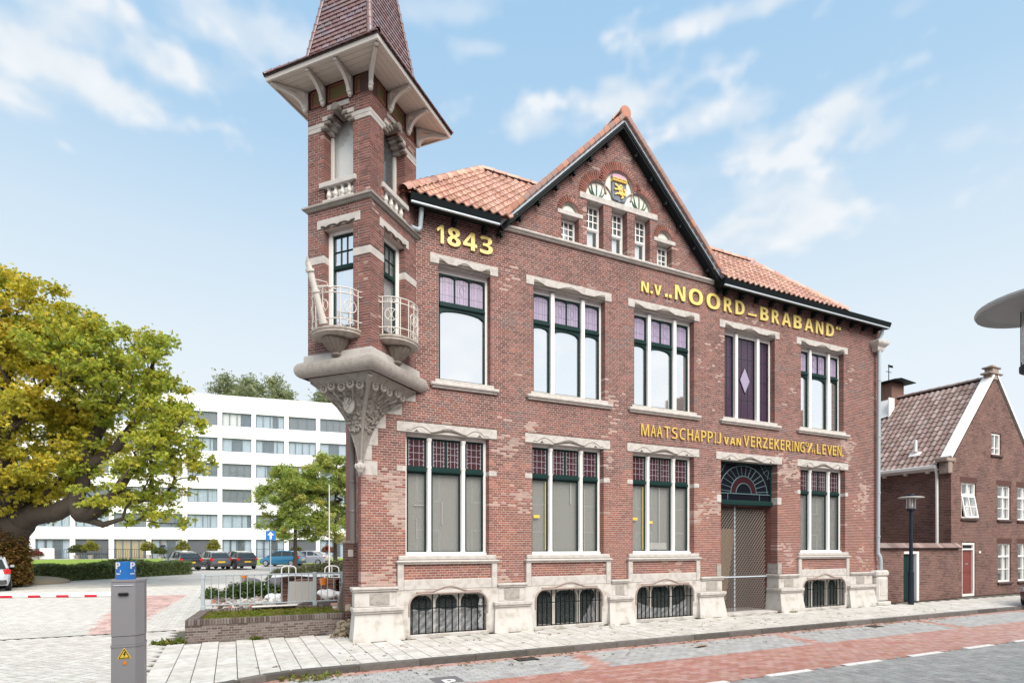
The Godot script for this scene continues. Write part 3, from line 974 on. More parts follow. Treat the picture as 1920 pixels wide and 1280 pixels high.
func high_window(i: int):
	var d: Array = HIGH[i]
	var c: float = d[0]
	var u0: float = c - d[2]
	var u1: float = c + d[2]
	var y0 := 5.40
	var y1 := 7.86
	var z := -0.16
	wave_lintel(c, d[1], 7.85, 8.055, true)
	var sill := sbox(house, "sill", Vector3(c - d[2] - 0.08, 5.34, -0.2), Vector3(c + d[2] + 0.08, 5.42, 0.03), M.stone)
	var g := Geo.new()
	g.bbox(Vector3(c - d[1], 5.265, -0.15), Vector3(c + d[1], 5.34, 0.10), 0.02)
	g.bbox(Vector3(c - d[1] + 0.03, 5.225, -0.15), Vector3(c + d[1] - 0.03, 5.268, 0.06), 0.012)
	part(sill, "drip_moulding", g, M.stone)
	g = Geo.new()
	frame_rect(g, u0, u1, y0, y1, 0.06, z - 0.08, z)
	g.bbox(Vector3(u0, y1 - 0.12, z - 0.08), Vector3(u1, y1 - 0.05, z + 0.004), 0.01)
	var win := part(house, "window", g, M.white)
	var xs: Array
	if d[3] > 0:
		xs = [u0 + 0.06, c - d[3] - 0.05, c - d[3] + 0.05, c + d[3] - 0.05, c + d[3] + 0.05, u1 - 0.06]
		for s in [-1, 1]:
			g = Geo.new()
			var mx: float = c + s * d[3]
			g.bbox(Vector3(mx - 0.05, y0, z - 0.08), Vector3(mx + 0.05, y1 - 0.05, z + 0.07), 0.012)
			part(win, "mullion", g, M.white)
	else:
		xs = [u0 + 0.06, u1 - 0.06]
	for k in xs.size() / 2:
		var a: float = xs[k * 2]
		var b: float = xs[k * 2 + 1]
		if i == 3:   # full-height stained glass
			g = Geo.new()
			frame_rect(g, a, b, y0 + 0.05, y1 - 0.11, 0.03, z - 0.06, z - 0.02)
			part(win, "sash", g, M.dark)
			pane(win, "stained_glass", a + 0.025, b - 0.025, y0 + 0.07, y1 - 0.13, z - 0.05, M.violet)
			g = Geo.new()
			bars(g, a, b, y0 + 0.05, y1 - 0.11, 2 if k != 1 else 3, 4, 0.007, z - 0.045)
			part(win, "lead_came", g, M.dark_lead)
			if k == 1:
				var cc := Vector2((a + b) / 2, 6.58)
				var p := PackedVector2Array([cc + Vector2(0, 0.38), cc + Vector2(0.2, 0), cc - Vector2(0, 0.38), cc - Vector2(0.2, 0)])
				g = Geo.new()
				g.prism(p, T0, z - 0.05, z - 0.036)
				part(win, "diamond_pane", g, M.lilac)
				g = Geo.new()
				var lp := []
				for e in [0, 1, 2, 3, 0]:
					lp.append(Vector3(p[e].x, p[e].y, z - 0.034))
				g.tube(lp, 0.014, 5, false)
				part(win, "diamond_came", g, M.dark_lead)
			continue
		arched_sash(win, a, b, y0 + 0.045, 7.02, z - 0.02, 0.035, 0.10 if d[3] > 0 and k == 1 or d[3] == 0 else 0.06, M.green)
		pane(win, "pane", a + 0.03, b - 0.03, y0 + 0.08, 7.0, z - 0.045, M.mirror)
		g = Geo.new()
		g.bbox(Vector3(a, 7.02, z - 0.07), Vector3(b, 7.11, z + 0.035), 0.025)
		part(win, "transom", g, M.green)
		var heads := 3 if d[3] == 0 else (2 if k == 1 else 1)
		arched_sash(win, a, b, 7.11, y1 - 0.115, z - 0.02, 0.035, 0.05, M.green, heads)
		var per := (b - a - 0.07) / heads
		for hd in heads:
			var a2 := a + 0.035 + per * hd
			leaded(win, a2 + 0.005, a2 + per - 0.005, 7.14, y1 - 0.14, z - 0.04, "diamond" if (heads == 3 and hd == 1) or heads == 2 else "lilac")
	if i != 3:
		pane(win, "blind", u0 + 0.02, u1 - 0.02, y0 + 0.02, 7.06, z - 0.12, M.blind, 0.02)
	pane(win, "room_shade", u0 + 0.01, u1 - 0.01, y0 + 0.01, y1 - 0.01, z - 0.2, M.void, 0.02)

func doorway():
	var c: float = DOOR[0]
	var hw: float = DOOR[2]
	wave_lintel(c, DOOR[1], 4.25, 4.455, false)
	# fanlight
	var z := -0.20
	var g := Geo.new()
	frame_rect(g, c - hw, c + hw, 3.14, 4.25, 0.05, z - 0.06, z)
	g.bbox(Vector3(c - hw, 3.04, z - 0.12), Vector3(c + hw, 3.16, z + 0.05), 0.02)
	var fan := part(house, "fanlight", g, M.green)
	pane(fan, "dark_glass", c - hw + 0.04, c + hw - 0.04, 3.16, 4.22, z - 0.035, M.navy)
	g = Geo.new()
	var o := Vector3(c - 0.0, 3.37, z - 0.03)
	for r in [0.30, 0.50, 0.92]:
		var pts := []
		for k in 25:
			var a := PI * k / 24.0
			pts.append(o + Vector3(cos(a) * r * (1.0 if r < 0.9 else 1.02), sin(a) * minf(r, 0.80), 0))
		g.tube(pts, 0.014, 5, false)
	for k in 14:
		var a := PI * (k + 0.5) / 14.0
		var r1 := 0.5
		var r2 := 0.92 if k % 3 else 1.0
		g.tube([o + Vector3(cos(a) * r1, sin(a) * r1, 0), o + Vector3(cos(a) * r2, sin(a) * minf(0.8, r2 * 0.87), 0)], 0.011, 4, false)
	g.box(Vector3(c - hw + 0.05, 3.36, z - 0.04), Vector3(c + hw - 0.05, 3.385, z - 0.015))
	for x in [-0.62, 0.62]:
		g.box(Vector3(c + x - 0.01, 3.16, z - 0.04), Vector3(c + x + 0.01, 3.36, z - 0.016))
	for s in [-1, 1]:      # spider-web corners
		var k0 := Vector3(c + s * (hw - 0.05), 4.2, z - 0.03)
		for e in [Vector3(-0.35 * s, -0.08, 0), Vector3(-0.28 * s, -0.22, 0), Vector3(-0.1 * s, -0.38, 0)]:
			g.tube([k0, k0 + e], 0.009, 4, false)
		for q in [0.5, 0.9]:
			g.tube([k0 + Vector3(-0.4 * s, 0, 0) * q, k0 + Vector3(-0.3 * s, -0.15, 0) * q, k0 + Vector3(-0.2 * s, -0.28, 0) * q, k0 + Vector3(0, -0.4, 0) * q], 0.009, 4, false)
	part(fan, "glazing_rays", g, M.teal_lead)
	var pl := Geo.new()
	var half := PackedVector2Array()
	for k in 25:
		half.append(Vector2(c + cos(PI * k / 24.0) * 0.5, 3.385 + sin(PI * k / 24.0) * 0.48))
	for k in 25:
		var a := PI - PI * k / 24.0
		half.append(Vector2(c + cos(a) * 0.3, 3.385 + sin(a) * 0.29))
	pl.prism(half, T0, z - 0.033, z - 0.028)
	part(fan, "plum_glass", pl, M.fan_plum)
	# security mesh across the porch
	var zg := -0.36
	var mesh := Geo.new()
	var cw := 0.105
	var chh := 0.062
	var nx := int((2 * hw) / cw)
	var ny := int(3.0 / chh)
	for r in ny:
		for k in nx + 1:
			var x := c - hw + cw * k + (cw / 2 if r % 2 else 0.0)
			var y := 0.06 + chh * r
			if x + cw / 2 > c + hw:
				continue
			var p := [Vector3(x - cw / 2, y, zg), Vector3(x, y + chh * 0.85, zg + 0.012), Vector3(x + cw / 2, y, zg)]
			for e in 2:
				var dv: Vector3 = p[e + 1] - p[e]
				var nn := Vector3(-dv.y, dv.x, 0).normalized() * 0.0105
				mesh.quad(p[e] - nn + Vector3(0, 0, 0.010), p[e + 1] - nn + Vector3(0, 0, 0.010), p[e + 1] + nn - Vector3(0, 0, 0.006), p[e] + nn - Vector3(0, 0, 0.006), Vector3(0, 0.3, 1))
	var gate := part(house, "security_mesh", mesh, M.mesh_metal)
	gate.set_meta("kind", "stuff")
	var rails := Geo.new()
	rails.bbox(Vector3(c - hw, 0.995, zg - 0.02), Vector3(c + hw, 1.035, zg + 0.025), 0.008)
	rails.bbox(Vector3(c - 0.22, 1.05, zg - 0.02), Vector3(c - 0.19, 3.04, zg + 0.012), 0.004)
	rails.bbox(Vector3(c - 0.22, 0.05, zg - 0.02), Vector3(c - 0.19, 0.98, zg + 0.012), 0.004)
	part(house, "mesh_rail", rails, M.pale_metal)
	var bd := Geo.new()
	bd.prism(PackedVector2Array([Vector2(c - hw, 0.1), Vector2(c - 0.52, 0.1), Vector2(c - 0.14, 2.15), Vector2(c - 0.12, 2.38), Vector2(c - hw, 2.40)]), T0, zg - 0.10, zg - 0.08)
	part(house, "plywood_board", bd, M.plywood)
	# porch walls, ceiling, old door
	var p := Geo.new()
	p.box(Vector3(c - hw - 0.05, 0, -1.1), Vector3(c - hw - 0.004, 3.1, -0.23))
	p.box(Vector3(c + hw + 0.004, 0, -1.1), Vector3(c + hw + 0.05, 3.1, -0.23))
	p.box(Vector3(c - hw, 3.05, -1.1), Vector3(c + hw, 3.1, -0.33))
	part(house, "porch_wall", p, M.side_brick)
	var dr := Geo.new()
	dr.bbox(Vector3(c - hw, 0.02, -1.1), Vector3(c - 0.01, 3.05, -1.04), 0.01)
	dr.bbox(Vector3(c + 0.01, 0.02, -1.1), Vector3(c + hw, 3.05, -1.04), 0.01)
	for s in [-1, 1]:
		for yy in [[0.25, 1.2], [1.4, 2.8]]:
			dr.bbox(Vector3(c + s * 0.55 - 0.35, yy[0], -1.05), Vector3(c + s * 0.55 + 0.35, yy[1], -1.02), 0.015)
	part(house, "old_door", dr, mat(0.07, 0.05, 0.04, 0.5))
	sbox(house, "threshold", Vector3(c - hw, -0.04, -1.1), Vector3(c + hw, 0.035, 0.05), M.base_stone)
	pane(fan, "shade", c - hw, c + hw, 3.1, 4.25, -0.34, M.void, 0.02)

# ------------------------------------------------------------------ walls of the building
func front_holes() -> Callable:
	var rects := []
	for d in LOW:
		rects.append([d[0] - d[2], d[0] + d[2], 1.0, 4.25])
		rects.append([d[0] - d[1], d[0] + d[1], 1.0, 1.605])
		rects.append([d[0] - d[1] + 0.02, d[0] + d[1] - 0.02, 1.6, 1.70])
		rects.append([d[0] - d[1], d[0] + d[1], 4.25, 4.46])
		rects.append([d[0] - d[1], d[0] + d[1], 3.43, 3.55])
	for d in HIGH:
		rects.append([d[0] - d[2], d[0] + d[2], 5.3, 7.86])
		rects.append([d[0] - d[2] - 0.08, d[0] + d[2] + 0.08, 5.34, 5.42])
		rects.append([d[0] - d[1], d[0] + d[1], 5.24, 5.34])
		rects.append([d[0] - d[1], d[0] + d[1], 7.85, 8.055])
	rects.append([DOOR[0] - DOOR[2], DOOR[0] + DOOR[2], 1.0, 4.25])
	rects.append([DOOR[0] - DOOR[1], DOOR[0] + DOOR[1], 4.25, 4.455])
	rects.append([DOOR[0] - DOOR[1] + 0.02, DOOR[0] + DOOR[1] - 0.02, 3.08, 3.29])
	rects.append([DOOR[0] - DOOR[1] + 0.02, DOOR[0] + DOOR[1] - 0.02, 1.0, 1.40])
	for q in QUOINS:
		rects.append([0.0, q[0], q[1], q[2]])
	rects.append([0.0, 1.24, 5.10, 9.3])
	rects.append([3.2, 9.75, 8.94, 9.03])
	for w in GABLE_WIN:
		rects.append([w[0], w[1], 9.03, w[2]])
		rects.append([w[0] - 0.1, w[1] + 0.1, 9.03, 9.08])
	rects.append([5.27, 7.61, 10.175, 10.33])
	rects.append([6.02, 6.86, 10.3, 10.72])
	for c in [5.015, 7.85]:
		rects.append([c - 0.355, c + 0.355, 9.665, 9.78])
	return func(a: float, b: float):
		var out := []
		var m := (a + b) / 2
		for r in rects:
			if m > r[2] and m < r[3]:
				out.append([r[0], r[1]])
		if m > 8.96:
			out.append([-1.0, GC - (12.23 - m)])
			out.append([GC + (12.23 - m), 30.0])
		for c in CIRCLES:
			var dy: float = m - c[1]
			if dy >= 0 and dy < c[2] + c[3]:
				var w := sqrt(pow(c[2] + c[3], 2) - dy * dy)
				out.append([c[0] - w, c[0] + w])
		return out

const QUOINS := [[1.26, 4.88, 5.11], [0.97, 4.575, 4.88], [0.64, 4.265, 4.575], [0.48, 3.91, 4.265], [0.36, 3.605, 3.91], [0.47, 3.31, 3.605]]
const GABLE_WIN := [[4.77, 5.25, 9.66], [5.48, 5.95, 10.18], [6.2, 6.66, 10.18], [6.9, 7.37, 10.18], [7.6, 8.08, 9.66]]
const CIRCLES := [[5.87, 10.32, 0.42, 0.2], [6.44, 10.70, 0.43, 0.2], [7.01, 10.32, 0.42, 0.2], [5.015, 9.78, 0.22, 0.13], [7.85, 9.78, 0.22, 0.13]]

func walls():
	var wall := Node3D.new()
	wall.name = "front_wall"
	house.add_child(wall, true)
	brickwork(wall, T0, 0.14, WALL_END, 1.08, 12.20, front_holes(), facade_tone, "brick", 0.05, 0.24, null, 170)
	for q in QUOINS:
		sbox(house, "quoin", Vector3(0.13, q[1] + 0.003, -0.25), Vector3(q[0], q[2] - 0.003, 0.008), M.stone, 0.006)
	# radial bricks of the arches in the gable
	var xf := []
	var tones := PackedInt32Array()
	for ci in CIRCLES.size():
		var c: Array = CIRCLES[ci]
		var n := int(PI * (c[2] + c[3] * 0.5) / 0.058)
		for k in n:
			var a := PI * (k + 0.5) / n
			var ok := true
			for cj in 3:
				if ci < 3 and cj != ci:
					var o: Array = CIRCLES[cj]
					var p := Vector2(c[0] + cos(a) * (c[2] + 0.1), c[1] + sin(a) * (c[2] + 0.1))
					if p.distance_to(Vector2(o[0], o[1])) < o[2] + (0.12 if ci != 1 else 0.02):
						ok = false
			if ci < 3 and ci != 1 and absf(c[0] + cos(a) * (c[2] + 0.1) - 6.44) < 0.44:
				ok = false
			if not ok:
				continue
			var r: float = c[2] + c[3] / 2
			xf.append(Transform3D(Basis(Vector3(0, 0, 1), a) * Basis.from_scale(Vector3(c[3] - 0.008, PI * c[2] / n - 0.006, 0.1)), Vector3(c[0] + cos(a) * r, c[1] + sin(a) * r, -0.04)))
			tones.append(rng.randi_range(5, 14))
	var arches := Geo.new()
	for c in CIRCLES:
		var q := PackedVector2Array()
		for k in 25:
			q.append(Vector2(c[0] + cos(PI * k / 24.0) * (c[2] + c[3]), c[1] + sin(PI * k / 24.0) * (c[2] + c[3])))
		arches.prism(q, T0, -0.24, -0.10 - 0.002 * c[0])
	for k in CIRCLES.size():     # mortar ring behind the radial bricks
		var c: Array = CIRCLES[k]
		for s in 24:
			var a := PI * (s + 0.5) / 24
			var p := Vector2(c[0] + cos(a) * (c[2] + c[3] / 2), c[1] + sin(a) * (c[2] + c[3] / 2))
			var inside := false
			for j in 3:
				if k < 3 and j != k and p.distance_to(Vector2(CIRCLES[j][0], CIRCLES[j][1])) < CIRCLES[j][2] + 0.03:
					inside = true
			if k < 3 and k != 1 and absf(p.x - 6.44) < 0.43 and p.y < 10.75:
				inside = true
			if not inside:
				arches.obox(Transform3D(Basis(Vector3(0, 0, 1), a) * Basis.from_scale(Vector3(c[3] + 0.004, PI * (c[2] + c[3]) / 24, 0.22)), Vector3(p.x, p.y, -0.118 - 0.0005 * s)))
	var ar := part(house, "relieving_arch", arches, M.mortar)
	pieces(ar, "arch_brick", unit_brick, xf, tones, "brick", 120)
	# white trefoil with the arms, and the two small lunettes
	var g := Geo.new()
	g.bbox(Vector3(5.27, 10.18, -0.24), Vector3(7.61, 10.325, 0.02), 0.008)
	for c in [5.015, 7.85]:
		g.bbox(Vector3(c - 0.35, 9.67, -0.24), Vector3(c + 0.35, 9.775, 0.015), 0.008)
	part(house, "arch_stone", g, M.stone)
	var poly := PackedVector2Array()
	for k in 17:
		poly.append(Vector2(7.01 + cos(PI * k / 16.0) * 0.415, 10.325 + sin(PI * k / 16.0) * 0.415))
	var full: PackedVector2Array = poly
	var mid := PackedVector2Array([Vector2(6.86, 10.33), Vector2(6.86, 10.70)])
	for k in 17:
		mid.append(Vector2(6.44 + cos(PI * k / 16.0) * 0.425, 10.70 + sin(PI * k / 16.0) * 0.425))
	mid.append(Vector2(6.02, 10.33))
	var left := PackedVector2Array()
	for k in 17:
		left.append(Vector2(5.87 + cos(PI * k / 16.0) * 0.415, 10.325 + sin(PI * k / 16.0) * 0.415))
	g = Geo.new()
	g.prism(full, T0, -0.2, -0.075)
	g.prism(mid, T0, -0.2, -0.072)
	g.prism(left, T0, -0.2, -0.078)
	var tre := part(house, "tile_panel", g, M.tile_art)
	for c in [5.015, 7.85]:
		var q := PackedVector2Array()
		for k in 17:
			q.append(Vector2(c + cos(PI * k / 16.0) * 0.215, 9.776 + sin(PI * k / 16.0) * 0.215))
		g = Geo.new()
		g.prism(q, T0, -0.2, -0.08)
		part(house, "lunette_panel", g, M.tile_art)
	g = Geo.new()
	for arcdef in [[5.87, 10.325, 0.405, 0.28, PI], [6.44, 10.70, 0.415, -0.5, PI + 0.5], [7.01, 10.325, 0.405, 0.0, PI - 0.28], [5.015, 9.776, 0.205, 0, PI], [7.85, 9.776, 0.205, 0, PI]]:
		var pts := []
		for k in 17:
			var a: float = lerpf(arcdef[3], arcdef[4], k / 16.0)
			pts.append(Vector3(arcdef[0] + cos(a) * arcdef[2], arcdef[1] + sin(a) * arcdef[2], -0.055))
		g.tube(pts, 0.02, 6, false)
	part(tre, "rim", g, M.brown_stone)
	g = Geo.new()
	for c in [5.80, 7.08]:     # flowering plants in glazed tile
		for b in [[-0.24, 0.20], [-0.17, 0.30], [0.0, 0.36], [0.17, 0.28], [0.23, 0.16]]:
			var pts := []
			var rad := []
			for k in 9:
				var t := k / 8.0
				pts.append(Vector3(c + b[0] * sin(t * PI / 2) * (1.0 + 0.1 * sin(t * 6)), 10.345 + b[1] * pow(t, 1.5) + 0.02 * sin(t * PI), -0.062))
				rad.append(0.006 + 0.012 * sin(t * PI))
			g.tube(pts, rad, 5)
	part(tre, "leaf_ornament", g, M.leaf_art)
	g = Geo.new()
	for c in [5.80, 7.08]:
		g.ball(Vector3(c, 10.66, -0.062), Vector3(0.022, 0.06, 0.012))
		for e in [[-0.24, 0.22], [0.23, 0.18], [-0.17, 0.32], [0.17, 0.3]]:
			g.ball(Vector3(c + e[0], 10.345 + e[1], -0.062), Vector3(0.014, 0.028, 0.01))
	part(tre, "bud_ornament", g, M.brown_stone)
	# shield, crown and lion
	var sc := 6.435
	var sh := PackedVector2Array()
	for q in [[-0.21, 0.78], [-0.21, 0.20], [-0.19, 0.13], [-0.12, 0.09], [-0.04, 0.08], [0, 0.02], [0.04, 0.08], [0.12, 0.09], [0.19, 0.13], [0.21, 0.20], [0.21, 0.78]]:
		sh.append(Vector2(q[0], q[1] * 0.62))
	g = Geo.new()
	g.prism(sh, Transform3D(Basis(), Vector3(sc, 10.345, 0)), -0.08, -0.01)
	var shield := part(house, "shield", g, M.blue_slate)
	var lion := PackedVector2Array()
	for p in [[-0.02, 0.60], [0.03, 0.63], [0.08, 0.60], [0.10, 0.55], [0.07, 0.50], [0.10, 0.44], [0.11, 0.38], [0.14, 0.36], [0.16, 0.42], [0.13, 0.48], [0.16, 0.54], [0.19, 0.50], [0.19, 0.40], [0.20, 0.32], [0.16, 0.27], [0.12, 0.31], [0.10, 0.28], [0.13, 0.22], [0.10, 0.17], [0.04, 0.15], [0.03, 0.19], [0.08, 0.21], [0.06, 0.26], [0.01, 0.30], [-0.05, 0.27], [-0.09, 0.28], [-0.14, 0.23], [-0.17, 0.25], [-0.13, 0.30], [-0.08, 0.33], [-0.03, 0.36], [-0.02, 0.42], [-0.08, 0.43], [-0.14, 0.40], [-0.19, 0.42], [-0.16, 0.46], [-0.10, 0.47], [-0.06, 0.50], [-0.10, 0.55], [-0.15, 0.57], [-0.17, 0.62], [-0.13, 0.63], [-0.08, 0.60], [-0.04, 0.56]]:
		lion.append(Vector2(p[0] * 0.92, p[1] * 0.70 + 0.0))
	g = Geo.new()
	g.prism(lion, Transform3D(Basis(), Vector3(sc, 10.345, 0)), -0.012, 0.02)
	g.ball(Vector3(sc + 0.03, 10.755, 0.012), Vector3(0.045, 0.038, 0.025))
	g.ball(Vector3(sc + 0.025, 10.67, 0.012), Vector3(0.05, 0.07, 0.025), Basis(Vector3(0, 0, 1), 0.3))
	g.ball(Vector3(sc + 0.045, 10.565, 0.01), Vector3(0.042, 0.06, 0.025), Basis(Vector3(0, 0, 1), -0.3))
	part(shield, "lion_relief", g, M.gold_dark)
	g = Geo.new()
	g.bbox(Vector3(sc - 0.22, 10.845, -0.08), Vector3(sc + 0.22, 10.885, 0.03), 0.01)
	for k in 7:
		var x := lerpf(-0.19, 0.19, k / 6.0)
		g.ball(Vector3(sc + x, 10.91 + 0.012 * (k % 2), 0.01), Vector3(0.028, 0.035, 0.03), Basis(), 7, 5)
	part(shield, "crown", g, M.gold_dark)
	g = Geo.new()
	var cap := PackedVector2Array([Vector2(-0.19, 0.0), Vector2(-0.22, 0.09), Vector2(-0.14, 0.13), Vector2(0, 0.15), Vector2(0.14, 0.13), Vector2(0.22, 0.09), Vector2(0.19, 0.0)])
	g.prism(cap, Transform3D(Basis(), Vector3(sc, 10.90, 0)), -0.08, -0.005)
	part(shield, "crown_cap", g, M.pink)
	# windows of the gable
	for k in 5:
		var w: Array = GABLE_WIN[k]
		var top: float = w[2]
		g = Geo.new()
		frame_rect(g, w[0], w[1], 9.08, top, 0.05, -0.24, -0.18)
		var small := k == 0 or k == 4
		var ya := 9.13 if small else 9.62
		if not small:
			g.bbox(Vector3(w[0] + 0.05, 9.58, -0.23), Vector3(w[1] - 0.05, 9.64, -0.175), 0.006)
			frame_rect(g, w[0] + 0.05, w[1] - 0.05, 9.13, 9.58, 0.02, -0.23, -0.19)
		bars(g, w[0] + 0.05, w[1] - 0.05, ya + 0.02, top - 0.05, 3, 3 if not small else 3, 0.013, -0.2)
		var win := part(house, "gable_window", g, M.white)
		pane(win, "pane", w[0] + 0.04, w[1] - 0.04, 9.12, top - 0.04, -0.215, M.glass)
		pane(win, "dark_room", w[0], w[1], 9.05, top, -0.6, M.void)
		var cu := Geo.new()
		if not small:
			cu.box(Vector3(w[0] + 0.03, 9.1, -0.27), Vector3(w[1] - 0.14, 9.6, -0.26))
		else:
			cu.box(Vector3(w[0] + 0.17, 9.1, -0.27), Vector3(w[0] + 0.30, top - 0.1, -0.26))
		part(win, "curtain", cu, M.blind)
		sbox(win, "sill", Vector3(w[0] - 0.09, 9.03, -0.24), Vector3(w[1] + 0.09, 9.085, 0.012), M.stone, 0.006)
	g = Geo.new()
	g.bbox(Vector3(3.24, 8.965, -0.2), Vector3(9.74, 9.032, 0.10), 0.02)
	g.bbox(Vector3(3.26, 8.93, -0.2), Vector3(9.72, 8.968, 0.06), 0.012)
	part(house, "string_course", g, M.stone)
	# the other walls
	g = Geo.new()
	var e := Vector3(1.41, 0, -9.0)
	var s0 := Vector3(0.14, 0, -0.02)
	g.quad(s0, e, e + Vector3(0, 9, 0), s0 + Vector3(0, 9, 0), Vector3(-1, 0, 0))
	g.quad(Vector3(WALL_END, 0, -0.02), Vector3(WALL_END, 0, -9), Vector3(WALL_END, 9, -9), Vector3(WALL_END, 9, -0.02), Vector3(1, 0, 0))
	g.quad(e, Vector3(WALL_END, 0, -9), Vector3(WALL_END, 9, -9), e + Vector3(0, 9, 0), Vector3(0, 0, -1))
	g.quad(Vector3(0.3, 8.9, -0.3), Vector3(WALL_END, 8.9, -0.3), Vector3(WALL_END, 8.9, -9), Vector3(1.41, 8.9, -9), Vector3(0, 1, 0))
	part(house, "rear_wall", g, M.side_brick)
	var sd := Node3D.new()
	sd.name = "side_wall"
	house.add_child(sd, true)
	var dv := (e - s0).normalized()
	var ts := Transform3D(Basis(-dv, Vector3.UP, (-dv).cross(Vector3.UP)), s0)
	brickwork(sd, ts, -4.0, -0.004, 0.0, 5.0, func(_a, _b): return [], facade_tone, "brick", 0.05, 0.1, null, 20)

# a pantile and its field
func pantile() -> ArrayMesh:
	var g := Geo.new()
	var n := 8
	for k in n:
		var row := []
		for e in [k, k + 1]:
			var t: float = float(e) / n
			var z := 0.026 * sin(t * TAU + 0.6) + 0.012
			row.append(Vector3(t - 0.5, 0, z))
		for e in 2:
			pass
		var a: Vector3 = row[0]
		var b: Vector3 = row[1]
		g.quad(Vector3(a.x * 0.215, -0.19, a.z + 0.032), Vector3(b.x * 0.215, -0.19, b.z + 0.032), Vector3(b.x * 0.215, 0.19, b.z), Vector3(a.x * 0.215, 0.19, a.z), Vector3(0, 0, 1))
		g.quad(Vector3(a.x * 0.215, -0.19, a.z + 0.032), Vector3(b.x * 0.215, -0.19, b.z + 0.032), Vector3(b.x * 0.215, -0.188, b.z + 0.004), Vector3(a.x * 0.215, -0.188, a.z + 0.004), Vector3(0, -1, 0))
	return g.mesh()

# tiles on a slope: T has x along the eave, y up the slope, z out of the roof; range(y) gives [x0, x1]
func tile_field(parent: Node3D, T: Transform3D, length: float, span: Callable, pal: String, me: Mesh, w: float, h: float, limit: int, called := "roof_tile"):
	var xf := []
	var tones := PackedInt32Array()
	var rows := int(length / h)
	for r in rows:
		var y := (r + 0.5) * h
		var sp: Array = span.call(y)
		var n0 := int(ceil(sp[0] / w))
		var n1 := int(floor(sp[1] / w))
		for k in range(n0, n1 + 1):
			xf.append(T * Transform3D(Basis(Vector3(0, 0, 1), rng.randf_range(-0.012, 0.012)), Vector3(k * w, y, 0.02 + rng.randf_range(-0.003, 0.003))))
			tones.append(rng.randi_range(0, PAL[pal].cols.size() - 1))
	pieces(parent, called, me, xf, tones, pal, limit)

func half_tile(r: float, l: float) -> ArrayMesh:    # half-round ridge tile lying along z
	var g := Geo.new()
	var T := Transform3D(Basis(Vector3.RIGHT, PI / 2), Vector3.ZERO)
	g.lathe([Vector2(r, -l / 2), Vector2(r * 1.1, l / 2 - 0.03), Vector2(r * 1.22, l / 2 - 0.02), Vector2(r * 1.22, l / 2), Vector2(r * 0.9, l / 2)], T, 8, PI, TAU)
	return g.mesh()

func ridge_line(parent: Node3D, a: Vector3, b: Vector3, me: Mesh, step: float, pal: String, called := "ridge_tile"):
	var n := maxi(1, int(a.distance_to(b) / step))
	var d := (b - a).normalized()
	var x := d.cross(Vector3.UP).normalized()
	var xf := []
	var tones := PackedInt32Array()
	for k in n:
		xf.append(Transform3D(Basis(x, x.cross(d) * -1.0 if x.cross(d).y < 0 else x.cross(d), d), a.lerp(b, (k + 0.5) / n)))
		tones.append(rng.randi_range(0, PAL[pal].cols.size() - 1))
	pieces(parent, called, me, xf, tones, pal, 60)

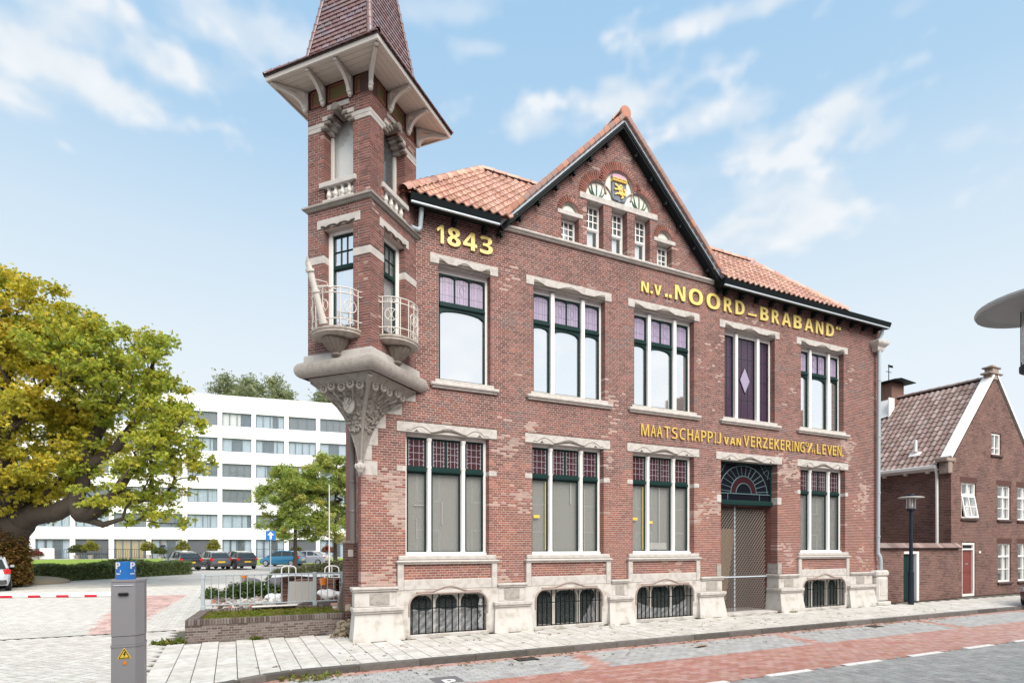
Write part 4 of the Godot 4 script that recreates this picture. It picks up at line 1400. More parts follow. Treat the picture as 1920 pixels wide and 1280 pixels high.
func roofs():
	var tile := pantile()
	var k45 := Vector3(0, 1, -1).normalized()
	var g := Geo.new()
	# left-hand roof behind the turret
	g.quad(Vector3(0.86, 8.96, 0.38), Vector3(3.2, 8.96, 0.38), Vector3(6.2, 11.86, -2.52), Vector3(3.76, 11.86, -2.52), Vector3(0, 1, 1))
	g.tri(Vector3(0.86, 8.96, 0.38), Vector3(3.76, 11.86, -2.52), Vector3(0.86, 8.96, -5.4), Vector3(-1, 1, 0))
	g.quad(Vector3(3.76, 11.86, -2.52), Vector3(9, 11.86, -2.52), Vector3(9, 8.96, -5.4), Vector3(0.86, 8.96, -5.4), Vector3(0, 1, -1))
	var lr := part(house, "left_roof", g, M.tile_bed)
	tile_field(lr, Transform3D(Basis(Vector3.RIGHT, k45, Vector3(0, 1, 1).normalized()), Vector3(0, 8.98, 0.38)), 4.1, func(y): return [0.86 + y * 0.7071 + 0.05, 3.12 + y * 0.7071], "pantile", tile, 0.2, 0.30, 150)
	var rt := half_tile(0.115, 0.36)
	ridge_line(lr, Vector3(3.76, 11.88, -2.53), Vector3(6.0, 11.88, -2.53), rt, 0.33, "pantile")
	ridge_line(lr, Vector3(0.9, 8.975, 0.36), Vector3(3.76, 11.84, -2.53), rt, 0.33, "pantile")
	# right-hand roof
	g = Geo.new()
	g.quad(Vector3(9.8, 8.98, 0.36), Vector3(14.6, 8.98, 0.36), Vector3(12.55, 10.75, -1.41), Vector3(8.0, 10.75, -1.41), Vector3(0, 1, 1))
	g.tri(Vector3(14.6, 8.98, 0.36), Vector3(12.55, 10.75, -1.41), Vector3(14.6, 8.98, -3.2), Vector3(1, 1, 0))
	g.quad(Vector3(12.55, 10.75, -1.41), Vector3(8.0, 10.75, -1.41), Vector3(8.0, 8.98, -3.2), Vector3(14.6, 8.98, -3.2), Vector3(0, 1, -1))
	var rr := part(house, "right_roof", g, M.tile_bed)
	tile_field(rr, Transform3D(Basis(Vector3.RIGHT, k45, Vector3(0, 1, 1).normalized()), Vector3(0, 8.98, 0.38)), 2.5, func(y): return [9.66 - y * 0.7071, 14.5 - y * 0.80], "pantile", tile, 0.2, 0.30, 150)
	ridge_line(rr, Vector3(8.2, 10.775, -1.41), Vector3(12.55, 10.775, -1.41), rt, 0.33, "pantile")
	ridge_line(rr, Vector3(14.6, 8.965, 0.36), Vector3(12.55, 10.74, -1.41), rt, 0.33, "pantile")
	# roof of the gable
	g = Geo.new()
	for s in [-1.0, 1.0]:
		var q := [Vector3(GC, 12.37, 0.25), Vector3(GC + s * 3.41, 8.96, 0.25), Vector3(GC + s * 3.41, 8.96, -8.0), Vector3(GC, 12.37, -8.0)]
		g.quad(q[0], q[1], q[2], q[3], Vector3(s, 1, 0))
		var dn := Vector3(0, -0.09, 0)
		g.quad(q[0] + dn, q[1] + dn, q[2] + dn, q[3] + dn, Vector3(-s, -1, 0))
	var gr := part(house, "gable_roof", g, M.tile_bed)
	for s in [-1.0, 1.0]:
		var slope := Vector3(s, -1, 0).normalized()
		var T := Transform3D(Basis(Vector3(0, 0, s), -slope, Vector3(0, 0, s).cross(-slope)), Vector3(GC + s * 3.36, 9.01, 0.0))
		tile_field(gr, T, 4.72, func(y): return ([-4.0, 0.05] if s > 0 else [-0.05, 4.0]), "pantile", tile, 0.2, 0.30, 0)
		# verge tiles: a row of angle pieces that clasp the edge
		var vt := Geo.new()
		vt.bbox(Vector3(-0.10, -0.105, -0.01), Vector3(0.10, 0.10, 0.03), 0.01)
		vt.bbox(Vector3(-0.10 if s < 0 else 0.08, -0.105, -0.085), Vector3(-0.08 if s < 0 else 0.10, 0.10, 0.0), 0.008)
		var vm := vt.mesh()
		var xf := []
		var tones := PackedInt32Array()
		for k in 23:
			xf.append(T * Transform3D(Basis(Vector3.RIGHT, -0.05), Vector3(0.22 * s, 0.1 + k * 0.202, 0.05)))
			tones.append(rng.randi_range(0, 11) if s < 0 else rng.randi_range(6, 11))
		pieces(gr, "verge_tile", vm, xf, tones, "verge_tile", 60)
		# bargeboard, soffit and their brackets
		var bb := Geo.new()
		var p := [Vector3(GC, 12.23, 0), Vector3(GC + s * 3.33, 8.90, 0)]
		var nrm := Vector3(s, 1, 0).normalized()
		bb.quad(p[0] + Vector3(0, 0, 0.335), p[1] + Vector3(0, 0, 0.335), p[1] + nrm * 0.17 * -1 + Vector3(0, 0, 0.335), p[0] - Vector3(0, 0.24, 0) + Vector3(0, 0, 0.335), Vector3(0, 0, 1)) if false else null
		for lay in [[-0.09, 0.03, 0.18, 0.235], [-0.13, -0.09, 0.0, 0.215]]:
			var a0: Vector3 = p[0] + Vector3(0, 1.4142 * lay[0], 0)
			var a1: Vector3 = p[0] + Vector3(0, 1.4142 * lay[1], 0)
			var b0: Vector3 = p[1] + nrm * lay[0]
			var b1: Vector3 = p[1] + nrm * lay[1]
			var zf := Vector3(0, 0, lay[3])
			var zb := Vector3(0, 0, lay[2])
			bb.quad(a0 + zf, b0 + zf, b1 + zf, a1 + zf, Vector3(0, 0, 1))
			bb.quad(a0 + zf, b0 + zf, b0 + zb, a0 + zb, -nrm)
			bb.quad(a1 + zf, b1 + zf, b1 + zb, a1 + zb, nrm)
			bb.quad(b0 + zf, b1 + zf, b1 + zb, b0 + zb, slope)
		part(gr, "bargeboard", bb, M.dark)
		bb = Geo.new()
		bb.quad(p[0] + Vector3(0, 0.03, 0.242), p[1] + nrm * 0.02 + Vector3(0, 0, 0.242), p[1] + nrm * -0.035 + Vector3(0, 0, 0.242), p[0] + Vector3(0, -0.05, 0.242), Vector3(0, 0, 1))
		bb.quad(p[0] + Vector3(0, 0.03, 0.242), p[1] + nrm * 0.02 + Vector3(0, 0, 0.242), p[1] + nrm * 0.02 + Vector3(0, 0, 0.30), p[0] + Vector3(0, 0.03, 0.19), nrm)
		part(gr, "edge_strip", bb, M.pale_metal)
		for k in 7:
			var c = GC + s * (0.45 + k * 0.47)
			var y := 12.23 - absf(c - GC) - 0.22
			var br := Geo.new()
			var B := Basis(slope, nrm, Vector3(0, 0, 1) * s)
			br.cbox(Transform3D(B, Vector3(c, y + 0.03, 0.09)), Vector3(0.035, 0.035, 0.09), 0.01)
			br.cbox(Transform3D(B, Vector3(c, y, 0.12) - nrm * 0.05), Vector3(0.03, 0.03, 0.05), 0.01)
			part(gr, "verge_bracket", br, M.dark)
	ridge_line(gr, Vector3(GC, 12.40, -8.0), Vector3(GC, 12.40, 0.27), rt, 0.33, "pantile")
	g = Geo.new()
	g.lathe([Vector2(0.0, -0.02), Vector2(0.12, -0.02), Vector2(0.15, 0.0), Vector2(0.15, 0.04), Vector2(0.13, 0.06), Vector2(0.0, 0.06)], Transform3D(Basis(Vector3.RIGHT, PI / 2), Vector3(GC, 12.38, 0.26)), 20)
	part(gr, "apex_disc", g, M.verge)
	# flat roof at the right and gutters
	g = Geo.new()
	g.box(Vector3(14.0, 8.9, -9), Vector3(WALL_END, 8.95, 0.0))
	g.box(Vector3(9.5, 8.9, -9.0), Vector3(14.6, 8.95, -3.0))
	part(house, "flat_roof", g, M.dark)
	for run in [[1.05, 3.03], [9.55, 16.68]]:
		g = Geo.new()
		var a: float = run[0]
		var b: float = run[1]
		var prof := [Vector2(0.0, 8.90), Vector2(0.24, 8.80), Vector2(0.33, 8.80), Vector2(0.37, 8.84), Vector2(0.42, 8.97), Vector2(0.34, 8.99), Vector2(0.0, 8.99)]
		for k in prof.size() - 1:
			var u: Vector2 = prof[k]
			var v: Vector2 = prof[k + 1]
			var o := Vector3(0, -(v.x - u.x), (v.y - u.y))
			g.quad(Vector3(a, u.y, u.x), Vector3(b, u.y, u.x), Vector3(b, v.y, v.x), Vector3(a, v.y, v.x), o)
		for x in [a, b]:
			for k in range(1, prof.size() - 1):
				g.tri(Vector3(x, prof[0].y, prof[0].x), Vector3(x, prof[k].y, prof[k].x), Vector3(x, prof[k + 1].y, prof[k + 1].x), Vector3(-1 if x == a else 1, 0, 0))
		var gu := part(house, "gutter", g, M.dark)
		g = Geo.new()
		g.bbox(Vector3(a + 0.01, 8.79, 0.335), Vector3(b - 0.01, 8.83, 0.38), 0.008)
		part(gu, "edge_strip", g, M.pale_metal)
		var n := int((b - a) / 0.56)
		for k in n:
			var x := a + 0.35 + k * (b - a - 0.6) / maxf(1, n - 1)
			g = Geo.new()
			g.bbox(Vector3(x - 0.045, 8.70, 0.0), Vector3(x + 0.045, 8.86, 0.10), 0.01)
			g.bbox(Vector3(x - 0.04, 8.76, 0.08), Vector3(x + 0.04, 8.84, 0.24), 0.02)
			part(gu, "gutter_bracket", g, M.dark)
			g = Geo.new()
			g.bbox(Vector3(x - 0.07, 8.60, -0.01), Vector3(x + 0.07, 8.70, 0.035), 0.012)
			part(gu, "bracket_stone", g, M.side_brick)
	# downpipes
	g = Geo.new()
	g.tube([Vector3(16.52, 8.82, 0.22), Vector3(16.52, 8.66, 0.2), Vector3(16.5, 8.5, 0.13), Vector3(16.5, 1.62, 0.09)], 0.055, 12)
	for y in [7.2, 5.4, 3.6, 2.2]:
		g.lathe([Vector2(0.056, y - 0.03), Vector2(0.066, y - 0.025), Vector2(0.066, y + 0.025), Vector2(0.056, y + 0.03)], Transform3D(Basis(), Vector3(16.5, 0, 0.095 + (y - 1.6) * 0.005)), 12)
	g.tube([Vector3(16.5, 1.66, 0.09), Vector3(16.54, 1.55, 0.13), Vector3(16.56, 1.42, 0.14), Vector3(16.56, 1.0, 0.14)], 0.058, 12)
	part(house, "downpipe", g, M.zinc)
	g = Geo.new()
	var hop := [[8.12, 0.13, 0.17], [8.16, 0.16, 0.19], [8.24, 0.18, 0.20], [8.32, 0.26, 0.27], [8.36, 0.285, 0.29], [8.42, 0.285, 0.29], [8.44, 0.26, 0.27]]
	for k in hop.size() - 1:
		var u: Array = hop[k]
		var v: Array = hop[k + 1]
		for s in [[-1, 1, 1, 1], [-1, 0, -1, 1], [1, 0, 1, 1]]:
			g.quad(Vector3(16.5 + s[0] * u[1], u[0], s[1] * u[2]), Vector3(16.5 + s[2] * u[1], u[0], s[3] * u[2]), Vector3(16.5 + s[2] * v[1], v[0], s[3] * v[2]), Vector3(16.5 + s[0] * v[1], v[0], s[1] * v[2]), Vector3(s[0] + s[2], 0, s[1] + s[3] - 1.0 if s[1] == s[3] else 0.0))
	g.quad(Vector3(16.24, 8.44, 0), Vector3(16.76, 8.44, 0), Vector3(16.76, 8.44, 0.27), Vector3(16.24, 8.44, 0.27), Vector3.UP)
	g.quad(Vector3(16.37, 8.12, 0), Vector3(16.63, 8.12, 0), Vector3(16.63, 8.12, 0.17), Vector3(16.37, 8.12, 0.17), Vector3.DOWN)
	part(house, "stone_hopper", g, M.stone)
	g = Geo.new()
	g.tube([Vector3(1.32, 8.84, 0.22), Vector3(1.32, 8.7, 0.2), Vector3(1.32, 8.45, 0.12), Vector3(1.27, 8.38, 0.14), Vector3(1.1, 8.36, 0.22)], 0.05, 10)
	part(house, "downpipe", g, M.zinc)
	g = Geo.new()
	g.tube([Vector3(0.02, 6.3, -0.35), Vector3(0.05, 1.95, -0.35)], 0.06, 10)
	for y in [3.2, 2.6]:
		g.lathe([Vector2(0.061, y - 0.03), Vector2(0.07, y), Vector2(0.061, y + 0.03)], Transform3D(Basis(), Vector3(0.042, 0, -0.35)), 10)
	part(house, "downpipe", g, mat(0.13, 0.12, 0.115, 0.5))

# ------------------------------------------------------------------ gilded lettering
func letter(parent: Node, ch: String, u0: float, u1: float, y0: float, y1: float, bold: bool, m: Material, z := 0.012, depth := 0.032):
	var t := TextMesh.new()
	var f := SystemFont.new()
	f.font_names = PackedStringArray(["Droid Sans"])
	f.font_weight = 700 if bold else 400
	t.font = f
	t.text = ch
	t.font_size = 96
	t.pixel_size = 0.01
	t.depth = 0.1
	t.curve_step = 1.0
	var bx := t.get_aabb()
	var o := MeshInstance3D.new()
	o.name = "letter"
	o.mesh = t
	o.material_override = m
	var s := Vector3((u1 - u0) / maxf(bx.size.x, 0.001), (y1 - y0) / maxf(bx.size.y, 0.001), depth / 0.1)
	o.scale = s
	o.position = Vector3(u0 - bx.position.x * s.x, y0 - bx.position.y * s.y, z + depth / 2)
	parent.add_child(o, true)

func lettering():
	var date := Node3D.new()
	date.name = "date_lettering"
	house.add_child(date, true)
	for d in [["1", 1.70, 1.86], ["8", 1.94, 2.24], ["4", 2.30, 2.62], ["3", 2.69, 2.99]]:
		letter(date, d[0], d[1], d[2], 8.28, 8.665, true, M.gold)
	var top := Node3D.new()
	top.name = "name_lettering"
	house.add_child(top, true)
	for d in [["N", 7.07, 7.30, 8.28, 8.535], [".", 7.36, 7.43, 8.28, 8.345], ["V", 7.48, 7.71, 8.28, 8.535], ["N", 8.16, 8.50, 8.28, 8.66], ["O", 8.63, 9.11, 8.26, 8.68], ["O", 9.25, 9.73, 8.26, 8.68], ["R", 9.87, 10.18, 8.28, 8.66], ["D", 10.30, 10.64, 8.28, 8.66], ["B", 11.26, 11.58, 8.28, 8.66], ["R", 11.72, 12.03, 8.28, 8.66], ["A", 12.14, 12.51, 8.28, 8.66], ["B", 12.63, 12.97, 8.28, 8.66], ["A", 13.11, 13.48, 8.28, 8.66], ["N", 13.60, 13.93, 8.28, 8.66], ["D", 14.07, 14.42, 8.28, 8.66]]:
		letter(top, d[0], d[1], d[2], d[3], d[4], true, M.gold)
	var g := Geo.new()
	for x in [7.83, 7.96]:
		g.bbox(Vector3(x, 8.28, 0.012), Vector3(x + 0.085, 8.37, 0.047), 0.006)
	for x in [14.53, 14.66]:
		g.bbox(Vector3(x, 8.54, 0.012), Vector3(x + 0.085, 8.63, 0.047), 0.006)
	part(top, "quotation_mark", g, M.gold)
	g = Geo.new()
	g.bbox(Vector3(10.78, 8.33, 0.012), Vector3(11.12, 8.385, 0.047), 0.006)
	part(top, "dash", g, M.gold)
	var low := Node3D.new()
	low.name = "business_lettering"
	house.add_child(low, true)
	var s := "MAATSCHAPPIJ"
	var xs := [[7.07, 7.31], [7.37, 7.53], [7.57, 7.74], [7.81, 7.99], [8.06, 8.24], [8.32, 8.5], [8.58, 8.76], [8.82, 9.0], [9.06, 9.23], [9.29, 9.46], [9.53, 9.58], [9.63, 9.76]]
	for k in s.length():
		letter(low, s[k], xs[k][0], xs[k][1], 4.67, 4.96, false, M.gold_dark, 0.012, 0.03)
	xs = [[9.88, 10.05], [10.10, 10.29], [10.34, 10.51]]
	for k in 3:
		letter(low, "VAN"[k], xs[k][0], xs[k][1], 4.67, 4.865, true, M.gold_dark, 0.012, 0.03)
	s = "VERZEKERING"
	xs = [[10.62, 10.82], [10.9, 11.05], [11.12, 11.31], [11.37, 11.55], [11.62, 11.77], [11.83, 12.03], [12.09, 12.24], [12.31, 12.5], [12.56, 12.61], [12.67, 12.86], [12.91, 13.10]]
	for k in s.length():
		letter(low, s[k], xs[k][0], xs[k][1], 4.67, 4.96, false, M.gold_dark, 0.012, 0.03)
	letter(low, "O", 13.15, 13.28, 4.85, 4.97, false, M.gold_dark, 0.012, 0.03)
	letter(low, "/", 13.22, 13.46, 4.67, 4.97, false, M.gold_dark, 0.012, 0.03)
	letter(low, "H", 13.43, 13.55, 4.67, 4.79, false, M.gold_dark, 0.012, 0.03)
	s = "LEVEN."
	xs = [[13.65, 13.82], [13.9, 14.06], [14.12, 14.33], [14.38, 14.54], [14.59, 14.77], [14.81, 14.86]]
	for k in s.length():
		letter(low, s[k], xs[k][0], xs[k][1], 4.67, 4.96 if k < 5 else 4.72, false, M.gold_dark, 0.012, 0.03)

# ------------------------------------------------------------------ corner turret
const TA := Vector3(1.2704, 0, 0.0)
const TB := Vector3(0.098, 0, 1.0584)
const TC := Vector3(-0.8611, 0, -0.0039)
const NR := Vector3(0.6701, 0, 0.74227)
const NL := Vector3(-0.74227, 0, 0.6701)

func corners(o: float, closed: bool) -> Array:    # plan of the turret pushed out by o
	var dR := Vector3(0.74227, 0, -0.6701)
	var dL := Vector3(-0.6701, 0, -0.74227)
	var D := TA + (TC - TB)
	if closed:
		return [TA + (NR + dR) * o, TB + (NR + NL) * o, TC + (NL + dL) * o, D + (dR + dL) * o]
	return [TA + NR * o + dR * (o * 0.9 if o > 0.02 else 0.0), TB + (NR + NL) * o, TC + (NL + dL) * o, TC + dL * o - NL * 0.75]

func band(g: Geo, prof: Array, closed := false):     # prof: Vector2(push out, height), swept round the turret
	for k in prof.size() - 1:
		var a := corners(prof[k].x, closed)
		var b := corners(prof[k + 1].x, closed)
		var n := 4 if closed else 3
		for s in n:
			var i := s
			var j := (s + 1) % 4
			var out: Vector3 = [NL, NL, NL, NL][0]
			out = ((a[i] + a[j]) / 2 - (TA + TC) / 2)
			var e := Vector2(prof[k + 1].x - prof[k].x, prof[k + 1].y - prof[k].y)
			var hint := out.normalized() * e.y + Vector3.UP * -e.x
			var up := Vector3.UP
			g.quad(a[i] + up * prof[k].y, a[j] + up * prof[k].y, b[j] + up * prof[k + 1].y, b[i] + up * prof[k + 1].y, hint)

func turret():
	var FR := Transform3D(Basis(Vector3(0.74227, 0, -0.6701), Vector3.UP, NR), TB)
	var FL := Transform3D(Basis(Vector3(0.6701, 0, 0.74227), Vector3.UP, NL), TB)
	var faces := [[FR, 0.79, 0.36, 0.004, 1.58, 0.37], [FL, -0.715, 0.335, -1.43, -0.004, 0.335]]
	for fi in 2:
		var F: Transform3D = faces[fi][0]
		var c: float = faces[fi][1]
		var hw: float = faces[fi][2]
		var a: float = faces[fi][3]
		var b: float = faces[fi][4]
		var wall := Node3D.new()
		wall.name = "turret_wall"
		house.add_child(wall, true)
		var steps := [[9.74, 9.82, 0.78], [9.82, 9.90, 0.56], [9.90, 9.985, 0.34]]
		var holes := [[c - hw, c + hw, 5.85, 7.885], [c - 0.50, c + 0.50, 7.885, 8.06], [a - 1, c - hw, 7.24, 7.39], [c + hw, b + 1, 7.24, 7.39], [c - hw, c + hw, 8.35, 9.74], [a - 1, b + 1, 9.74, 9.90], [c - 0.36, c + 0.36, 9.90, 9.985], [c - 0.1, c + 0.1, 9.985, 10.09], [c - 0.26, c + 0.26, 10.09, 10.19], [a - 1, b + 1, 8.26, 8.36]]
		brickwork(wall, F, a, b, 5.51, 10.21, rect_holes(holes), func(u, y): return facade_tone(u + 30 * fi, y), "brick", 0.05, 0.24, null, 45)
		# stone of this face
		var g := Geo.new()
		var t := func(x0, x1, y0, y1, z, zb):
			var gg := Geo.new()
			gg.cbox(F * Transform3D(Basis(), Vector3((x0 + x1) / 2, (y0 + y1) / 2, (z + zb) / 2)), Vector3(absf(x1 - x0) / 2, (y1 - y0) / 2, absf(z - zb) / 2), 0.006)
			part(house, "turret_stone", gg, M.stone)
		var ea := a + (0.0 if fi == 0 else 0.0)
		t.call(ea - (0.012 if fi == 0 else 0.0), c - hw, 7.242, 7.388, 0.008, -0.24)
		t.call(c + hw, b + (0.0 if fi == 0 else -0.006), 7.242, 7.388, 0.010, -0.24)
		t.call(c - 0.495, c + 0.495, 7.887, 8.058, 0.012, -0.24)
		for s in [-1.0, 1.0]:
			var edge: float = a if s < 0 else b
			var last: float = edge
			if fi == 1 and s > 0:
				last = -0.008
			if fi == 0 and s < 0:
				last = -0.006
			for st in steps:
				var inner: float = c + s * hw * st[2]
				var outer: float = last if st[0] < 9.9 else c + s * 0.355
				t.call(minf(inner, outer), maxf(inner, outer), st[0] + 0.002, st[1], 0.010 + (0.02 if st[0] > 9.89 else 0.0), -0.24)
		t.call(c - 0.255, c + 0.255, 10.092, 10.188, 0.012, -0.2)
		g = Geo.new()
		g.lathe([Vector2(0.0, 0.13), Vector2(0.065, 0.13), Vector2(0.08, 0.115), Vector2(0.08, -0.2), Vector2(0.0, -0.2)], F * Transform3D(Basis(Vector3.RIGHT, PI / 2), Vector3(c, 10.03, 0)), 14)
		for s in [-1.0, 1.0]:
			for st in steps:
				var inner: float = c + s * hw * st[2]
				g.cbox(F * Transform3D(Basis(), Vector3(inner + s * 0.05, (st[0] + st[1]) / 2 - 0.012, -0.02)), Vector3(0.07, 0.032, 0.065), 0.015)
		part(house, "hood_stone", g, M.hood)
		# ledge carvings above the French window
		g = Geo.new()
		for k in 6:
			var x := c - 0.33 + 0.13 * k
			g.ball(F * Vector3(x, 7.91, 0.02), Vector3(0.075, 0.022, 0.02), F.basis * Basis(Vector3(0, 0, 1), 0.25 * (1 if k % 2 else -1)), 8, 5)
		part(house, "carved_wave", g, M.carving)
		# French window
		g = Geo.new()
		var box := func(gg, x0, x1, y0, y1, z0, z1): gg.cbox(F * Transform3D(Basis(), Vector3((x0 + x1) / 2, (y0 + y1) / 2, (z0 + z1) / 2)), Vector3((x1 - x0) / 2, (y1 - y0) / 2, (z1 - z0) / 2), 0.006)
		box.call(g, c - hw, c - hw + 0.09, 5.85, 7.885, -0.23, -0.13)
		box.call(g, c + hw - 0.09, c + hw, 5.85, 7.885, -0.23, -0.13)
		box.call(g, c - hw + 0.09, c + hw - 0.09, 7.80, 7.885, -0.23, -0.132)
		var fw := part(house, "french_window", g, M.white)
		g = Geo.new()
		var x0 := c - hw + 0.09
		var x1 := c + hw - 0.09
		box.call(g, x0, x0 + 0.035, 5.86, 7.80, -0.21, -0.16)
		box.call(g, x1 - 0.035, x1, 5.86, 7.80, -0.21, -0.16)
		box.call(g, x0 + 0.035, x1 - 0.035, 7.76, 7.80, -0.21, -0.162)
		box.call(g, x0 + 0.035, x1 - 0.035, 7.14, 7.22, -0.22, -0.14)
		box.call(g, x0 + 0.035, x1 - 0.035, 5.86, 6.08, -0.21, -0.162)
		for k in [1, 2]:
			var x := lerpf(x0 + 0.035, x1 - 0.035, k / 3.0)
			box.call(g, x - 0.012, x + 0.012, 7.22, 7.76, -0.2, -0.165)
		box.call(g, x0 + 0.035, x1 - 0.035, 7.475, 7.50, -0.2, -0.168)
		part(fw, "sash", g, M.green)
		g = Geo.new()
		box.call(g, x0 + 0.03, x1 - 0.03, 6.06, 7.77, -0.192, -0.186)
		part(fw, "pane", g, M.mirror if fi == 1 else M.glass)
		g = Geo.new()
		box.call(g, x0, x1, 6.0, 7.8, -0.26, -0.25)
		part(fw, "blind", g, M.blind if fi == 1 else M.grey_curtain)
		g = Geo.new()
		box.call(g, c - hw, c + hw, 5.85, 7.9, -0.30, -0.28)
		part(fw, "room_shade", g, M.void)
		# upper window with its balustrade
		g = Geo.new()
		box.call(g, c - hw, c - hw + 0.06, 8.36, 9.72, -0.25, -0.19)
		box.call(g, c + hw - 0.06, c + hw, 8.36, 9.72, -0.25, -0.19)
		box.call(g, c - hw + 0.06, c + hw - 0.06, 8.36, 8.5, -0.25, -0.192)
		var uw := part(house, "turret_window", g, M.cream)
		g = Geo.new()
		box.call(g, c - hw + 0.05, c + hw - 0.05, 8.45, 9.98, -0.232, -0.226)
		part(uw, "pane", g, M.glass)
		g = Geo.new()
		box.call(g, c - hw, c + hw, 8.36, 10.05, -0.34, -0.32)
		part(uw, "room_shade", g, M.curtain if fi == 1 else M.void)
		g = Geo.new()
		box.call(g, c - hw - 0.08, c + hw + 0.08, 8.64, 8.735, -0.12, 0.05)
		box.call(g, c - hw - 0.02, c + hw + 0.02, 8.36, 8.41, -0.12, 0.03)
		var bal := part(house, "balustrade", g, M.stone)
		for k in 4:
			var x := lerpf(c - hw + 0.10, c + hw - 0.10, k / 3.0)
			g = Geo.new()
			g.lathe([Vector2(0.045, 8.41), Vector2(0.045, 8.43), Vector2(0.03, 8.44), Vector2(0.052, 8.49), Vector2(0.045, 8.54), Vector2(0.026, 8.60), Vector2(0.042, 8.62), Vector2(0.042, 8.64)], F * Transform3D(Basis(), Vector3(x, 0, -0.03)), 10)
			part(bal, "baluster", g, M.cream)
		# balcony
		balcony(F, c, fi)
		# frieze of tiles below the eaves
		g = Geo.new()
		box.call(g, a, b, 10.215, 10.60, -0.24, -0.035)
		var fr := part(house, "frieze", g, M.frieze_brick)
		var posts := [0.0, 0.571, 1.217, 1.58] if fi == 0 else [0.0, -0.416, -1.039, -1.43]
		for k in 3:
			var lo: float = minf(posts[k], posts[k + 1]) + 0.10
			var hi: float = maxf(posts[k], posts[k + 1]) - 0.10
			g = Geo.new()
			box.call(g, lo, hi, 10.29, 10.53, -0.04, -0.022)
			part(fr, "tile_picture", g, M.mosaic)
			g = Geo.new()
			for e in [[lo - 0.03, lo, 10.24, 10.56], [hi, hi + 0.03, 10.24, 10.56], [lo, hi, 10.53, 10.56], [lo, hi, 10.24, 10.29]]:
				box.call(g, e[0], e[1], e[2], e[3], -0.05, -0.005)
			part(fr, "brick_frame", g, M.orange_brick)
		for k in [1, 2]:
			bracket(F * Transform3D(Basis(), Vector3(posts[k], 0, 0)))
	bracket(Transform3D(Basis((NR - NL).normalized(), Vector3.UP, (NR + NL).normalized()), TB), 1.38)
	var dL := Vector3(-0.6701, 0, -0.74227)
	bracket(Transform3D(Basis((NL - dL).normalized(), Vector3.UP, (NL + dL).normalized()), TC), 1.38)
	var dR := Vector3(0.74227, 0, -0.6701)
	bracket(Transform3D(Basis((dR - NR).normalized(), Vector3.UP, (NR + dR).normalized()), TA), 1.38)
	# rear faces and core
	var g := Geo.new()
	var cs := corners(-0.003, true)
	var up := Vector3.UP
	for e in [[2, 3], [3, 0]]:
		g.quad(cs[e[0]] + up * 5.1, cs[e[1]] + up * 5.1, cs[e[1]] + up * 10.63, cs[e[0]] + up * 10.63, cs[e[0]] - cs[(e[0] + 2) % 4])
	part(house, "turret_rear_wall", g, M.side_brick)
	g = Geo.new()
	band(g, [Vector2(-0.1, 8.23), Vector2(0.03, 8.255), Vector2(0.05, 8.285), Vector2(0.085, 8.30), Vector2(0.085, 8.33), Vector2(0.02, 8.37), Vector2(-0.1, 8.37)], true)
	part(house, "ledge", g, M.ledge)
	# stone slab, torus and the carved corbel
	g = Geo.new()
	band(g, [Vector2(-0.2, 5.515), Vector2(0.05, 5.515), Vector2(0.055, 5.50), Vector2(0.055, 5.385), Vector2(0.1, 5.38)])
	part(house, "corbel_slab", g, M.stone)
	g = Geo.new()
	var pr := []
	for k in 11:
		var t := PI * k / 10.0
		pr.append(Vector2(0.07 + 0.115 * sin(t), 5.235 + 0.15 * cos(t)))
	band(g, pr)
	part(house, "torus_moulding", g, M.corbel)
	var P0 := Vector3(0.13, 0, 0.02)
	var sec := [[5.09, 1.0], [5.03, 0.95], [4.95, 0.83], [4.85, 0.71], [4.75, 0.60], [4.6, 0.45], [4.43, 0.325], [4.25, 0.235], [4.05, 0.16], [3.85, 0.10], [3.67, 0.06], [3.52, 0.045]]
	var at := func(q: Vector3, y: float) -> Vector3:
		var s := 0.0
		for k in sec.size() - 1:
			if y <= sec[k][0] and y >= sec[k + 1][0]:
				s = lerpf(sec[k + 1][1], sec[k][1], (y - sec[k + 1][0]) / (sec[k][0] - sec[k + 1][0]))
		return P0 + (q - P0) * s + Vector3(0, y, 0)
	var ring := []
	for k in 6:
		ring.append(TA.lerp(TB + (NR + NL) * 0.03, k / 6.0))
	for k in 6:
		ring.append((TB + (NR + NL) * 0.03).lerp(TC, k / 6.0))
	ring.append(TC)
	ring.append(TC - NL * 0.7)
	g = Geo.new()
	for k in sec.size() - 1:
		for j in ring.size() - 1:
			var A: Vector3 = at.call(ring[j], sec[k][0])
			var B: Vector3 = at.call(ring[j + 1], sec[k][0])
			var C2: Vector3 = at.call(ring[j + 1], sec[k + 1][0])
			var D: Vector3 = at.call(ring[j], sec[k + 1][0])
			g.quad(A, B, C2, D, (A + C2) / 2 - P0 - Vector3(0, 6, 0) + Vector3(0, 0.6, 0) - Vector3(0, (A.y + C2.y) / 2, 0) + Vector3(0, 5, 0))
	var cb := part(house, "corbel", g, M.corbel)
	g = Geo.new()
	for q in [[TB + (NR + NL) * 0.03, 0.05], [TA, 0.02], [TC, 0.025], [TA.lerp(TB, 0.35), 0.014], [TA.lerp(TB, 0.68), 0.014], [TB.lerp(TC, 0.32), 0.014], [TB.lerp(TC, 0.65), 0.014], [TA.lerp(TB, 0.84), 0.012], [TB.lerp(TC, 0.16), 0.012]]:
		var pts := []
		var rad := []
		for k in range(1, sec.size()):
			pts.append(at.call(q[0], sec[k][0]) + Vector3(0, 0, 0.004))
			rad.append(q[1] * lerpf(0.5, 1.1, sec[k][1]))
		g.tube(pts, rad, 6)
	part(cb, "rib", g, M.corbel)
	g = Geo.new()
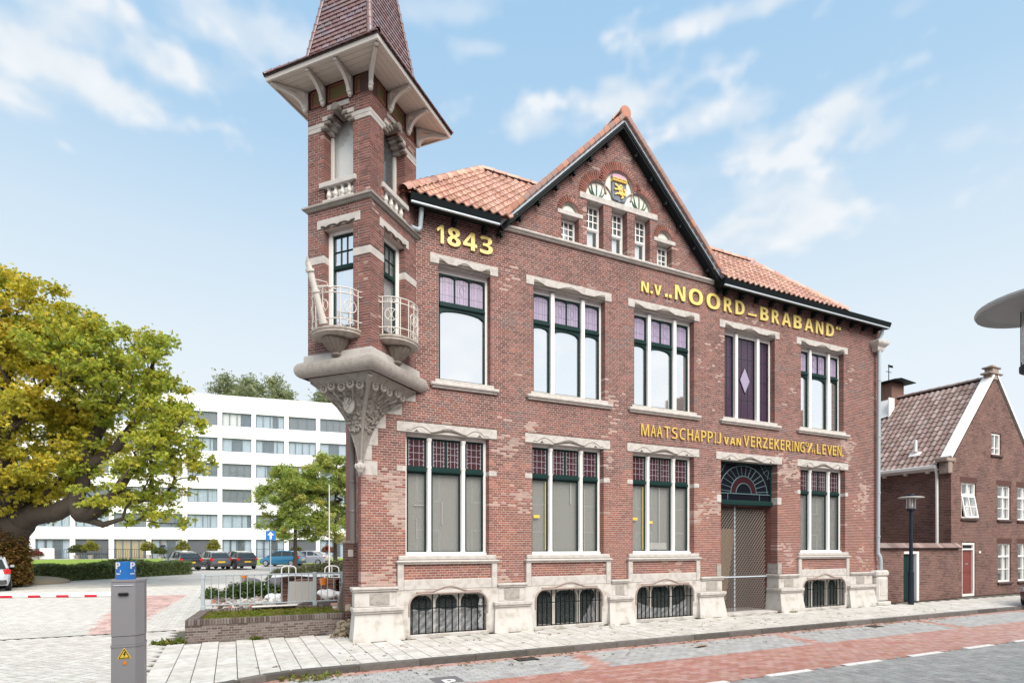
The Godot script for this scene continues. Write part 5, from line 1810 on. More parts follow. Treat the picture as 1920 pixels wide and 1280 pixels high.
	for fi in 2:
		var e0: Vector3 = TA if fi == 0 else TB
		var e1: Vector3 = TB if fi == 0 else TC
		var nn: Vector3 = NR if fi == 0 else NL
		var bx := (e0 - e1).normalized() if fi == 1 else (e0 - e1).normalized()
		for k in 5:   # volutes in a row under the moulding
			var q := e0.lerp(e1, 0.12 + 0.19 * k)
			var p: Vector3 = at.call(q, 4.90 + 0.03 * (k % 2)) + nn * 0.055
			var T := Transform3D(Basis(bx, Vector3.UP, nn), p)
			g.torus(T, 0.07, 0.03, 12, 6)
			g.ball(p + nn * 0.01, Vector3.ONE * 0.026, Basis(), 7, 5)
			g.tube([T * Vector3(0.05, -0.03, 0), T * Vector3(0.02, -0.14, -0.04), at.call(q.lerp((e0 + e1) / 2, 0.2), 4.66) + nn * 0.01], [0.018, 0.014, 0.008], 5)
		for k in 90:   # leaves and scales
			var y := rng.randf_range(4.15, 4.86)
			var q := e0.lerp(e1, rng.randf_range(0.1, 0.9))
			var p: Vector3 = at.call(q, y)
			g.ball(p + nn * 0.006, Vector3(0.055, 0.025, 0.04) * rng.randf_range(0.6, 1.3), Basis(bx, Vector3.UP, nn) * Basis(Vector3(0, 0, 1), rng.randf_range(-1.2, 1.2)), 6, 4)
	part(cb, "carved_foliage", g, M.corbel)
	g = Geo.new()
	var sp: Vector3 = at.call(TB.lerp(TC, 0.5), 4.66) + NL * 0.02
	var ST := Transform3D(Basis((TB - TC).normalized(), Vector3(0.1, 1, 0.35).normalized(), NL), sp)
	g.ball(sp, Vector3(0.14, 0.22, 0.045), ST.basis.orthonormalized(), 14, 8)
	g.torus(ST.orthonormalized() * Transform3D(Basis.from_scale(Vector3(1, 1.55, 1)), Vector3(0, 0, 0.01)), 0.125, 0.016, 18, 6)
	g.tube([ST * Vector3(-0.05, 0.1, 0.05), ST * Vector3(0.03, 0.06, 0.055), ST * Vector3(-0.02, -0.02, 0.055), ST * Vector3(0.05, -0.08, 0.05), ST * Vector3(0.0, -0.14, 0.045)], [0.02, 0.03, 0.026, 0.022, 0.012], 6)
	g.tube([ST * Vector3(0.06, 0.1, 0.045), ST * Vector3(0.08, 0.0, 0.05), ST * Vector3(0.02, -0.04, 0.05)], [0.012, 0.016, 0.012], 6)
	part(cb, "carved_shield", g, M.stone)
	g = Geo.new()
	g.lathe([Vector2(0.0, -0.13), Vector2(0.05, -0.11), Vector2(0.095, -0.02), Vector2(0.08, 0.05), Vector2(0.04, 0.09), Vector2(0.05, 0.13)], Transform3D(Basis(), Vector3(0.115, 3.46, 0.06)), 12)
	for k in 8:
		var a := TAU * k / 8
		g.ball(Vector3(0.115 + cos(a) * 0.085, 3.47, 0.06 + sin(a) * 0.085), Vector3(0.026, 0.055, 0.026), Basis(), 6, 5)
	part(cb, "carved_boss", g, M.stone)
	# eaves: boarded soffit, fascia, skirt and spire
	for k in 5:
		g = Geo.new()
		var o0 := 0.0 + 0.102 * k
		band(g, [Vector2(o0 - 0.02, 10.595), Vector2(o0 + 0.004, 10.578), Vector2(o0 + 0.098, 10.576), Vector2(o0 + 0.101, 10.60)], true)
		part(house, "soffit_board", g, M.wood_cream)
	g = Geo.new()
	band(g, [Vector2(0.49, 10.56), Vector2(0.525, 10.56), Vector2(0.535, 10.635), Vector2(0.48, 10.635)], true)
	part(house, "eaves_fascia", g, M.cream)
	g = Geo.new()
	band(g, [Vector2(0.545, 10.63), Vector2(0.555, 10.65), Vector2(0.0, 11.20)], true)
	var ctr := (TA + TC) / 2
	for s in 4:
		var c4 := corners(0.0, true)
		g.tri(c4[s] + up * 11.2, c4[(s + 1) % 4] + up * 11.2, ctr + up * 15.6, (c4[s] + c4[(s + 1) % 4]) / 2 - ctr)
	var rf := part(house, "turret_roof", g, M.tile_bed_dark)
	var tl := Geo.new()
	tl.bbox(Vector3(-0.076, -0.075, -0.008), Vector3(0.076, 0.075, 0.010), 0.003)
	var tm := tl.mesh()
	var xf := []
	var tones := PackedInt32Array()
	var cb2 := corners(0.545, true)
	var ct := corners(0.0, true)
	for s in 2:
		for stage in 2:
			var a0: Vector3 = (cb2[s] + up * 10.645) if stage == 0 else (ct[s] + up * 11.2)
			var a1: Vector3 = (cb2[s + 1] + up * 10.645) if stage == 0 else (ct[s + 1] + up * 11.2)
			var b0: Vector3 = (ct[s] + up * 11.2) if stage == 0 else (ctr + up * 15.6)
			var b1: Vector3 = (ct[s + 1] + up * 11.2) if stage == 0 else (ctr + up * 15.6)
			var ex := (a1 - a0).normalized()
			var mid := ((b0 + b1) - (a0 + a1)) / 2
			var ey := (mid - ex * mid.dot(ex)).normalized()
			var ez := ex.cross(ey)
			var outn := (a0 + a1) / 2 - ctr - up * 10
			outn.y = 0.3
			if ez.dot(outn) < 0:
				ez = -ez
				ex = -ex
			var h := mid.length()
			var rows := int(h / 0.10)
			for r in rows:
				var f := (r + 0.5) * 0.10 / h
				var l0 := a0.lerp(b0, f)
				var l1 := a1.lerp(b1, f)
				var w := l0.distance_to(l1)
				var n := int(w / 0.155)
				for k in n:
					var p := l0.lerp(l1, (k + 0.5 + (0.25 if r % 2 else -0.25) * (1 if n > 1 else 0)) / n)
					xf.append(Transform3D(Basis(ex, ey, ez) * Basis(Vector3.RIGHT, -0.2), p + ez * 0.02))
					tones.append(rng.randi_range(0, 11))
	pieces(rf, "turret_tile", tm, xf, tones, "turret_tile", 300)
	var ht := half_tile(0.05, 0.19)
	for s in 3:
		ridge_line(rf, ct[s] + up * 11.22, ctr + up * 15.65, ht, 0.17, "turret_tile", "hip_tile")
		ridge_line(rf, cb2[s] + up * 10.66, ct[s] + up * 11.22, ht, 0.17, "turret_tile", "hip_tile")

func bracket(F: Transform3D, k := 1.0):
	var g := Geo.new()
	g.cbox(F * Transform3D(Basis(), Vector3(0, 10.40, 0.035)), Vector3(0.032, 0.18, 0.035), 0.008)
	g.cbox(F * Transform3D(Basis(), Vector3(0, 10.545, 0.24 * k)), Vector3(0.032, 0.03, 0.24 * k), 0.008)
	g.ball(F * Vector3(0, 10.215, 0.05), Vector3(0.045, 0.05, 0.05), Basis(), 8, 6)
	g.cbox(F * Transform3D(Basis(), Vector3(0, 10.26, 0.06)), Vector3(0.042, 0.03, 0.05), 0.012)
	var n := 10
	for i in n:
		var seg := []
		for e in [i, i + 1]:
			var a: float = PI / 2 * e / n
			for th in [-0.028, 0.028]:
				seg.append(Vector2((0.08 + (0.385 * k) * (1 - cos(a))) + th * cos(a) * -1.0 * -1.0, 10.25 + 0.275 * sin(a) - th * sin(a)))
		for s in [-1.0, 1.0]:
			var x: float = 0.034 * s
			g.quad(F * Vector3(x, seg[0].y, seg[0].x), F * Vector3(x, seg[1].y, seg[1].x), F * Vector3(x, seg[3].y, seg[3].x), F * Vector3(x, seg[2].y, seg[2].x), F.basis * Vector3(s, 0, 0))
		for e in [0, 1]:
			var o: Vector2 = seg[e] - seg[1 - e]
			g.quad(F * Vector3(-0.034, seg[e].y, seg[e].x), F * Vector3(0.034, seg[e].y, seg[e].x), F * Vector3(0.034, seg[e + 2].y, seg[e + 2].x), F * Vector3(-0.034, seg[e + 2].y, seg[e + 2].x), F.basis * Vector3(0, o.y, o.x))
	part(house, "eaves_bracket", g, M.cream)

func balcony(F: Transform3D, c: float, fi: int):
	var hw := 0.50
	var dp := 0.44
	var g := Geo.new()
	var P := func(k: float, s: float, y: float) -> Vector3: return F * Vector3(c - cos(PI * k) * hw * s, y, sin(PI * k) * dp * s)
	var prof := [[0.0, 5.728], [0.88, 5.73], [0.95, 5.75], [1.0, 5.765], [1.0, 5.805], [1.03, 5.812], [1.03, 5.85], [0.0, 5.852]]
	for j in prof.size() - 1:
		for k in 20:
			var a: Vector3 = P.call(k / 20.0, prof[j][0], prof[j][1])
			var b: Vector3 = P.call((k + 1) / 20.0, prof[j][0], prof[j][1])
			var d: Vector3 = P.call((k + 1) / 20.0, prof[j + 1][0], prof[j + 1][1])
			var e: Vector3 = P.call(k / 20.0, prof[j + 1][0], prof[j + 1][1])
			var o: Vector3 = F.basis * Vector3(-cos(PI * (k + 0.5) / 20) , 0, sin(PI * (k + 0.5) / 20))
			g.quad(a, b, d, e, o * (prof[j + 1][1] - prof[j][1]) + Vector3.UP * -(prof[j + 1][0] - prof[j][0]) * 0.4)
	var bal := part(house, "balcony", g, M.balcony_stone)
	g = Geo.new()   # fluted console
	var n := 36
	var cp := [[0.31, 5.73], [0.30, 5.68], [0.25, 5.61], [0.17, 5.53], [0.12, 5.48], [0.14, 5.44], [0.05, 5.38]]
	for j in cp.size() - 1:
		for k in n:
			var q := []
			for e in [[k, j], [k + 1, j], [k + 1, j + 1], [k, j + 1]]:
				var ph: float = PI * e[0] / n
				var fl: float = 1.0 + 0.08 * absf(sin(ph * 9)) * (1.0 if e[1] > 0 and e[1] < 4 else 0.2)
				var rr: float = cp[e[1]][0] * fl
				q.append(F * Vector3(c - cos(ph) * rr * 0.85, cp[e[1]][1], sin(ph) * rr * 1.05))
			g.quad(q[0], q[1], q[2], q[3], F.basis * Vector3(-cos(PI * k / n), -0.5, sin(PI * k / n)))
	part(bal, "console", g, M.corbel_dark)
	g = Geo.new()
	for y in [6.55, 6.45, 5.985]:
		var pts := []
		for k in 21:
			pts.append(P.call(k / 20.0, 0.98, y))
		pts.push_front(pts[0] - NL * 0.0 + F.basis * Vector3(-0.05, 0, 0))
		pts.append(pts[-1] + F.basis * Vector3(0.05, 0, 0))
		g.tube(pts, 0.012, 6)
	part(bal, "rail", g, M.cream)
	var ks := [0.04, 0.16, 0.28, 0.40, 0.5, 0.60, 0.72, 0.84, 0.96]
	for k in ks:
		g = Geo.new()
		g.tube([P.call(k, 0.98, 5.85), P.call(k, 0.98, 6.56)], 0.010, 6)
		part(bal, "bar", g, M.cream)
	for k in [0.16, 0.5, 0.84]:
		g = Geo.new()
		var p0: Vector3 = P.call(k, 0.98, 6.22)
		var d: Vector3 = (P.call(k + 0.02, 0.98, 6.22) - P.call(k - 0.02, 0.98, 6.22)).normalized()
		var T := Transform3D(Basis(d, Vector3.UP, d.cross(Vector3.UP)), p0)
		g.torus(T, 0.115, 0.009, 18, 5)
		for s in [-1, 1]:
			var pts := []
			for e in 9:
				var a := lerpf(-1.1, 1.1, e / 8.0)
				pts.append(T * Vector3(s * (0.13 - 0.115 * cos(a)), 0.105 * sin(a), 0))
			g.tube(pts, 0.007, 5)
			g.tube([T * Vector3(s * 0.03, -0.24, 0), T * Vector3(s * 0.075, -0.29, 0), T * Vector3(s * 0.03, -0.34, 0)], 0.008, 5)
			pts = []
			for e in 9:
				var a := PI * e / 8.0
				pts.append(T * Vector3(s * (0.02 + 0.05 * (1 - cos(a)) * 0.5), 0.24 + 0.05 * sin(a), 0))
			g.tube(pts, 0.007, 5)
		part(bal, "scroll_ornament", g, M.cream)
	if fi == 1:    # sloping flagpole socket
		g = Geo.new()
		var b0: Vector3 = F * Vector3(c, 5.90, 0.40)
		var b1: Vector3 = F * Vector3(c - 0.06, 6.86, 0.74)
		var pts := []
		for k in 11:
			pts.append(b0.lerp(b1, k / 10.0))
		g.tube(pts, [0.085, 0.07, 0.06, 0.058, 0.056, 0.062, 0.054, 0.052, 0.06, 0.05, 0.05], 12)
		g.tube([b1, b1 + (b1 - b0).normalized() * 0.1 + F.basis * Vector3(0.02, 0, 0)], [0.05, 0.012], 8)
		for k in [0.02, 0.52, 0.86]:
			var q := b0.lerp(b1, k)
			g.tube([q, q + (b1 - b0).normalized() * 0.04], 0.078, 12)
		part(bal, "flagpole_socket", g, M.cream)
		g = Geo.new()
		for s in [-1, 1]:
			var q1 := b0.lerp(b1, 0.62)
			g.tube([q1, q1.lerp(F * Vector3(c + s * 0.2, 6.5, 0.36), 0.6) + Vector3(0, 0.05, 0), F * Vector3(c + s * 0.25, 6.5, 0.37)], 0.012, 6)
			g.tube([b0.lerp(b1, 0.75), F * Vector3(c + s * 0.1, 6.62, 0.45), F * Vector3(c + s * 0.14, 6.5, 0.42)], 0.009, 6)
		part(bal, "socket_stay", g, M.cream)

# ------------------------------------------------------------------ ground, pavements and road
func kerb_z(x: float) -> float:
	var p := [[-60.0, 3.45], [-6.0, 3.4], [-3.4, 3.12], [-2.6, 2.82], [-2.1, 2.52], [-1.75, 2.32], [-1.35, 2.2], [200.0, 2.2]]
	for k in p.size() - 1:
		if x <= p[k + 1][0]:
			return lerpf(p[k][1], p[k + 1][1], (x - p[k][0]) / (p[k + 1][0] - p[k][0]))
	return 2.2

func sheet(a: Vector3, b: Vector3) -> Geo:
	var g := Geo.new()
	g.quad(Vector3(a.x, a.y, a.z), Vector3(b.x, a.y, a.z), Vector3(b.x, a.y, b.z), Vector3(a.x, a.y, b.z), Vector3.UP)
	return g

func lay(parent: Node3D, called: String, rows: Array, pal: String, tone: Callable, limit := 300, joint := 0.008, thick := 0.05):   # rows: [centre, length x, length z, turn]
	var xf := []
	var tones := PackedInt32Array()
	for r in rows:
		var c: Vector3 = r[0]
		xf.append(Transform3D(Basis(Vector3.UP, r[3]) * Basis.from_scale(Vector3(r[1] - joint, thick, r[2] - joint)), c + Vector3(rng.randf_range(-0.001, 0.001), -thick / 2 + rng.randf_range(-0.0015, 0.0015), rng.randf_range(-0.001, 0.001))))
		tones.append(tone.call(c))
	pieces(parent, called, unit_slab, xf, tones, pal, limit)

func near_view(p: Vector3, m := 1.4) -> bool:
	var d := p - CAM
	var z := d.dot(fwd)
	return z > 3.0 and absf(d.dot(rgt)) < z * 0.884 + m and d.y / z > -0.2367 - m / z

func herring(x0: float, x1: float, z0: float, z1: float, w: float, y: float, turn: float, inside: Callable) -> Array:
	var out := []
	var c := Vector3((x0 + x1) / 2, y, (z0 + z1) / 2)
	var n := int(maxf(x1 - x0, z1 - z0) * 0.75 / w) + 2
	var B := Basis(Vector3.UP, turn)
	for i in range(-n, n):
		for j in range(-n, n):
			var k := posmod(i - j, 4)
			var q := Vector3.ZERO
			var t := turn
			if k == 0:
				q = Vector3(i + 1.0, 0, j + 0.5) * w
			elif k == 3:
				q = Vector3(i + 0.5, 0, j + 1.0) * w
				t += PI / 2
			else:
				continue
			var p: Vector3 = c + B * q
			if p.x > x0 and p.x < x1 and p.z > z0 and p.z < z1 and inside.call(p) and near_view(p):
				out.append([p, w * 2, w, t])
	return out

func stretcher(x0: float, x1: float, z0: float, z1: float, l: float, w: float, y: float, inside: Callable) -> Array:
	var out := []
	var nz := int(round((z1 - z0) / w))
	for j in nz:
		var z := z0 + (j + 0.5) * w
		var k := int(floor(x0 / l))
		while k * l < x1:
			var p := Vector3((k + 0.5 + (0.5 if j % 2 else 0.0)) * l, y, z)
			if inside.call(p) and near_view(p):
				out.append([p, l, w, 0.0])
			k += 1
	return out

func setting():
	var any := func(_p): return true
	var g := sheet(Vector3(-500, -0.20, -500), Vector3(500, -0.20, 500))
	struct("ground", g, M.far_ground)
	# carriageway with its lanes of clinkers
	struct("road", sheet(Vector3(-60, -0.118, 5.36), Vector3(120, -0.118, 8.6)), M.road_bed)
	var lane := struct("cycle_lane", sheet(Vector3(-60, -0.116, 3.76), Vector3(120, -0.116, 5.36)), M.red_bed)
	var park := struct("parking_lane", sheet(Vector3(-60, -0.117, 2.2), Vector3(120, -0.117, 3.76)), M.grey_bed)
	lay(lane, "clinker", stretcher(-3.0, 24.0, 3.76, 5.36, 0.21, 0.1, -0.1, any), "red_clinker", func(p): return clampi(int(clampf(3 + (p.x - 2.0) * 0.55, 3, 11) + 3 * tone_noise.get_noise_2d(p.x * 0.9, p.z * 0.9)) + rng.randi_range(-3, 3), 0, 14))
	var bay := func(p: Vector3) -> bool: return p.z < kerb_z(p.x) + 0.13 + 0.2 or posmod(int(floor((p.x + 0.23 * (p.z - 2.35) - 3.46) * 1000)), 5330) < 380
	lay(park, "clinker", stretcher(-3.0, 24.0, 2.34, 3.76, 0.21, 0.1015, -0.1, func(p): return not bay.call(p) and p.z > kerb_z(p.x) + 0.1), "grey_clinker", func(_p): return rng.randi_range(0, 14))
	lay(park, "red_clinker", stretcher(-3.0, 24.0, 2.34, 3.76, 0.21, 0.1015, -0.1, func(p): return bay.call(p) and p.z > kerb_z(p.x) + 0.1), "red_clinker", func(_p): return rng.randi_range(3, 14), 200)
	var road := get_node("road") as Node3D
	lay(road, "clinker", herring(2.0, 22.0, 5.36, 8.6, 0.105, -0.1, 0.0, any), "road_clinker", func(p): return clampi(int(7 + 4 * tone_noise.get_noise_2d(p.x * 1.2 + 50, p.z * 1.2)) + rng.randi_range(-4, 4), 0, 14))
	struct("opposite_pavement", sheet(Vector3(-60, -0.01, 8.6), Vector3(120, -0.01, 14.0)), M.far_paving)
	for k in 12:
		var x := 3.42 + 1.82 * k
		g = Geo.new()
		g.box(Vector3(x, -0.099, 5.33), Vector3(x + 0.97, -0.094, 5.45))
		struct("road_marking", g, M.road_white)
	g = Geo.new()
	g.box(Vector3(0.50, -0.099, 3.28), Vector3(0.92, -0.0955, 3.68))
	var pt := struct("parking_tile", g, mat(0.16, 0.15, 0.16, 0.8))
	var t := TextMesh.new()
	var f := SystemFont.new()
	f.font_names = PackedStringArray(["Droid Sans"])
	f.font_weight = 700
	t.font = f
	t.text = "P"
	t.font_size = 64
	t.pixel_size = 0.0065
	t.depth = 0.004
	var tp := part(pt, "letter", t, M.road_white)
	tp.rotation.x = -PI / 2
	tp.position = Vector3(0.71, -0.093, 3.63)
	# kerb
	var pts := []
	for x in [-30.0, -6.0, -3.4, -2.6, -2.1, -1.75, -1.35]:
		pts.append(Vector3(x, 0, kerb_z(x)))
	for k in 62:
		pts.append(Vector3(-0.35 + k, 0, 2.2))
	var kb := Node3D.new()
	kb.name = "kerb"
	kb.set_meta("kind", "structure")
	add_child(kb)
	var xf := []
	var tones := PackedInt32Array()
	for k in pts.size() - 1:
		var d: Vector3 = pts[k + 1] - pts[k]
		var L := d.length()
		var c: Vector3 = (pts[k] + pts[k + 1]) / 2
		xf.append(Transform3D(Basis(Vector3.UP, -atan2(d.z, d.x)) * Basis.from_scale(Vector3(L - 0.008, 0.2, 0.13)), c + Vector3(0, -0.099, 0.066)))
		tones.append(rng.randi_range(0, 7))
	pieces(kb, "kerbstone", unit_slab, xf, tones, "kerb", 80)
	# pavement in front of the building
	g = sheet(Vector3(-60, -0.022, -0.6), Vector3(120, -0.022, 2.18))
	for s in 40:
		var xa := -8.0 + s * 0.2
		g.quad(Vector3(xa, -0.022, 2.18), Vector3(xa + 0.2, -0.022, 2.18), Vector3(xa + 0.2, -0.022, maxf(2.18, kerb_z(xa + 0.2))), Vector3(xa, -0.022, maxf(2.18, kerb_z(xa))), Vector3.UP)
	g.quad(Vector3(-60, -0.022, 2.18), Vector3(-8, -0.022, 2.18), Vector3(-8, -0.022, 3.4), Vector3(-60, -0.022, 3.4), Vector3.UP)
	g.quad(Vector3(-60, -0.022, -3.3), Vector3(0.1, -0.022, -3.3), Vector3(0.1, -0.022, -0.6), Vector3(-60, -0.022, -0.6), Vector3.UP)
	var walk := struct("pavement", g, M.joint)
	var slabs := []
	for i in range(-11, 100):
		var x := 0.3 * (i + 0.5)
		for j in range(-6, 12):
			var z := 0.3 * j + (0.15 if i % 2 else 0.0) - 0.05
			if x < 0 and z < -1.18 or x > 0 and z < 0.10:
				continue
			var e := kerb_z(x)
			var z1 := minf(z + 0.15, e - 0.01)
			var z0 := z - 0.15
			if z1 - z0 < 0.05:
				continue
			var p := Vector3(x, 0, (z0 + z1) / 2)
			if near_view(p):
				slabs.append([p, 0.3, z1 - z0, 0.0])
	lay(walk, "slab", slabs, "slab", func(_p): return rng.randi_range(0, 11), 300, 0.013)
	lay(walk, "paver", herring(-9.5, -3.3, -3.3, 3.4, 0.15, 0.0, PI / 4, func(p): return p.z < kerb_z(p.x) - 0.1), "paver", func(_p): return rng.randi_range(0, 11), 300, 0.022)
	# the car park
	g = sheet(Vector3(-90, -0.024, -75), Vector3(1.5, -0.024, -3.3))
	g.quad(Vector3(1.5, -0.024, -75), Vector3(40, -0.024, -75), Vector3(40, -0.024, -9.05), Vector3(1.5, -0.024, -9.05), Vector3.UP)
	var lot := struct("car_park", g, M.far_paving)
	var strip := func(p: Vector3) -> bool: return p.x > -5.0 - (p.z + 3.3) * -0.065 and p.x < -4.35 + (p.z + 3.3) * -0.06 and p.z > -14.2
	lay(lot, "paver", stretcher(-14.0, 0.9, -20.0, -3.35, 0.21, 0.105, -0.0, func(p): return not strip.call(p) and p.x < 0.1 + (-p.z - 1.2) * 0.13 and not (p.x > -3.0 and p.z > -3.6)), "paver", func(p): return clampi(int(6 + 7 * tone_noise.get_noise_2d(p.x, p.z)) + rng.randi_range(-3, 3), 0, 11), 300, 0.013)
	lay(lot, "pink_paver", stretcher(-6.0, -3.0, -14.2, -3.35, 0.3, 0.3, -0.0, strip), "pink_paver", func(_p): return rng.randi_range(0, 7), 120)
	g = Geo.new()
	g.box(Vector3(-14, -0.02, -3.36), Vector3(-3.3, 0.004, -3.30))
	struct("drain_channel", g, M.black)
	g = Geo.new()
	g.quad(Vector3(-60, 0.56, -64), Vector3(-7.5, 0.56, -57.6), Vector3(-6.8, 0.02, -33.5), Vector3(-60, 0.02, -27), Vector3.UP)
	struct("lawn", g, M.grass)
	g = Geo.new()
	g.quad(Vector3(-4, 0.5, -57.2), Vector3(30, 0.5, -52.6), Vector3(30, 0.02, -48), Vector3(-1.5, 0.02, -51.5), Vector3.UP)
	struct("lawn", g, M.grass)

# ------------------------------------------------------------------ leaves
var leaf_one: ArrayMesh
var leaf_palm: ArrayMesh
var leaf_spray: ArrayMesh

func leaf_meshes():
	var g := Geo.new()
	var blade := func(ge: Geo, B: Basis, o: Vector3, l: float, w: float):
		var a := o
		var b := o + B * Vector3(w, 0.02 * l, l * 0.55)
		var c := o + B * Vector3(0, -0.12 * l, l)
		var d := o + B * Vector3(-w, 0.02 * l, l * 0.55)
		ge.tri(a, b, c, B * Vector3.UP)
		ge.tri(a, c, d, B * Vector3.UP)
	blade.call(g, Basis(), Vector3(0, 0, -0.5), 1.0, 0.3)
	leaf_one = g.mesh()
	g = Geo.new()
	for k in 5:
		blade.call(g, Basis(Vector3.UP, (k - 2) * 0.75) * Basis(Vector3.RIGHT, 0.6), Vector3.ZERO, 0.7 if k in [0, 4] else 1.0, 0.17)
	leaf_palm = g.mesh()
	g = Geo.new()
	for k in 6:
		blade.call(g, Basis(Vector3.UP, k * 1.05 + 0.3) * Basis(Vector3.RIGHT, 0.5 * sin(k * 2.1)), Vector3(sin(k * 2.4) * 0.2, cos(k * 1.7) * 0.2, cos(k * 2.4) * 0.2), 0.62, 0.2)
	leaf_spray = g.mesh()

# clumps: [centre, radius]; the tree grows limbs to them and hangs leaves in them
func tree(called: String, label: String, group: String, at: Vector3, trunk: Array, clumps: Array, n_leaf: int, size: float, me: Mesh, cols: Array, flat := 0.6, twig := 0.022, limbs := []) -> Node3D:
	var t := thing(called, label, "tree", group, at)
	var nodes := []      # position, parent, load
	for k in trunk.size():
		nodes.append([trunk[k][0], k - 1, 0.0, trunk[k][1]])
	var first := trunk.size()
	for l in limbs:          # main limbs given as paths; each hangs on the nearest point so far
		var from := 0
		for k in nodes.size():
			if nodes[k][0].distance_to(l[0][0]) < nodes[from][0].distance_to(l[0][0]):
				from = k
		for q in l:
			nodes.append([q[0], from, 0.0, q[1]])
			from = nodes.size() - 1
	var order := clumps.duplicate()
	var top: Vector3 = trunk[-1][0]
	order.sort_custom(func(a, b): return top.distance_to(a[0]) < top.distance_to(b[0]))
	for c in order:
		var best := -1
		var bd := 1e9
		for k in range(maxi(first - 3, 1), nodes.size()):
			var dd: float = nodes[k][0].distance_to(c[0]) + (1.5 if nodes[k][0].y > c[0].y + 0.5 else 0.0)
			if dd < bd:
				bd = dd
				best = k
		var a: Vector3 = nodes[best][0]
		var b: Vector3 = c[0]
		var steps := clampi(int(a.distance_to(b) / 0.9), 2, 8)
		var m := (a + b) / 2 + Vector3(rng.randf_range(-0.5, 0.5), rng.randf_range(-0.1, 0.7), rng.randf_range(-0.5, 0.5)) * a.distance_to(b) * 0.22
		var prev := best
		for s in range(1, steps + 1):
			var u := float(s) / steps
			var p := a.lerp(m, u).lerp(m.lerp(b, u), u) + Vector3(rng.randf_range(-1, 1), rng.randf_range(-1, 1), rng.randf_range(-1, 1)) * 0.05
			nodes.append([p, prev, 0.0, 0.0])
			prev = nodes.size() - 1
		var q := prev
		while q >= 0:
			nodes[q][2] += c[1]
			q = nodes[q][1]
	var gt := Geo.new()
	var pts := []
	var rad := []
	for k in first:
		pts.append(nodes[k][0])
		rad.append(nodes[k][3])
	gt.tube(pts, rad, 12)
	part(t, "trunk", gt, M.bark)
	var gb := Geo.new()
	for k in range(first, nodes.size()):
		var p: int = nodes[k][1]
		var r1: float = maxf(twig * pow(nodes[k][2], 0.55) if nodes[k][3] == 0 else 0.0, nodes[k][3])
		var r0: float = maxf(twig * pow(nodes[p][2], 0.55) if nodes[p][3] == 0 else 0.0, nodes[p][3])
		r0 = minf(r0, r1 * 1.3) if nodes[k][3] == 0 else r0
		gb.tube([nodes[p][0], nodes[k][0]], [r0, r1], 7 if r0 > 0.1 else 5, false)
		if r1 > 0.07:
			gb.ball(nodes[k][0], Vector3.ONE * r1 * 1.01, Basis(), 7, 5)
	part(t, "limbs", gb, M.bark)
	var xf := []
	var tint := []
	var total := 0.0
	for c in clumps:
		total += pow(c[1], 2.2)
	for c in clumps:
		var n := int(n_leaf * pow(c[1], 2.2) / total)
		var ci := rng.randi_range(0, cols.size() - 1)
		for k in n:
			var d := Vector3(rng.randfn(), rng.randfn(), rng.randfn()) * 0.52
			var p: Vector3 = c[0] + d * Vector3(c[1], c[1] * flat, c[1])
			var yaw := rng.randf() * TAU
			var B := Basis(Vector3.UP, yaw) * Basis(Vector3.RIGHT, rng.randf_range(-0.5, 1.2)) * Basis(Vector3.BACK, rng.randf_range(-0.8, 0.8))
			xf.append(Transform3D(B.scaled(Vector3.ONE * size * rng.randf_range(0.65, 1.2)), p))
			var col: Color = cols[ci if rng.randf() < 0.5 else rng.randi_range(0, cols.size() - 1)]
			var s := rng.randf_range(0.75, 1.25)
			if c.size() > 2:
				col = col.lerp(Color(0.66, 0.50, 0.05), 0.35) if c[2] == 0 else col.lerp(Color(0.33, 0.40, 0.055), 0.4)
			tint.append(Color(col.r * s, col.g * s, col.b * s))
	scatter(t, "crown", me, xf, tint, M.leaf)
	return t

func ball_clumps(c: Vector3, r: Vector3, n: int, size: float, shell := 0.6) -> Array:
	var out := []
	for k in n:
		var d := Vector3(rng.randfn(), rng.randfn(), rng.randfn()).normalized()
		var f := lerpf(shell, 1.0, rng.randf())
		out.append([c + d * r * f, size * rng.randf_range(0.7, 1.35)])
	return out

func shrub(parent: Node3D, called: String, c: Vector3, r: Vector3, n: int, size: float, cols: Array):
	var xf := []
	var tint := []
	for k in n:
		var d := Vector3(rng.randfn(), rng.randfn(), rng.randfn()).normalized() * pow(rng.randf(), 0.35)
		d.y = absf(d.y)
		var B := Basis(Vector3.UP, rng.randf() * TAU) * Basis(Vector3.RIGHT, rng.randf_range(-0.8, 0.8))
		xf.append(Transform3D(B.scaled(Vector3.ONE * size * rng.randf_range(0.6, 1.3)), c + d * r))
		var col: Color = cols[rng.randi_range(0, cols.size() - 1)]
		var s := rng.randf_range(0.7, 1.3)
		tint.append(Color(col.r * s, col.g * s, col.b * s))
	scatter(parent, called, leaf_spray, xf, tint, M.leaf)

func px_at(x: float, y: float, d: float) -> Vector3:     # a point of the place given where the survey saw it and how far off
	return CAM + fwd * d + rgt * ((x - 960.0) / 1086.0 * d) + Vector3.UP * ((1023.0 - y) / 1086.0 * d)

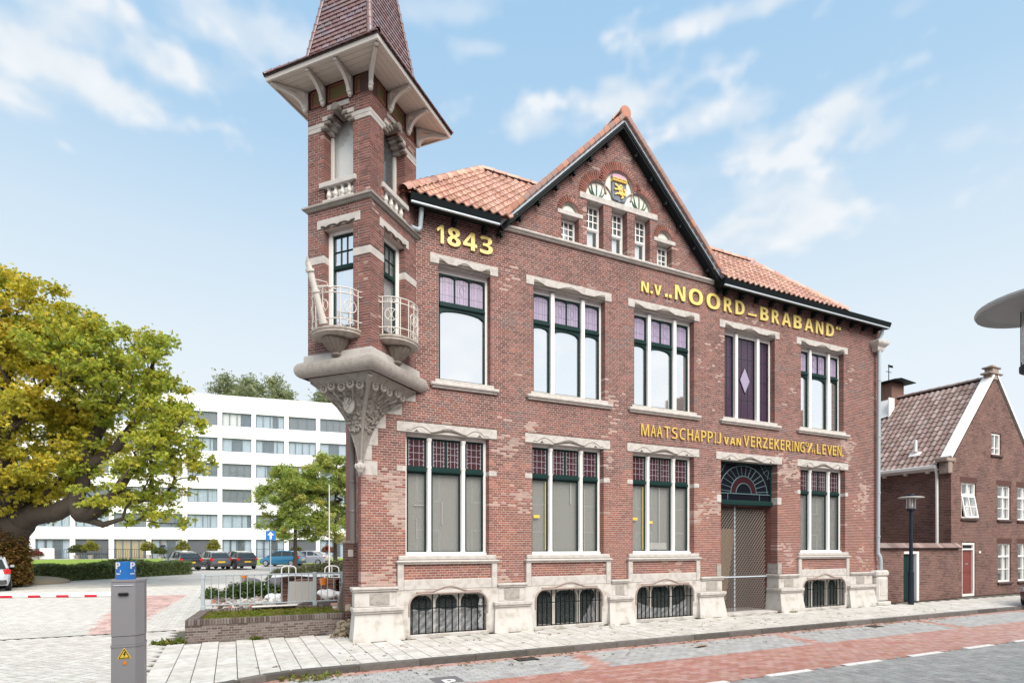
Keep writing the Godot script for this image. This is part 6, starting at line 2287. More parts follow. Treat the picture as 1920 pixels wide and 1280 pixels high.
func greenery():
	# the old chestnut at the left
	var o := px_at(2, 1023, 27.0)
	o.y = 0
	var right := rgt
	var away := fwd
	var P := func(x, y, dd := 0.0): return px_at(x, y, 27.0) + fwd * dd - o
	var limbs := [
		[[P.call(60, 965), 0.5], [P.call(105, 960), 0.42], [P.call(138, 942), 0.36], [P.call(155, 905), 0.30], [P.call(160, 850), 0.30], [P.call(172, 770, 1.0), 0.22], [P.call(168, 680, 1.0), 0.14], [P.call(150, 600, 0.5), 0.07]],
		[[P.call(150, 965), 0.36], [P.call(190, 962, -0.5), 0.30], [P.call(228, 930, -0.5), 0.25], [P.call(268, 890, -1.0), 0.19], [P.call(320, 835, -1.0), 0.12], [P.call(365, 800, -1.0), 0.06]],
		[[P.call(168, 870), 0.26], [P.call(205, 835, 0.5), 0.22], [P.call(235, 770, 1.0), 0.17], [P.call(252, 700, 1.0), 0.11], [P.call(270, 640, 1.0), 0.06]],
		[[P.call(20, 930), 0.5], [P.call(10, 850), 0.4], [P.call(15, 740), 0.3], [P.call(5, 620), 0.16], [P.call(15, 540), 0.08]],
		[[P.call(170, 975), 0.2], [P.call(220, 985, -1.0), 0.14], [P.call(270, 975, -1.5), 0.08]],
		[[P.call(30, 900), 0.4], [P.call(-60, 800), 0.3], [P.call(-150, 680), 0.18]]]
	var ok := []
	# leafy masses as the survey saw them: place, reach across, reach up, depth, number, clump size
	for e in [[40, 590, 105, 85, 4.0, 60, 0.95], [30, 720, 120, 130, 5.0, 70, 1.1], [150, 650, 90, 70, 3.5, 46, 0.85], [215, 700, 95, 90, 3.5, 56, 0.8], [290, 760, 65, 80, 3.0, 44, 0.7], [330, 850, 80, 60, 3.0, 48, 0.65], [120, 800, 90, 80, 4.0, 44, 0.9], [60, 870, 90, 70, 4.0, 40, 0.9], [250, 930, 95, 45, 3.0, 40, 0.6], [300, 970, 60, 18, 2.0, 16, 0.5], [30, 930, 70, 45, 3.0, 24, 0.7], [-150, 700, 130, 190, 5.0, 70, 1.3]]:
		for k in int(e[5] * 1.35):
			var d := Vector3(rng.randfn(), rng.randfn(), rng.randfn()).normalized() * pow(rng.randf(), 0.4)
			ok.append([P.call(e[0] + d.x * e[2], e[1] + d.y * e[3], d.z * e[4]), e[6] * rng.randf_range(0.3, 0.68), 0 if e[0] < 130 else 1])
	for l in limbs:
		for k in range(3, l.size()):
			for j in 3:
				ok.append([l[k][0] + Vector3(rng.randf_range(-0.5, 0.5), rng.randf_range(0.0, 0.7), rng.randf_range(-0.6, 0.6)), rng.randf_range(0.4, 0.65), 1])
	var cols := [Color(0.56, 0.50, 0.045), Color(0.46, 0.47, 0.05), Color(0.33, 0.40, 0.05), Color(0.22, 0.31, 0.045), Color(0.64, 0.51, 0.05), Color(0.38, 0.43, 0.05)]
	var trunk := [[Vector3(-0.2, -0.1, 0), 1.0], [Vector3(-0.1, 0.6, 0), 0.85], [Vector3(0.1, 1.8, 0), 0.8], [right * 0.4 + Vector3(0, 2.7, 0), 0.8], [right * 0.9 + Vector3(0, 3.1, 0), 0.7]]
	var ch := tree("chestnut_tree", "big spreading chestnut with yellowing leaves at the left edge, behind the hedge", "", o, trunk, ok, 80000, 0.155, leaf_palm, cols, 0.6, 0.024, limbs)
	# rusty ivy round the trunk
	shrub(ch, "trunk_ivy", right * 0.05 + Vector3(0, 0.1, 0) - away * 0.15, Vector3(1.2, 4.0, 1.15), 6500, 0.2, [Color(0.27, 0.14, 0.05), Color(0.20, 0.13, 0.04), Color(0.14, 0.13, 0.03), Color(0.32, 0.19, 0.06)])
	# two young trees by the parked blue car
	var green := [Color(0.31, 0.41, 0.10), Color(0.38, 0.45, 0.11), Color(0.24, 0.33, 0.08), Color(0.48, 0.45, 0.11)]
	for e in [[553, 44.0, 7.9, 3.0, "slim young tree beside the blue arrow sign, left of the two by the brick corner"], [628, 46.0, 8.9, 3.3, "young tree with yellowish top partly hidden by the brick corner of the office"]]:
		var b := px_at(e[0], 1023, e[1])
		b.y = 0
		var c2 := []
		for k in 120:
			var y: float = lerpf(2.3, e[2], pow(rng.randf(), 0.85))
			var w: float = e[3] * (1.0 - pow(absf((y - 4.3) / (e[2] - 3.4)), 1.7) * 0.75)
			var a := rng.randf() * TAU
			c2.append([Vector3(cos(a) * w * sqrt(rng.randf()), y, sin(a) * w * sqrt(rng.randf())), rng.randf_range(0.3, 0.62)])
		tree("street_tree", e[4], "young trees at the edge of the car park", b, [[Vector3(0, -0.1, 0), 0.2], [Vector3(0.02, 1.2, 0), 0.15], [Vector3(0, 2.4, 0), 0.13], [Vector3(0.05, 4.0, 0), 0.10], [Vector3(0, 5.8, 0), 0.06]], c2, 10000, 0.2, leaf_spray, green, 0.7, 0.035)
	# crowns beyond the white flats
	var grey_green := [Color(0.30, 0.34, 0.21), Color(0.36, 0.39, 0.26), Color(0.24, 0.28, 0.17)]
	for e in [[475, 100.0, 30.6, 7.0, "tall pale green tree rising behind the white flats, left one"], [632, 104.0, 30.0, 4.0, "tall green tree just showing between the white flats and the stone corbel"]]:
		var b := px_at(e[0], 1023, e[1])
		b.y = 0
		var c2 := ball_clumps(Vector3(0, e[2] - 4.6, 0), Vector3(e[3], 5.0, e[3]), 60, 1.5, 0.5)
		tree("tall_tree", e[4], "trees behind the flats", b, [[Vector3(0, -0.1, 0), 0.5], [Vector3(0, 8, 0), 0.4], [Vector3(0, 16, 0), 0.3]], c2, 9000, 0.55, leaf_spray, grey_green, 0.8, 0.03)
	# clipped hedge in front of the lawn
	var h := thing("hedge", "long clipped dark green hedge between the paving and the lawn", "hedge")
	var pa := Vector3(-11.6, 0, -26.6)
	var pb := Vector3(-4.9, 0, -33.4)
	var xf := []
	var tint := []
	var dirh := (pb - pa).normalized()
	var nh := Vector3(-dirh.z, 0, dirh.x)
	for k in 15000:
		var u := rng.randf()
		var v := rng.randf()
		var w := rng.randf_range(-0.5, 0.5)
		var side := rng.randi_range(0, 3)
		if side == 0:
			w = 0.5
		elif side == 1:
			v = 1.0
		elif side == 2:
			w = -0.5
		var p := pa.lerp(pb, u) + nh * w * 0.9 + Vector3.UP * (v * (0.80 + 0.05 * sin(u * 23) + 0.03 * sin(u * 71)))
		p += Vector3(rng.randfn(), rng.randfn(), rng.randfn()) * 0.035
		var B := Basis(Vector3.UP, rng.randf() * TAU) * Basis(Vector3.RIGHT, rng.randf_range(-1.3, 1.3))
		xf.append(Transform3D(B.scaled(Vector3.ONE * rng.randf_range(0.07, 0.13)), p))
		var s := rng.randf_range(0.6, 1.35)
		tint.append(Color(0.21 * s, 0.28 * s, 0.12 * s) if rng.randf() < 0.9 else Color(0.18 * s, 0.13 * s, 0.08 * s))
	scatter(h, "foliage", leaf_spray, xf, tint, M.leaf)
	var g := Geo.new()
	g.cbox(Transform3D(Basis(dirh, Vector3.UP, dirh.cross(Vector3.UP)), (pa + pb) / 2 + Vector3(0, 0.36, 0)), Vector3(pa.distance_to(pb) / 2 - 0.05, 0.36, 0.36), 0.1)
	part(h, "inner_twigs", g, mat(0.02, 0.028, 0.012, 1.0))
	var h2 := thing("low_hedge", "low dark hedge on the lawn behind the blue parking sign", "hedge")
	shrub(h2, "foliage", px_at(235, 1062, 38) , Vector3(1.9, 0.55, 0.6), 1500, 0.14, [Color(0.11, 0.17, 0.05), Color(0.15, 0.20, 0.06)])
	# ground-cover shrubs below the young trees
	for e in [[545, 1072, 33.0, 1.3, 0.7], [590, 1068, 36.0, 1.6, 0.8], [632, 1064, 37.0, 1.3, 1.0]]:
		var s := thing("shrub", ["spreading olive shrub to the right of the arrow sign post", "middle one of the low shrubs under the young trees", "low shrub against the brick corner under the right young tree"][[545, 590, 632].find(int(e[0]))], "shrub", "ground-cover shrubs under the young trees")
		var p := px_at(e[0], 1023, e[2])
		p.y = 0
		shrub(s, "foliage", p, Vector3(e[3], e[4], 1.0), 1500, 0.17, [Color(0.15, 0.17, 0.08), Color(0.20, 0.20, 0.11), Color(0.10, 0.13, 0.06), Color(0.22, 0.16, 0.11)])
	# sandy bank between the silver car and the hedge
	g = Geo.new()
	g.ball(px_at(45, 1023, 29.5) * Vector3(1, 0, 1), Vector3(1.9, 0.36, 1.9), Basis(), 20, 12)
	struct("earth_bank", g, M.soil)

func weeds(parent: Node3D, c: Vector3, r: float, n: int, h: float, cols: Array, called := "leaves"):
	var xf := []
	var tint := []
	for k in n:
		var a := rng.randf() * TAU
		var d := sqrt(rng.randf()) * r
		var B := Basis(Vector3.UP, rng.randf() * TAU) * Basis(Vector3.RIGHT, rng.randf_range(-1.2, -0.1))
		xf.append(Transform3D(B * Basis.from_scale(Vector3(0.5, 1, 1) * h * rng.randf_range(0.5, 1.2)), c + Vector3(cos(a) * d, h * 0.25 * rng.randf(), sin(a) * d * 0.6)))
		var col: Color = cols[rng.randi_range(0, cols.size() - 1)]
		var s := rng.randf_range(0.7, 1.3)
		tint.append(Color(col.r * s, col.g * s, col.b * s))
	scatter(parent, called, leaf_one, xf, tint, M.leaf)

# ------------------------------------------------------------------ next door
func neighbour():
	var h := thing("gabled_house", "brown brick house with steep tiled roof, white verge and red door, right of the office", "house", "", Vector3(21.6, 0, -0.4))
	var dark_tone := func(u, y): return clampi(int(7 + 8 * tone_noise.get_noise_2d(u * 1.1, y * 1.1)) + rng.randi_range(-4, 4), 0, 14)
	var win := [[0.66, 1.68, 2.92, 4.28], [3.2, 4.18, 2.92, 4.28], [4.7, 5.7, 2.92, 4.28], [3.23, 4.2, 0.47, 2.0], [4.73, 5.7, 0.47, 2.0], [2.74, 3.46, 5.43, 6.28]]
	var holes := [[0.72, 1.62, -0.1, 2.02]]
	for w in win:
		holes.append([w[0], w[1], w[2], w[3]])
	var rect := rect_holes(holes)
	var front := Node3D.new()
	front.name = "front_wall"
	h.add_child(front, true)
	brickwork(front, T0, 0.0, 6.0, 0.0, 8.4, func(a, b):
		var out: Array = rect.call(a, b)
		var m: float = (a + b) / 2
		if m > 5.0:
			out.append([-1.0, (m - 5.0) * 0.875])
			out.append([6.0 - (m - 5.0) * 0.875, 7.0])
		return out, dark_tone, "dark_brick", 0.06, 0.24, M.dark_mortar, 30, 0.22)
	var side := Node3D.new()
	side.name = "side_wall"
	h.add_child(side, true)
	var TS := Transform3D(Basis(Vector3(0, 0, 1), Vector3.UP, Vector3(-1, 0, 0)), Vector3.ZERO)
	brickwork(side, TS, -6.0, -0.004, 0.0, 4.92, func(_a, _b): return [], dark_tone, "dark_brick", 0.06, 0.2, M.dark_mortar, 20, 0.22)
	var g := Geo.new()
	g.quad(Vector3(0.2, 0, -9), Vector3(5.9, 0, -9), Vector3(5.9, 5, -9), Vector3(0.2, 5, -9), Vector3(0, 0, -1))
	g.quad(Vector3(5.99, 0, -9), Vector3(5.99, 0, -0.02), Vector3(5.99, 5, -0.02), Vector3(5.99, 5, -9), Vector3(1, 0, 0))
	part(h, "rear_wall", g, M.side_brick)
	for k in win.size():
		var w: Array = win[k]
		g = Geo.new()
		frame_rect(g, w[0], w[1], w[2], w[3], 0.07, -0.14, -0.05)
		var yt: float = w[2] + (w[3] - w[2]) * 0.66
		var open := k == 0
		if k < 5:
			g.bbox(Vector3(w[0] + 0.07, yt - 0.035, -0.13), Vector3(w[1] - 0.07, yt + 0.035, -0.04), 0.008)
		var c: float = (w[0] + w[1]) / 2
		g.bbox(Vector3(c - 0.025, (yt if open else w[2] + 0.07), -0.12), Vector3(c + 0.025, w[3] - 0.07, -0.055), 0.006)
		if not open:
			g.bbox(Vector3(w[0] + 0.07, w[2] + (yt - w[2]) * 0.5 - 0.015, -0.12), Vector3(w[1] - 0.07, w[2] + (yt - w[2]) * 0.5 + 0.015, -0.06), 0.005)
		var wn := part(h, "window", g, M.white)
		pane(wn, "pane", w[0] + 0.06, w[1] - 0.06, (yt if open else w[2] + 0.05), w[3] - 0.05, -0.09, M.glass)
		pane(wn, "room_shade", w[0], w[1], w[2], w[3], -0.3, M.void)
		var cu := Geo.new()
		cu.box(Vector3(w[0] + 0.06, w[2] + 0.06, -0.2), Vector3(c - 0.12, w[3] - 0.06, -0.18))
		cu.box(Vector3(c + 0.16, w[2] + 0.06, -0.2), Vector3(w[1] - 0.06, w[3] - 0.06, -0.18))
		part(wn, "curtain", cu, M.curtain)
		g = Geo.new()
		g.bbox(Vector3(w[0] - 0.06, w[2] - 0.08, -0.1), Vector3(w[1] + 0.06, w[2] - 0.002, 0.07), 0.015)
		part(h, "sill", g, M.dark_sill)
		if k < 5:
			var rows := []
			var n := int((w[1] - w[0] + 0.2) / 0.06)
			g = Geo.new()
			for q in n:
				g.bbox(Vector3(w[0] - 0.1 + q * 0.06 + 0.004, w[3] + 0.004, -0.1), Vector3(w[0] - 0.1 + q * 0.06 + 0.056, w[3] + 0.20, 0.006), 0.003)
			var lin := part(h, "brick_lintel", g, M.dark_lintel)
			lin.set_meta("kind", "stuff")
		if open:
			var T := Transform3D(Basis(Vector3.RIGHT, -0.16), Vector3(0, yt - 0.04, -0.04))
			g = Geo.new()
			var hh: float = yt - w[2] - 0.06
			for e in [[w[0] + 0.06, w[0] + 0.12, -hh, 0.0], [w[1] - 0.12, w[1] - 0.06, -hh, 0.0], [w[0] + 0.12, w[1] - 0.12, -0.06, 0.0], [w[0] + 0.12, w[1] - 0.12, -hh, -hh + 0.06], [c - 0.02, c + 0.02, -hh + 0.06, -0.06], [w[0] + 0.12, w[1] - 0.12, -hh / 2 - 0.015, -hh / 2 + 0.015]]:
				g.cbox(T * Transform3D(Basis(), Vector3((e[0] + e[1]) / 2, (e[2] + e[3]) / 2, 0)), Vector3((e[1] - e[0]) / 2, (e[3] - e[2]) / 2, 0.025), 0.004)
			part(wn, "tilted_sash", g, M.white)
			g = Geo.new()
			g.cbox(T * Transform3D(Basis(), Vector3(c, -hh / 2, 0)), Vector3((w[1] - w[0]) / 2 - 0.1, hh / 2 - 0.05, 0.003), 0.001)
			part(wn, "pane", g, M.glass)
	g = Geo.new()     # front door
	frame_rect(g, 0.72, 1.62, 0.0, 2.02, 0.09, -0.16, -0.03)
	g.bbox(Vector3(0.81, 1.74, -0.15), Vector3(1.53, 1.80, -0.03), 0.008)
	var df := part(h, "door_frame", g, M.white)
	g = Geo.new()
	g.bbox(Vector3(0.81, 0.04, -0.16), Vector3(1.53, 1.74, -0.10), 0.008)
	for y in [[0.15, 0.75], [0.9, 1.6]]:
		g.bbox(Vector3(0.92, y[0], -0.12), Vector3(1.42, y[1], -0.088), 0.02)
	g.bbox(Vector3(0.81, 0.04, -0.12), Vector3(1.53, 0.12, -0.08), 0.01)
	part(df, "door", g, M.red_door)
	g = Geo.new()
	g.bbox(Vector3(1.1, 1.2, -0.09), Vector3(1.26, 1.24, -0.075), 0.004)
	g.tube([Vector3(1.46, 0.98, -0.09), Vector3(1.46, 0.98, -0.04), Vector3(1.38, 0.98, -0.04)], 0.012, 6)
	part(df, "handle", g, M.chrome)
	pane(df, "fanlight", 0.81, 1.53, 1.80, 1.94, -0.1, M.navy)
	g = Geo.new()
	g.bbox(Vector3(1.85, 1.62, 0.0), Vector3(1.98, 1.70, 0.015), 0.003)
	part(h, "house_number_plate", g, M.white)
	# roof
	var up := Vector3(3.25, 3.6, 0).normalized()
	g = Geo.new()
	for s in [-1.0, 1.0]:
		g.quad(Vector3(3 + s * 3.25, 4.86, -0.12), Vector3(3, 8.46, -0.12), Vector3(3, 8.46, -9.2), Vector3(3 + s * 3.25, 4.86, -9.2), Vector3(s, 1, 0))
	var roof := part(h, "roof", g, M.tile_bed_dark)
	var ts := Transform3D(Basis(Vector3(0, 0, 1), up, Vector3(0, 0, 1).cross(up)), Vector3(-0.25, 4.88, 0))
	tile_field(roof, ts, 4.85, func(_y): return [-6.5, -0.3], "brown_tile", pantile(), 0.21, 0.29, 300)
	ridge_line(roof, Vector3(3, 8.47, -6.5), Vector3(3, 8.47, -0.2), half_tile(0.1, 0.36), 0.34, "brown_tile")
	g = Geo.new()
	for s in [-1.0, 1.0]:
		var a := Vector3(3 + s * 0.10, 8.50, 0)
		var b := Vector3(3 + s * 3.02, 5.13, 0)
		var nrm := Vector3(s * 0.76, 0.65, 0)
		for z in [[-0.32, 0.05]]:
			g.quad(a + nrm * 0.09 + Vector3(0, 0, z[1]), b + nrm * 0.09 + Vector3(0, 0, z[1]), b + nrm * 0.09 + Vector3(0, 0, z[0]), a + nrm * 0.09 + Vector3(0, 0, z[0]), nrm)
			g.quad(a + nrm * 0.09 + Vector3(0, 0, z[1]), b + nrm * 0.09 + Vector3(0, 0, z[1]), b + Vector3(0, 0, z[1]), a + Vector3(0, 0, z[1]), Vector3(0, 0, 1))
			g.quad(a + nrm * 0.09 + Vector3(0, 0, z[0]), b + nrm * 0.09 + Vector3(0, 0, z[0]), b + Vector3(0, 0, z[0]), a + Vector3(0, 0, z[0]), Vector3(0, 0, -1))
	part(h, "white_verge", g, M.white)
	g = Geo.new()
	for s in [-1.0, 1.0]:
		var x: float = 3 + s * 3.1
		g = Geo.new()
		g.bbox(Vector3(x - 0.30, 4.98, -0.34), Vector3(x + 0.28, 5.13, 0.07), 0.02)
		g.bbox(Vector3(x - 0.14, 4.55, -0.3), Vector3(x + 0.12, 4.985, 0.05), 0.03)
		part(h, "shoulder_stone", g, M.gable_stone)
	g = Geo.new()
	g.bbox(Vector3(2.72, 8.36, -0.25), Vector3(3.28, 8.56, 0.03), 0.01)
	g.bbox(Vector3(2.55, 8.56, -0.30), Vector3(3.45, 8.63, 0.08), 0.02)
	g.bbox(Vector3(2.78, 8.63, -0.25), Vector3(3.22, 8.80, 0.03), 0.01)
	g.bbox(Vector3(2.66, 8.80, -0.30), Vector3(3.34, 8.87, 0.07), 0.02)
	g.bbox(Vector3(2.9, 8.87, -0.2), Vector3(3.1, 8.95, -0.02), 0.02)
	part(h, "apex_stone", g, M.gable_stone)
	g = Geo.new()
	g.bbox(Vector3(2.55, 7.6, -4.5), Vector3(3.45, 9.15, -3.65), 0.01)
	g.bbox(Vector3(2.4, 7.5, -4.6), Vector3(3.1, 8.35, -3.5), 0.02)
	var chm := part(h, "chimney", g, M.chimney_brick)
	g = Geo.new()
	for s in [-1.0, 1.0]:
		g.quad(Vector3(3 - s * 0.75, 9.18, -4.85), Vector3(3 - s * 0.75, 9.18, -3.3), Vector3(3, 9.36, -3.5), Vector3(3, 9.36, -4.65), Vector3(-s, 1, 0))
	g.bbox(Vector3(2.25, 9.15, -4.85), Vector3(3.75, 9.19, -3.3), 0.01)
	part(chm, "cap", g, M.dark)
	g = Geo.new()
	g.tube([Vector3(3, 9.3, -4.05), Vector3(3, 10.1, -4.05)], 0.018, 5)
	g.box(Vector3(2.8, 9.75, -4.06), Vector3(3.2, 9.77, -4.04))
	g.box(Vector3(2.97, 9.98, -4.06), Vector3(3.3, 10.08, -4.04))
	part(chm, "weather_vane", g, M.iron)
	g = Geo.new()
	g.quad(Vector3(2.36, 8.36, -3.45), Vector3(2.45, 8.36, -4.7), Vector3(1.9, 7.35, -4.7), Vector3(2.0, 7.55, -3.45), Vector3(-1, 1, 0))
	g.box(Vector3(2.0, 7.3, -3.48), Vector3(2.4, 8.36, -3.44))
	part(chm, "flashing", g, M.white)
	g = Geo.new()
	g.bbox(Vector3(-0.36, 4.76, -9.0), Vector3(-0.20, 4.90, -0.35), 0.02)
	g.bbox(Vector3(-0.20, 4.70, -9.0), Vector3(-0.002, 4.78, -0.35), 0.01)
	for k in 8:
		g.bbox(Vector3(-0.16, 4.62, -0.8 - k * 0.8), Vector3(-0.003, 4.70, -0.7 - k * 0.8), 0.01)
	var gu := part(h, "gutter", g, M.white)
	g = Geo.new()
	g.tube([Vector3(-0.25, 4.78, -0.42), Vector3(-0.12, 4.6, -0.42), Vector3(-0.10, 1.9, -0.42)], 0.05, 10)
	part(h, "downpipe", g, M.white)
	g = Geo.new()
	var q := ts * Vector3(-1.35, 0.85, 0.12)
	g.tube([q - up * 0.05, q + Vector3(0, 0.42, 0)], [0.07, 0.055], 8)
	g.cbox(Transform3D(ts.basis, ts * Vector3(-1.35, 0.72, 0.06)), Vector3(0.22, 0.12, 0.02), 0.01)
	part(h, "vent_pipe", g, M.white)
	# garden wall
	var w := thing("garden_wall", "low brown brick garden wall with tiled coping and dark green door, between office and house", "wall", "", Vector3(16.9, 0, -0.15))
	var face := Node3D.new()
	face.name = "wall_face"
	w.add_child(face, true)
	brickwork(face, T0, 0.0, 4.68, 0.0, 1.80, rect_holes([[1.38, 2.24, -0.1, 1.72]]), dark_tone, "dark_brick", 0.06, 0.2, M.dark_mortar, 120, 0.22)
	g = Geo.new()
	g.prism(PackedVector2Array([Vector2(-0.22, 1.80), Vector2(0.10, 1.80), Vector2(0.10, 1.83), Vector2(-0.06, 1.97), Vector2(-0.22, 1.83)]), Transform3D(Basis(Vector3(0, 0, 1), Vector3.UP, Vector3(-1, 0, 0)), Vector3.ZERO), -4.72, 0.1)
	var cop := part(w, "coping", g, M.tile_bed_dark)
	var xf := []
	var tones := PackedInt32Array()
	var flat := Geo.new()
	flat.bbox(Vector3(-0.095, -0.12, -0.01), Vector3(0.095, 0.12, 0.015), 0.006)
	var fm := flat.mesh()
	for k in 24:
		xf.append(Transform3D(Basis(Vector3.RIGHT, -0.85), Vector3(0.0 + k * 0.2, 1.91, 0.03)))
		tones.append(rng.randi_range(0, 11))
	pieces(cop, "coping_tile", fm, xf, tones, "brown_tile", 40)
	g = Geo.new()
	g.bbox(Vector3(2.10, 0.0, -0.14), Vector3(2.235, 1.715, 0.02), 0.01)
	g.bbox(Vector3(1.385, 1.62, -0.14), Vector3(2.10, 1.715, 0.018), 0.01)
	var dfr := part(w, "door_frame", g, M.white)
	g = Geo.new()
	g.bbox(Vector3(1.385, 0.03, -0.15), Vector3(2.10, 1.62, -0.09), 0.008)
	for k in 5:
		g.bbox(Vector3(1.39 + k * 0.142, 0.06, -0.1), Vector3(1.39 + k * 0.142 + 0.134, 1.6, -0.08), 0.006)
	part(dfr, "door", g, M.green)
	g = Geo.new()
	g.tube([Vector3(2.03, 0.95, -0.09), Vector3(2.03, 0.95, -0.03), Vector3(1.94, 0.95, -0.03)], 0.011, 6)
	part(dfr, "handle", g, M.chrome)

func street_lamp(label: String, at: Vector3, size: float):
	var t := thing("street_lamp", label, "street lamp", "", at)
	t.scale = Vector3.ONE * size
	var g := Geo.new()
	g.lathe([Vector2(0.085, 0.0), Vector2(0.085, 1.05), Vector2(0.075, 1.09), Vector2(0.055, 1.1), Vector2(0.05, 2.95), Vector2(0.05, 3.04)], Transform3D(), 14)
	part(t, "post", g, M.lamp_blue)
	g = Geo.new()
	g.lathe([Vector2(0.0, 3.02), Vector2(0.07, 3.02), Vector2(0.148, 3.07), Vector2(0.148, 3.10), Vector2(0.0, 3.10)], Transform3D(), 18)
	g.lathe([Vector2(0.0, 3.50), Vector2(0.10, 3.50), Vector2(0.12, 3.47), Vector2(0.12, 3.44)], Transform3D(), 18)
	g.lathe([Vector2(0.0, 3.58), Vector2(0.09, 3.57), Vector2(0.11, 3.54), Vector2(0.09, 3.50)], Transform3D(), 18)
	for k in 3:
		var a := TAU * k / 3 + 0.5
		g.tube([Vector3(cos(a) * 0.142, 3.09, sin(a) * 0.142), Vector3(cos(a) * 0.142, 3.46, sin(a) * 0.142)], 0.009, 6)
	part(t, "lantern_frame", g, M.lamp_blue)
	g = Geo.new()
	g.lathe([Vector2(0.135, 3.10), Vector2(0.135, 3.46)], Transform3D(), 22)
	part(t, "glass_cylinder", g, M.lamp_glass)
	g = Geo.new()
	g.lathe([Vector2(0.035, 3.12), Vector2(0.05, 3.2), Vector2(0.05, 3.36), Vector2(0.03, 3.44)], Transform3D(), 12)
	part(t, "lamp", g, M.white)
	g = Geo.new()
	g.lathe([Vector2(0.10, 3.452), Vector2(0.30, 3.447), Vector2(0.355, 3.437), Vector2(0.362, 3.452), Vector2(0.358, 3.467), Vector2(0.30, 3.485), Vector2(0.10, 3.50)], Transform3D(), 36)
	part(t, "disc_shade", g, M.lamp_disc)

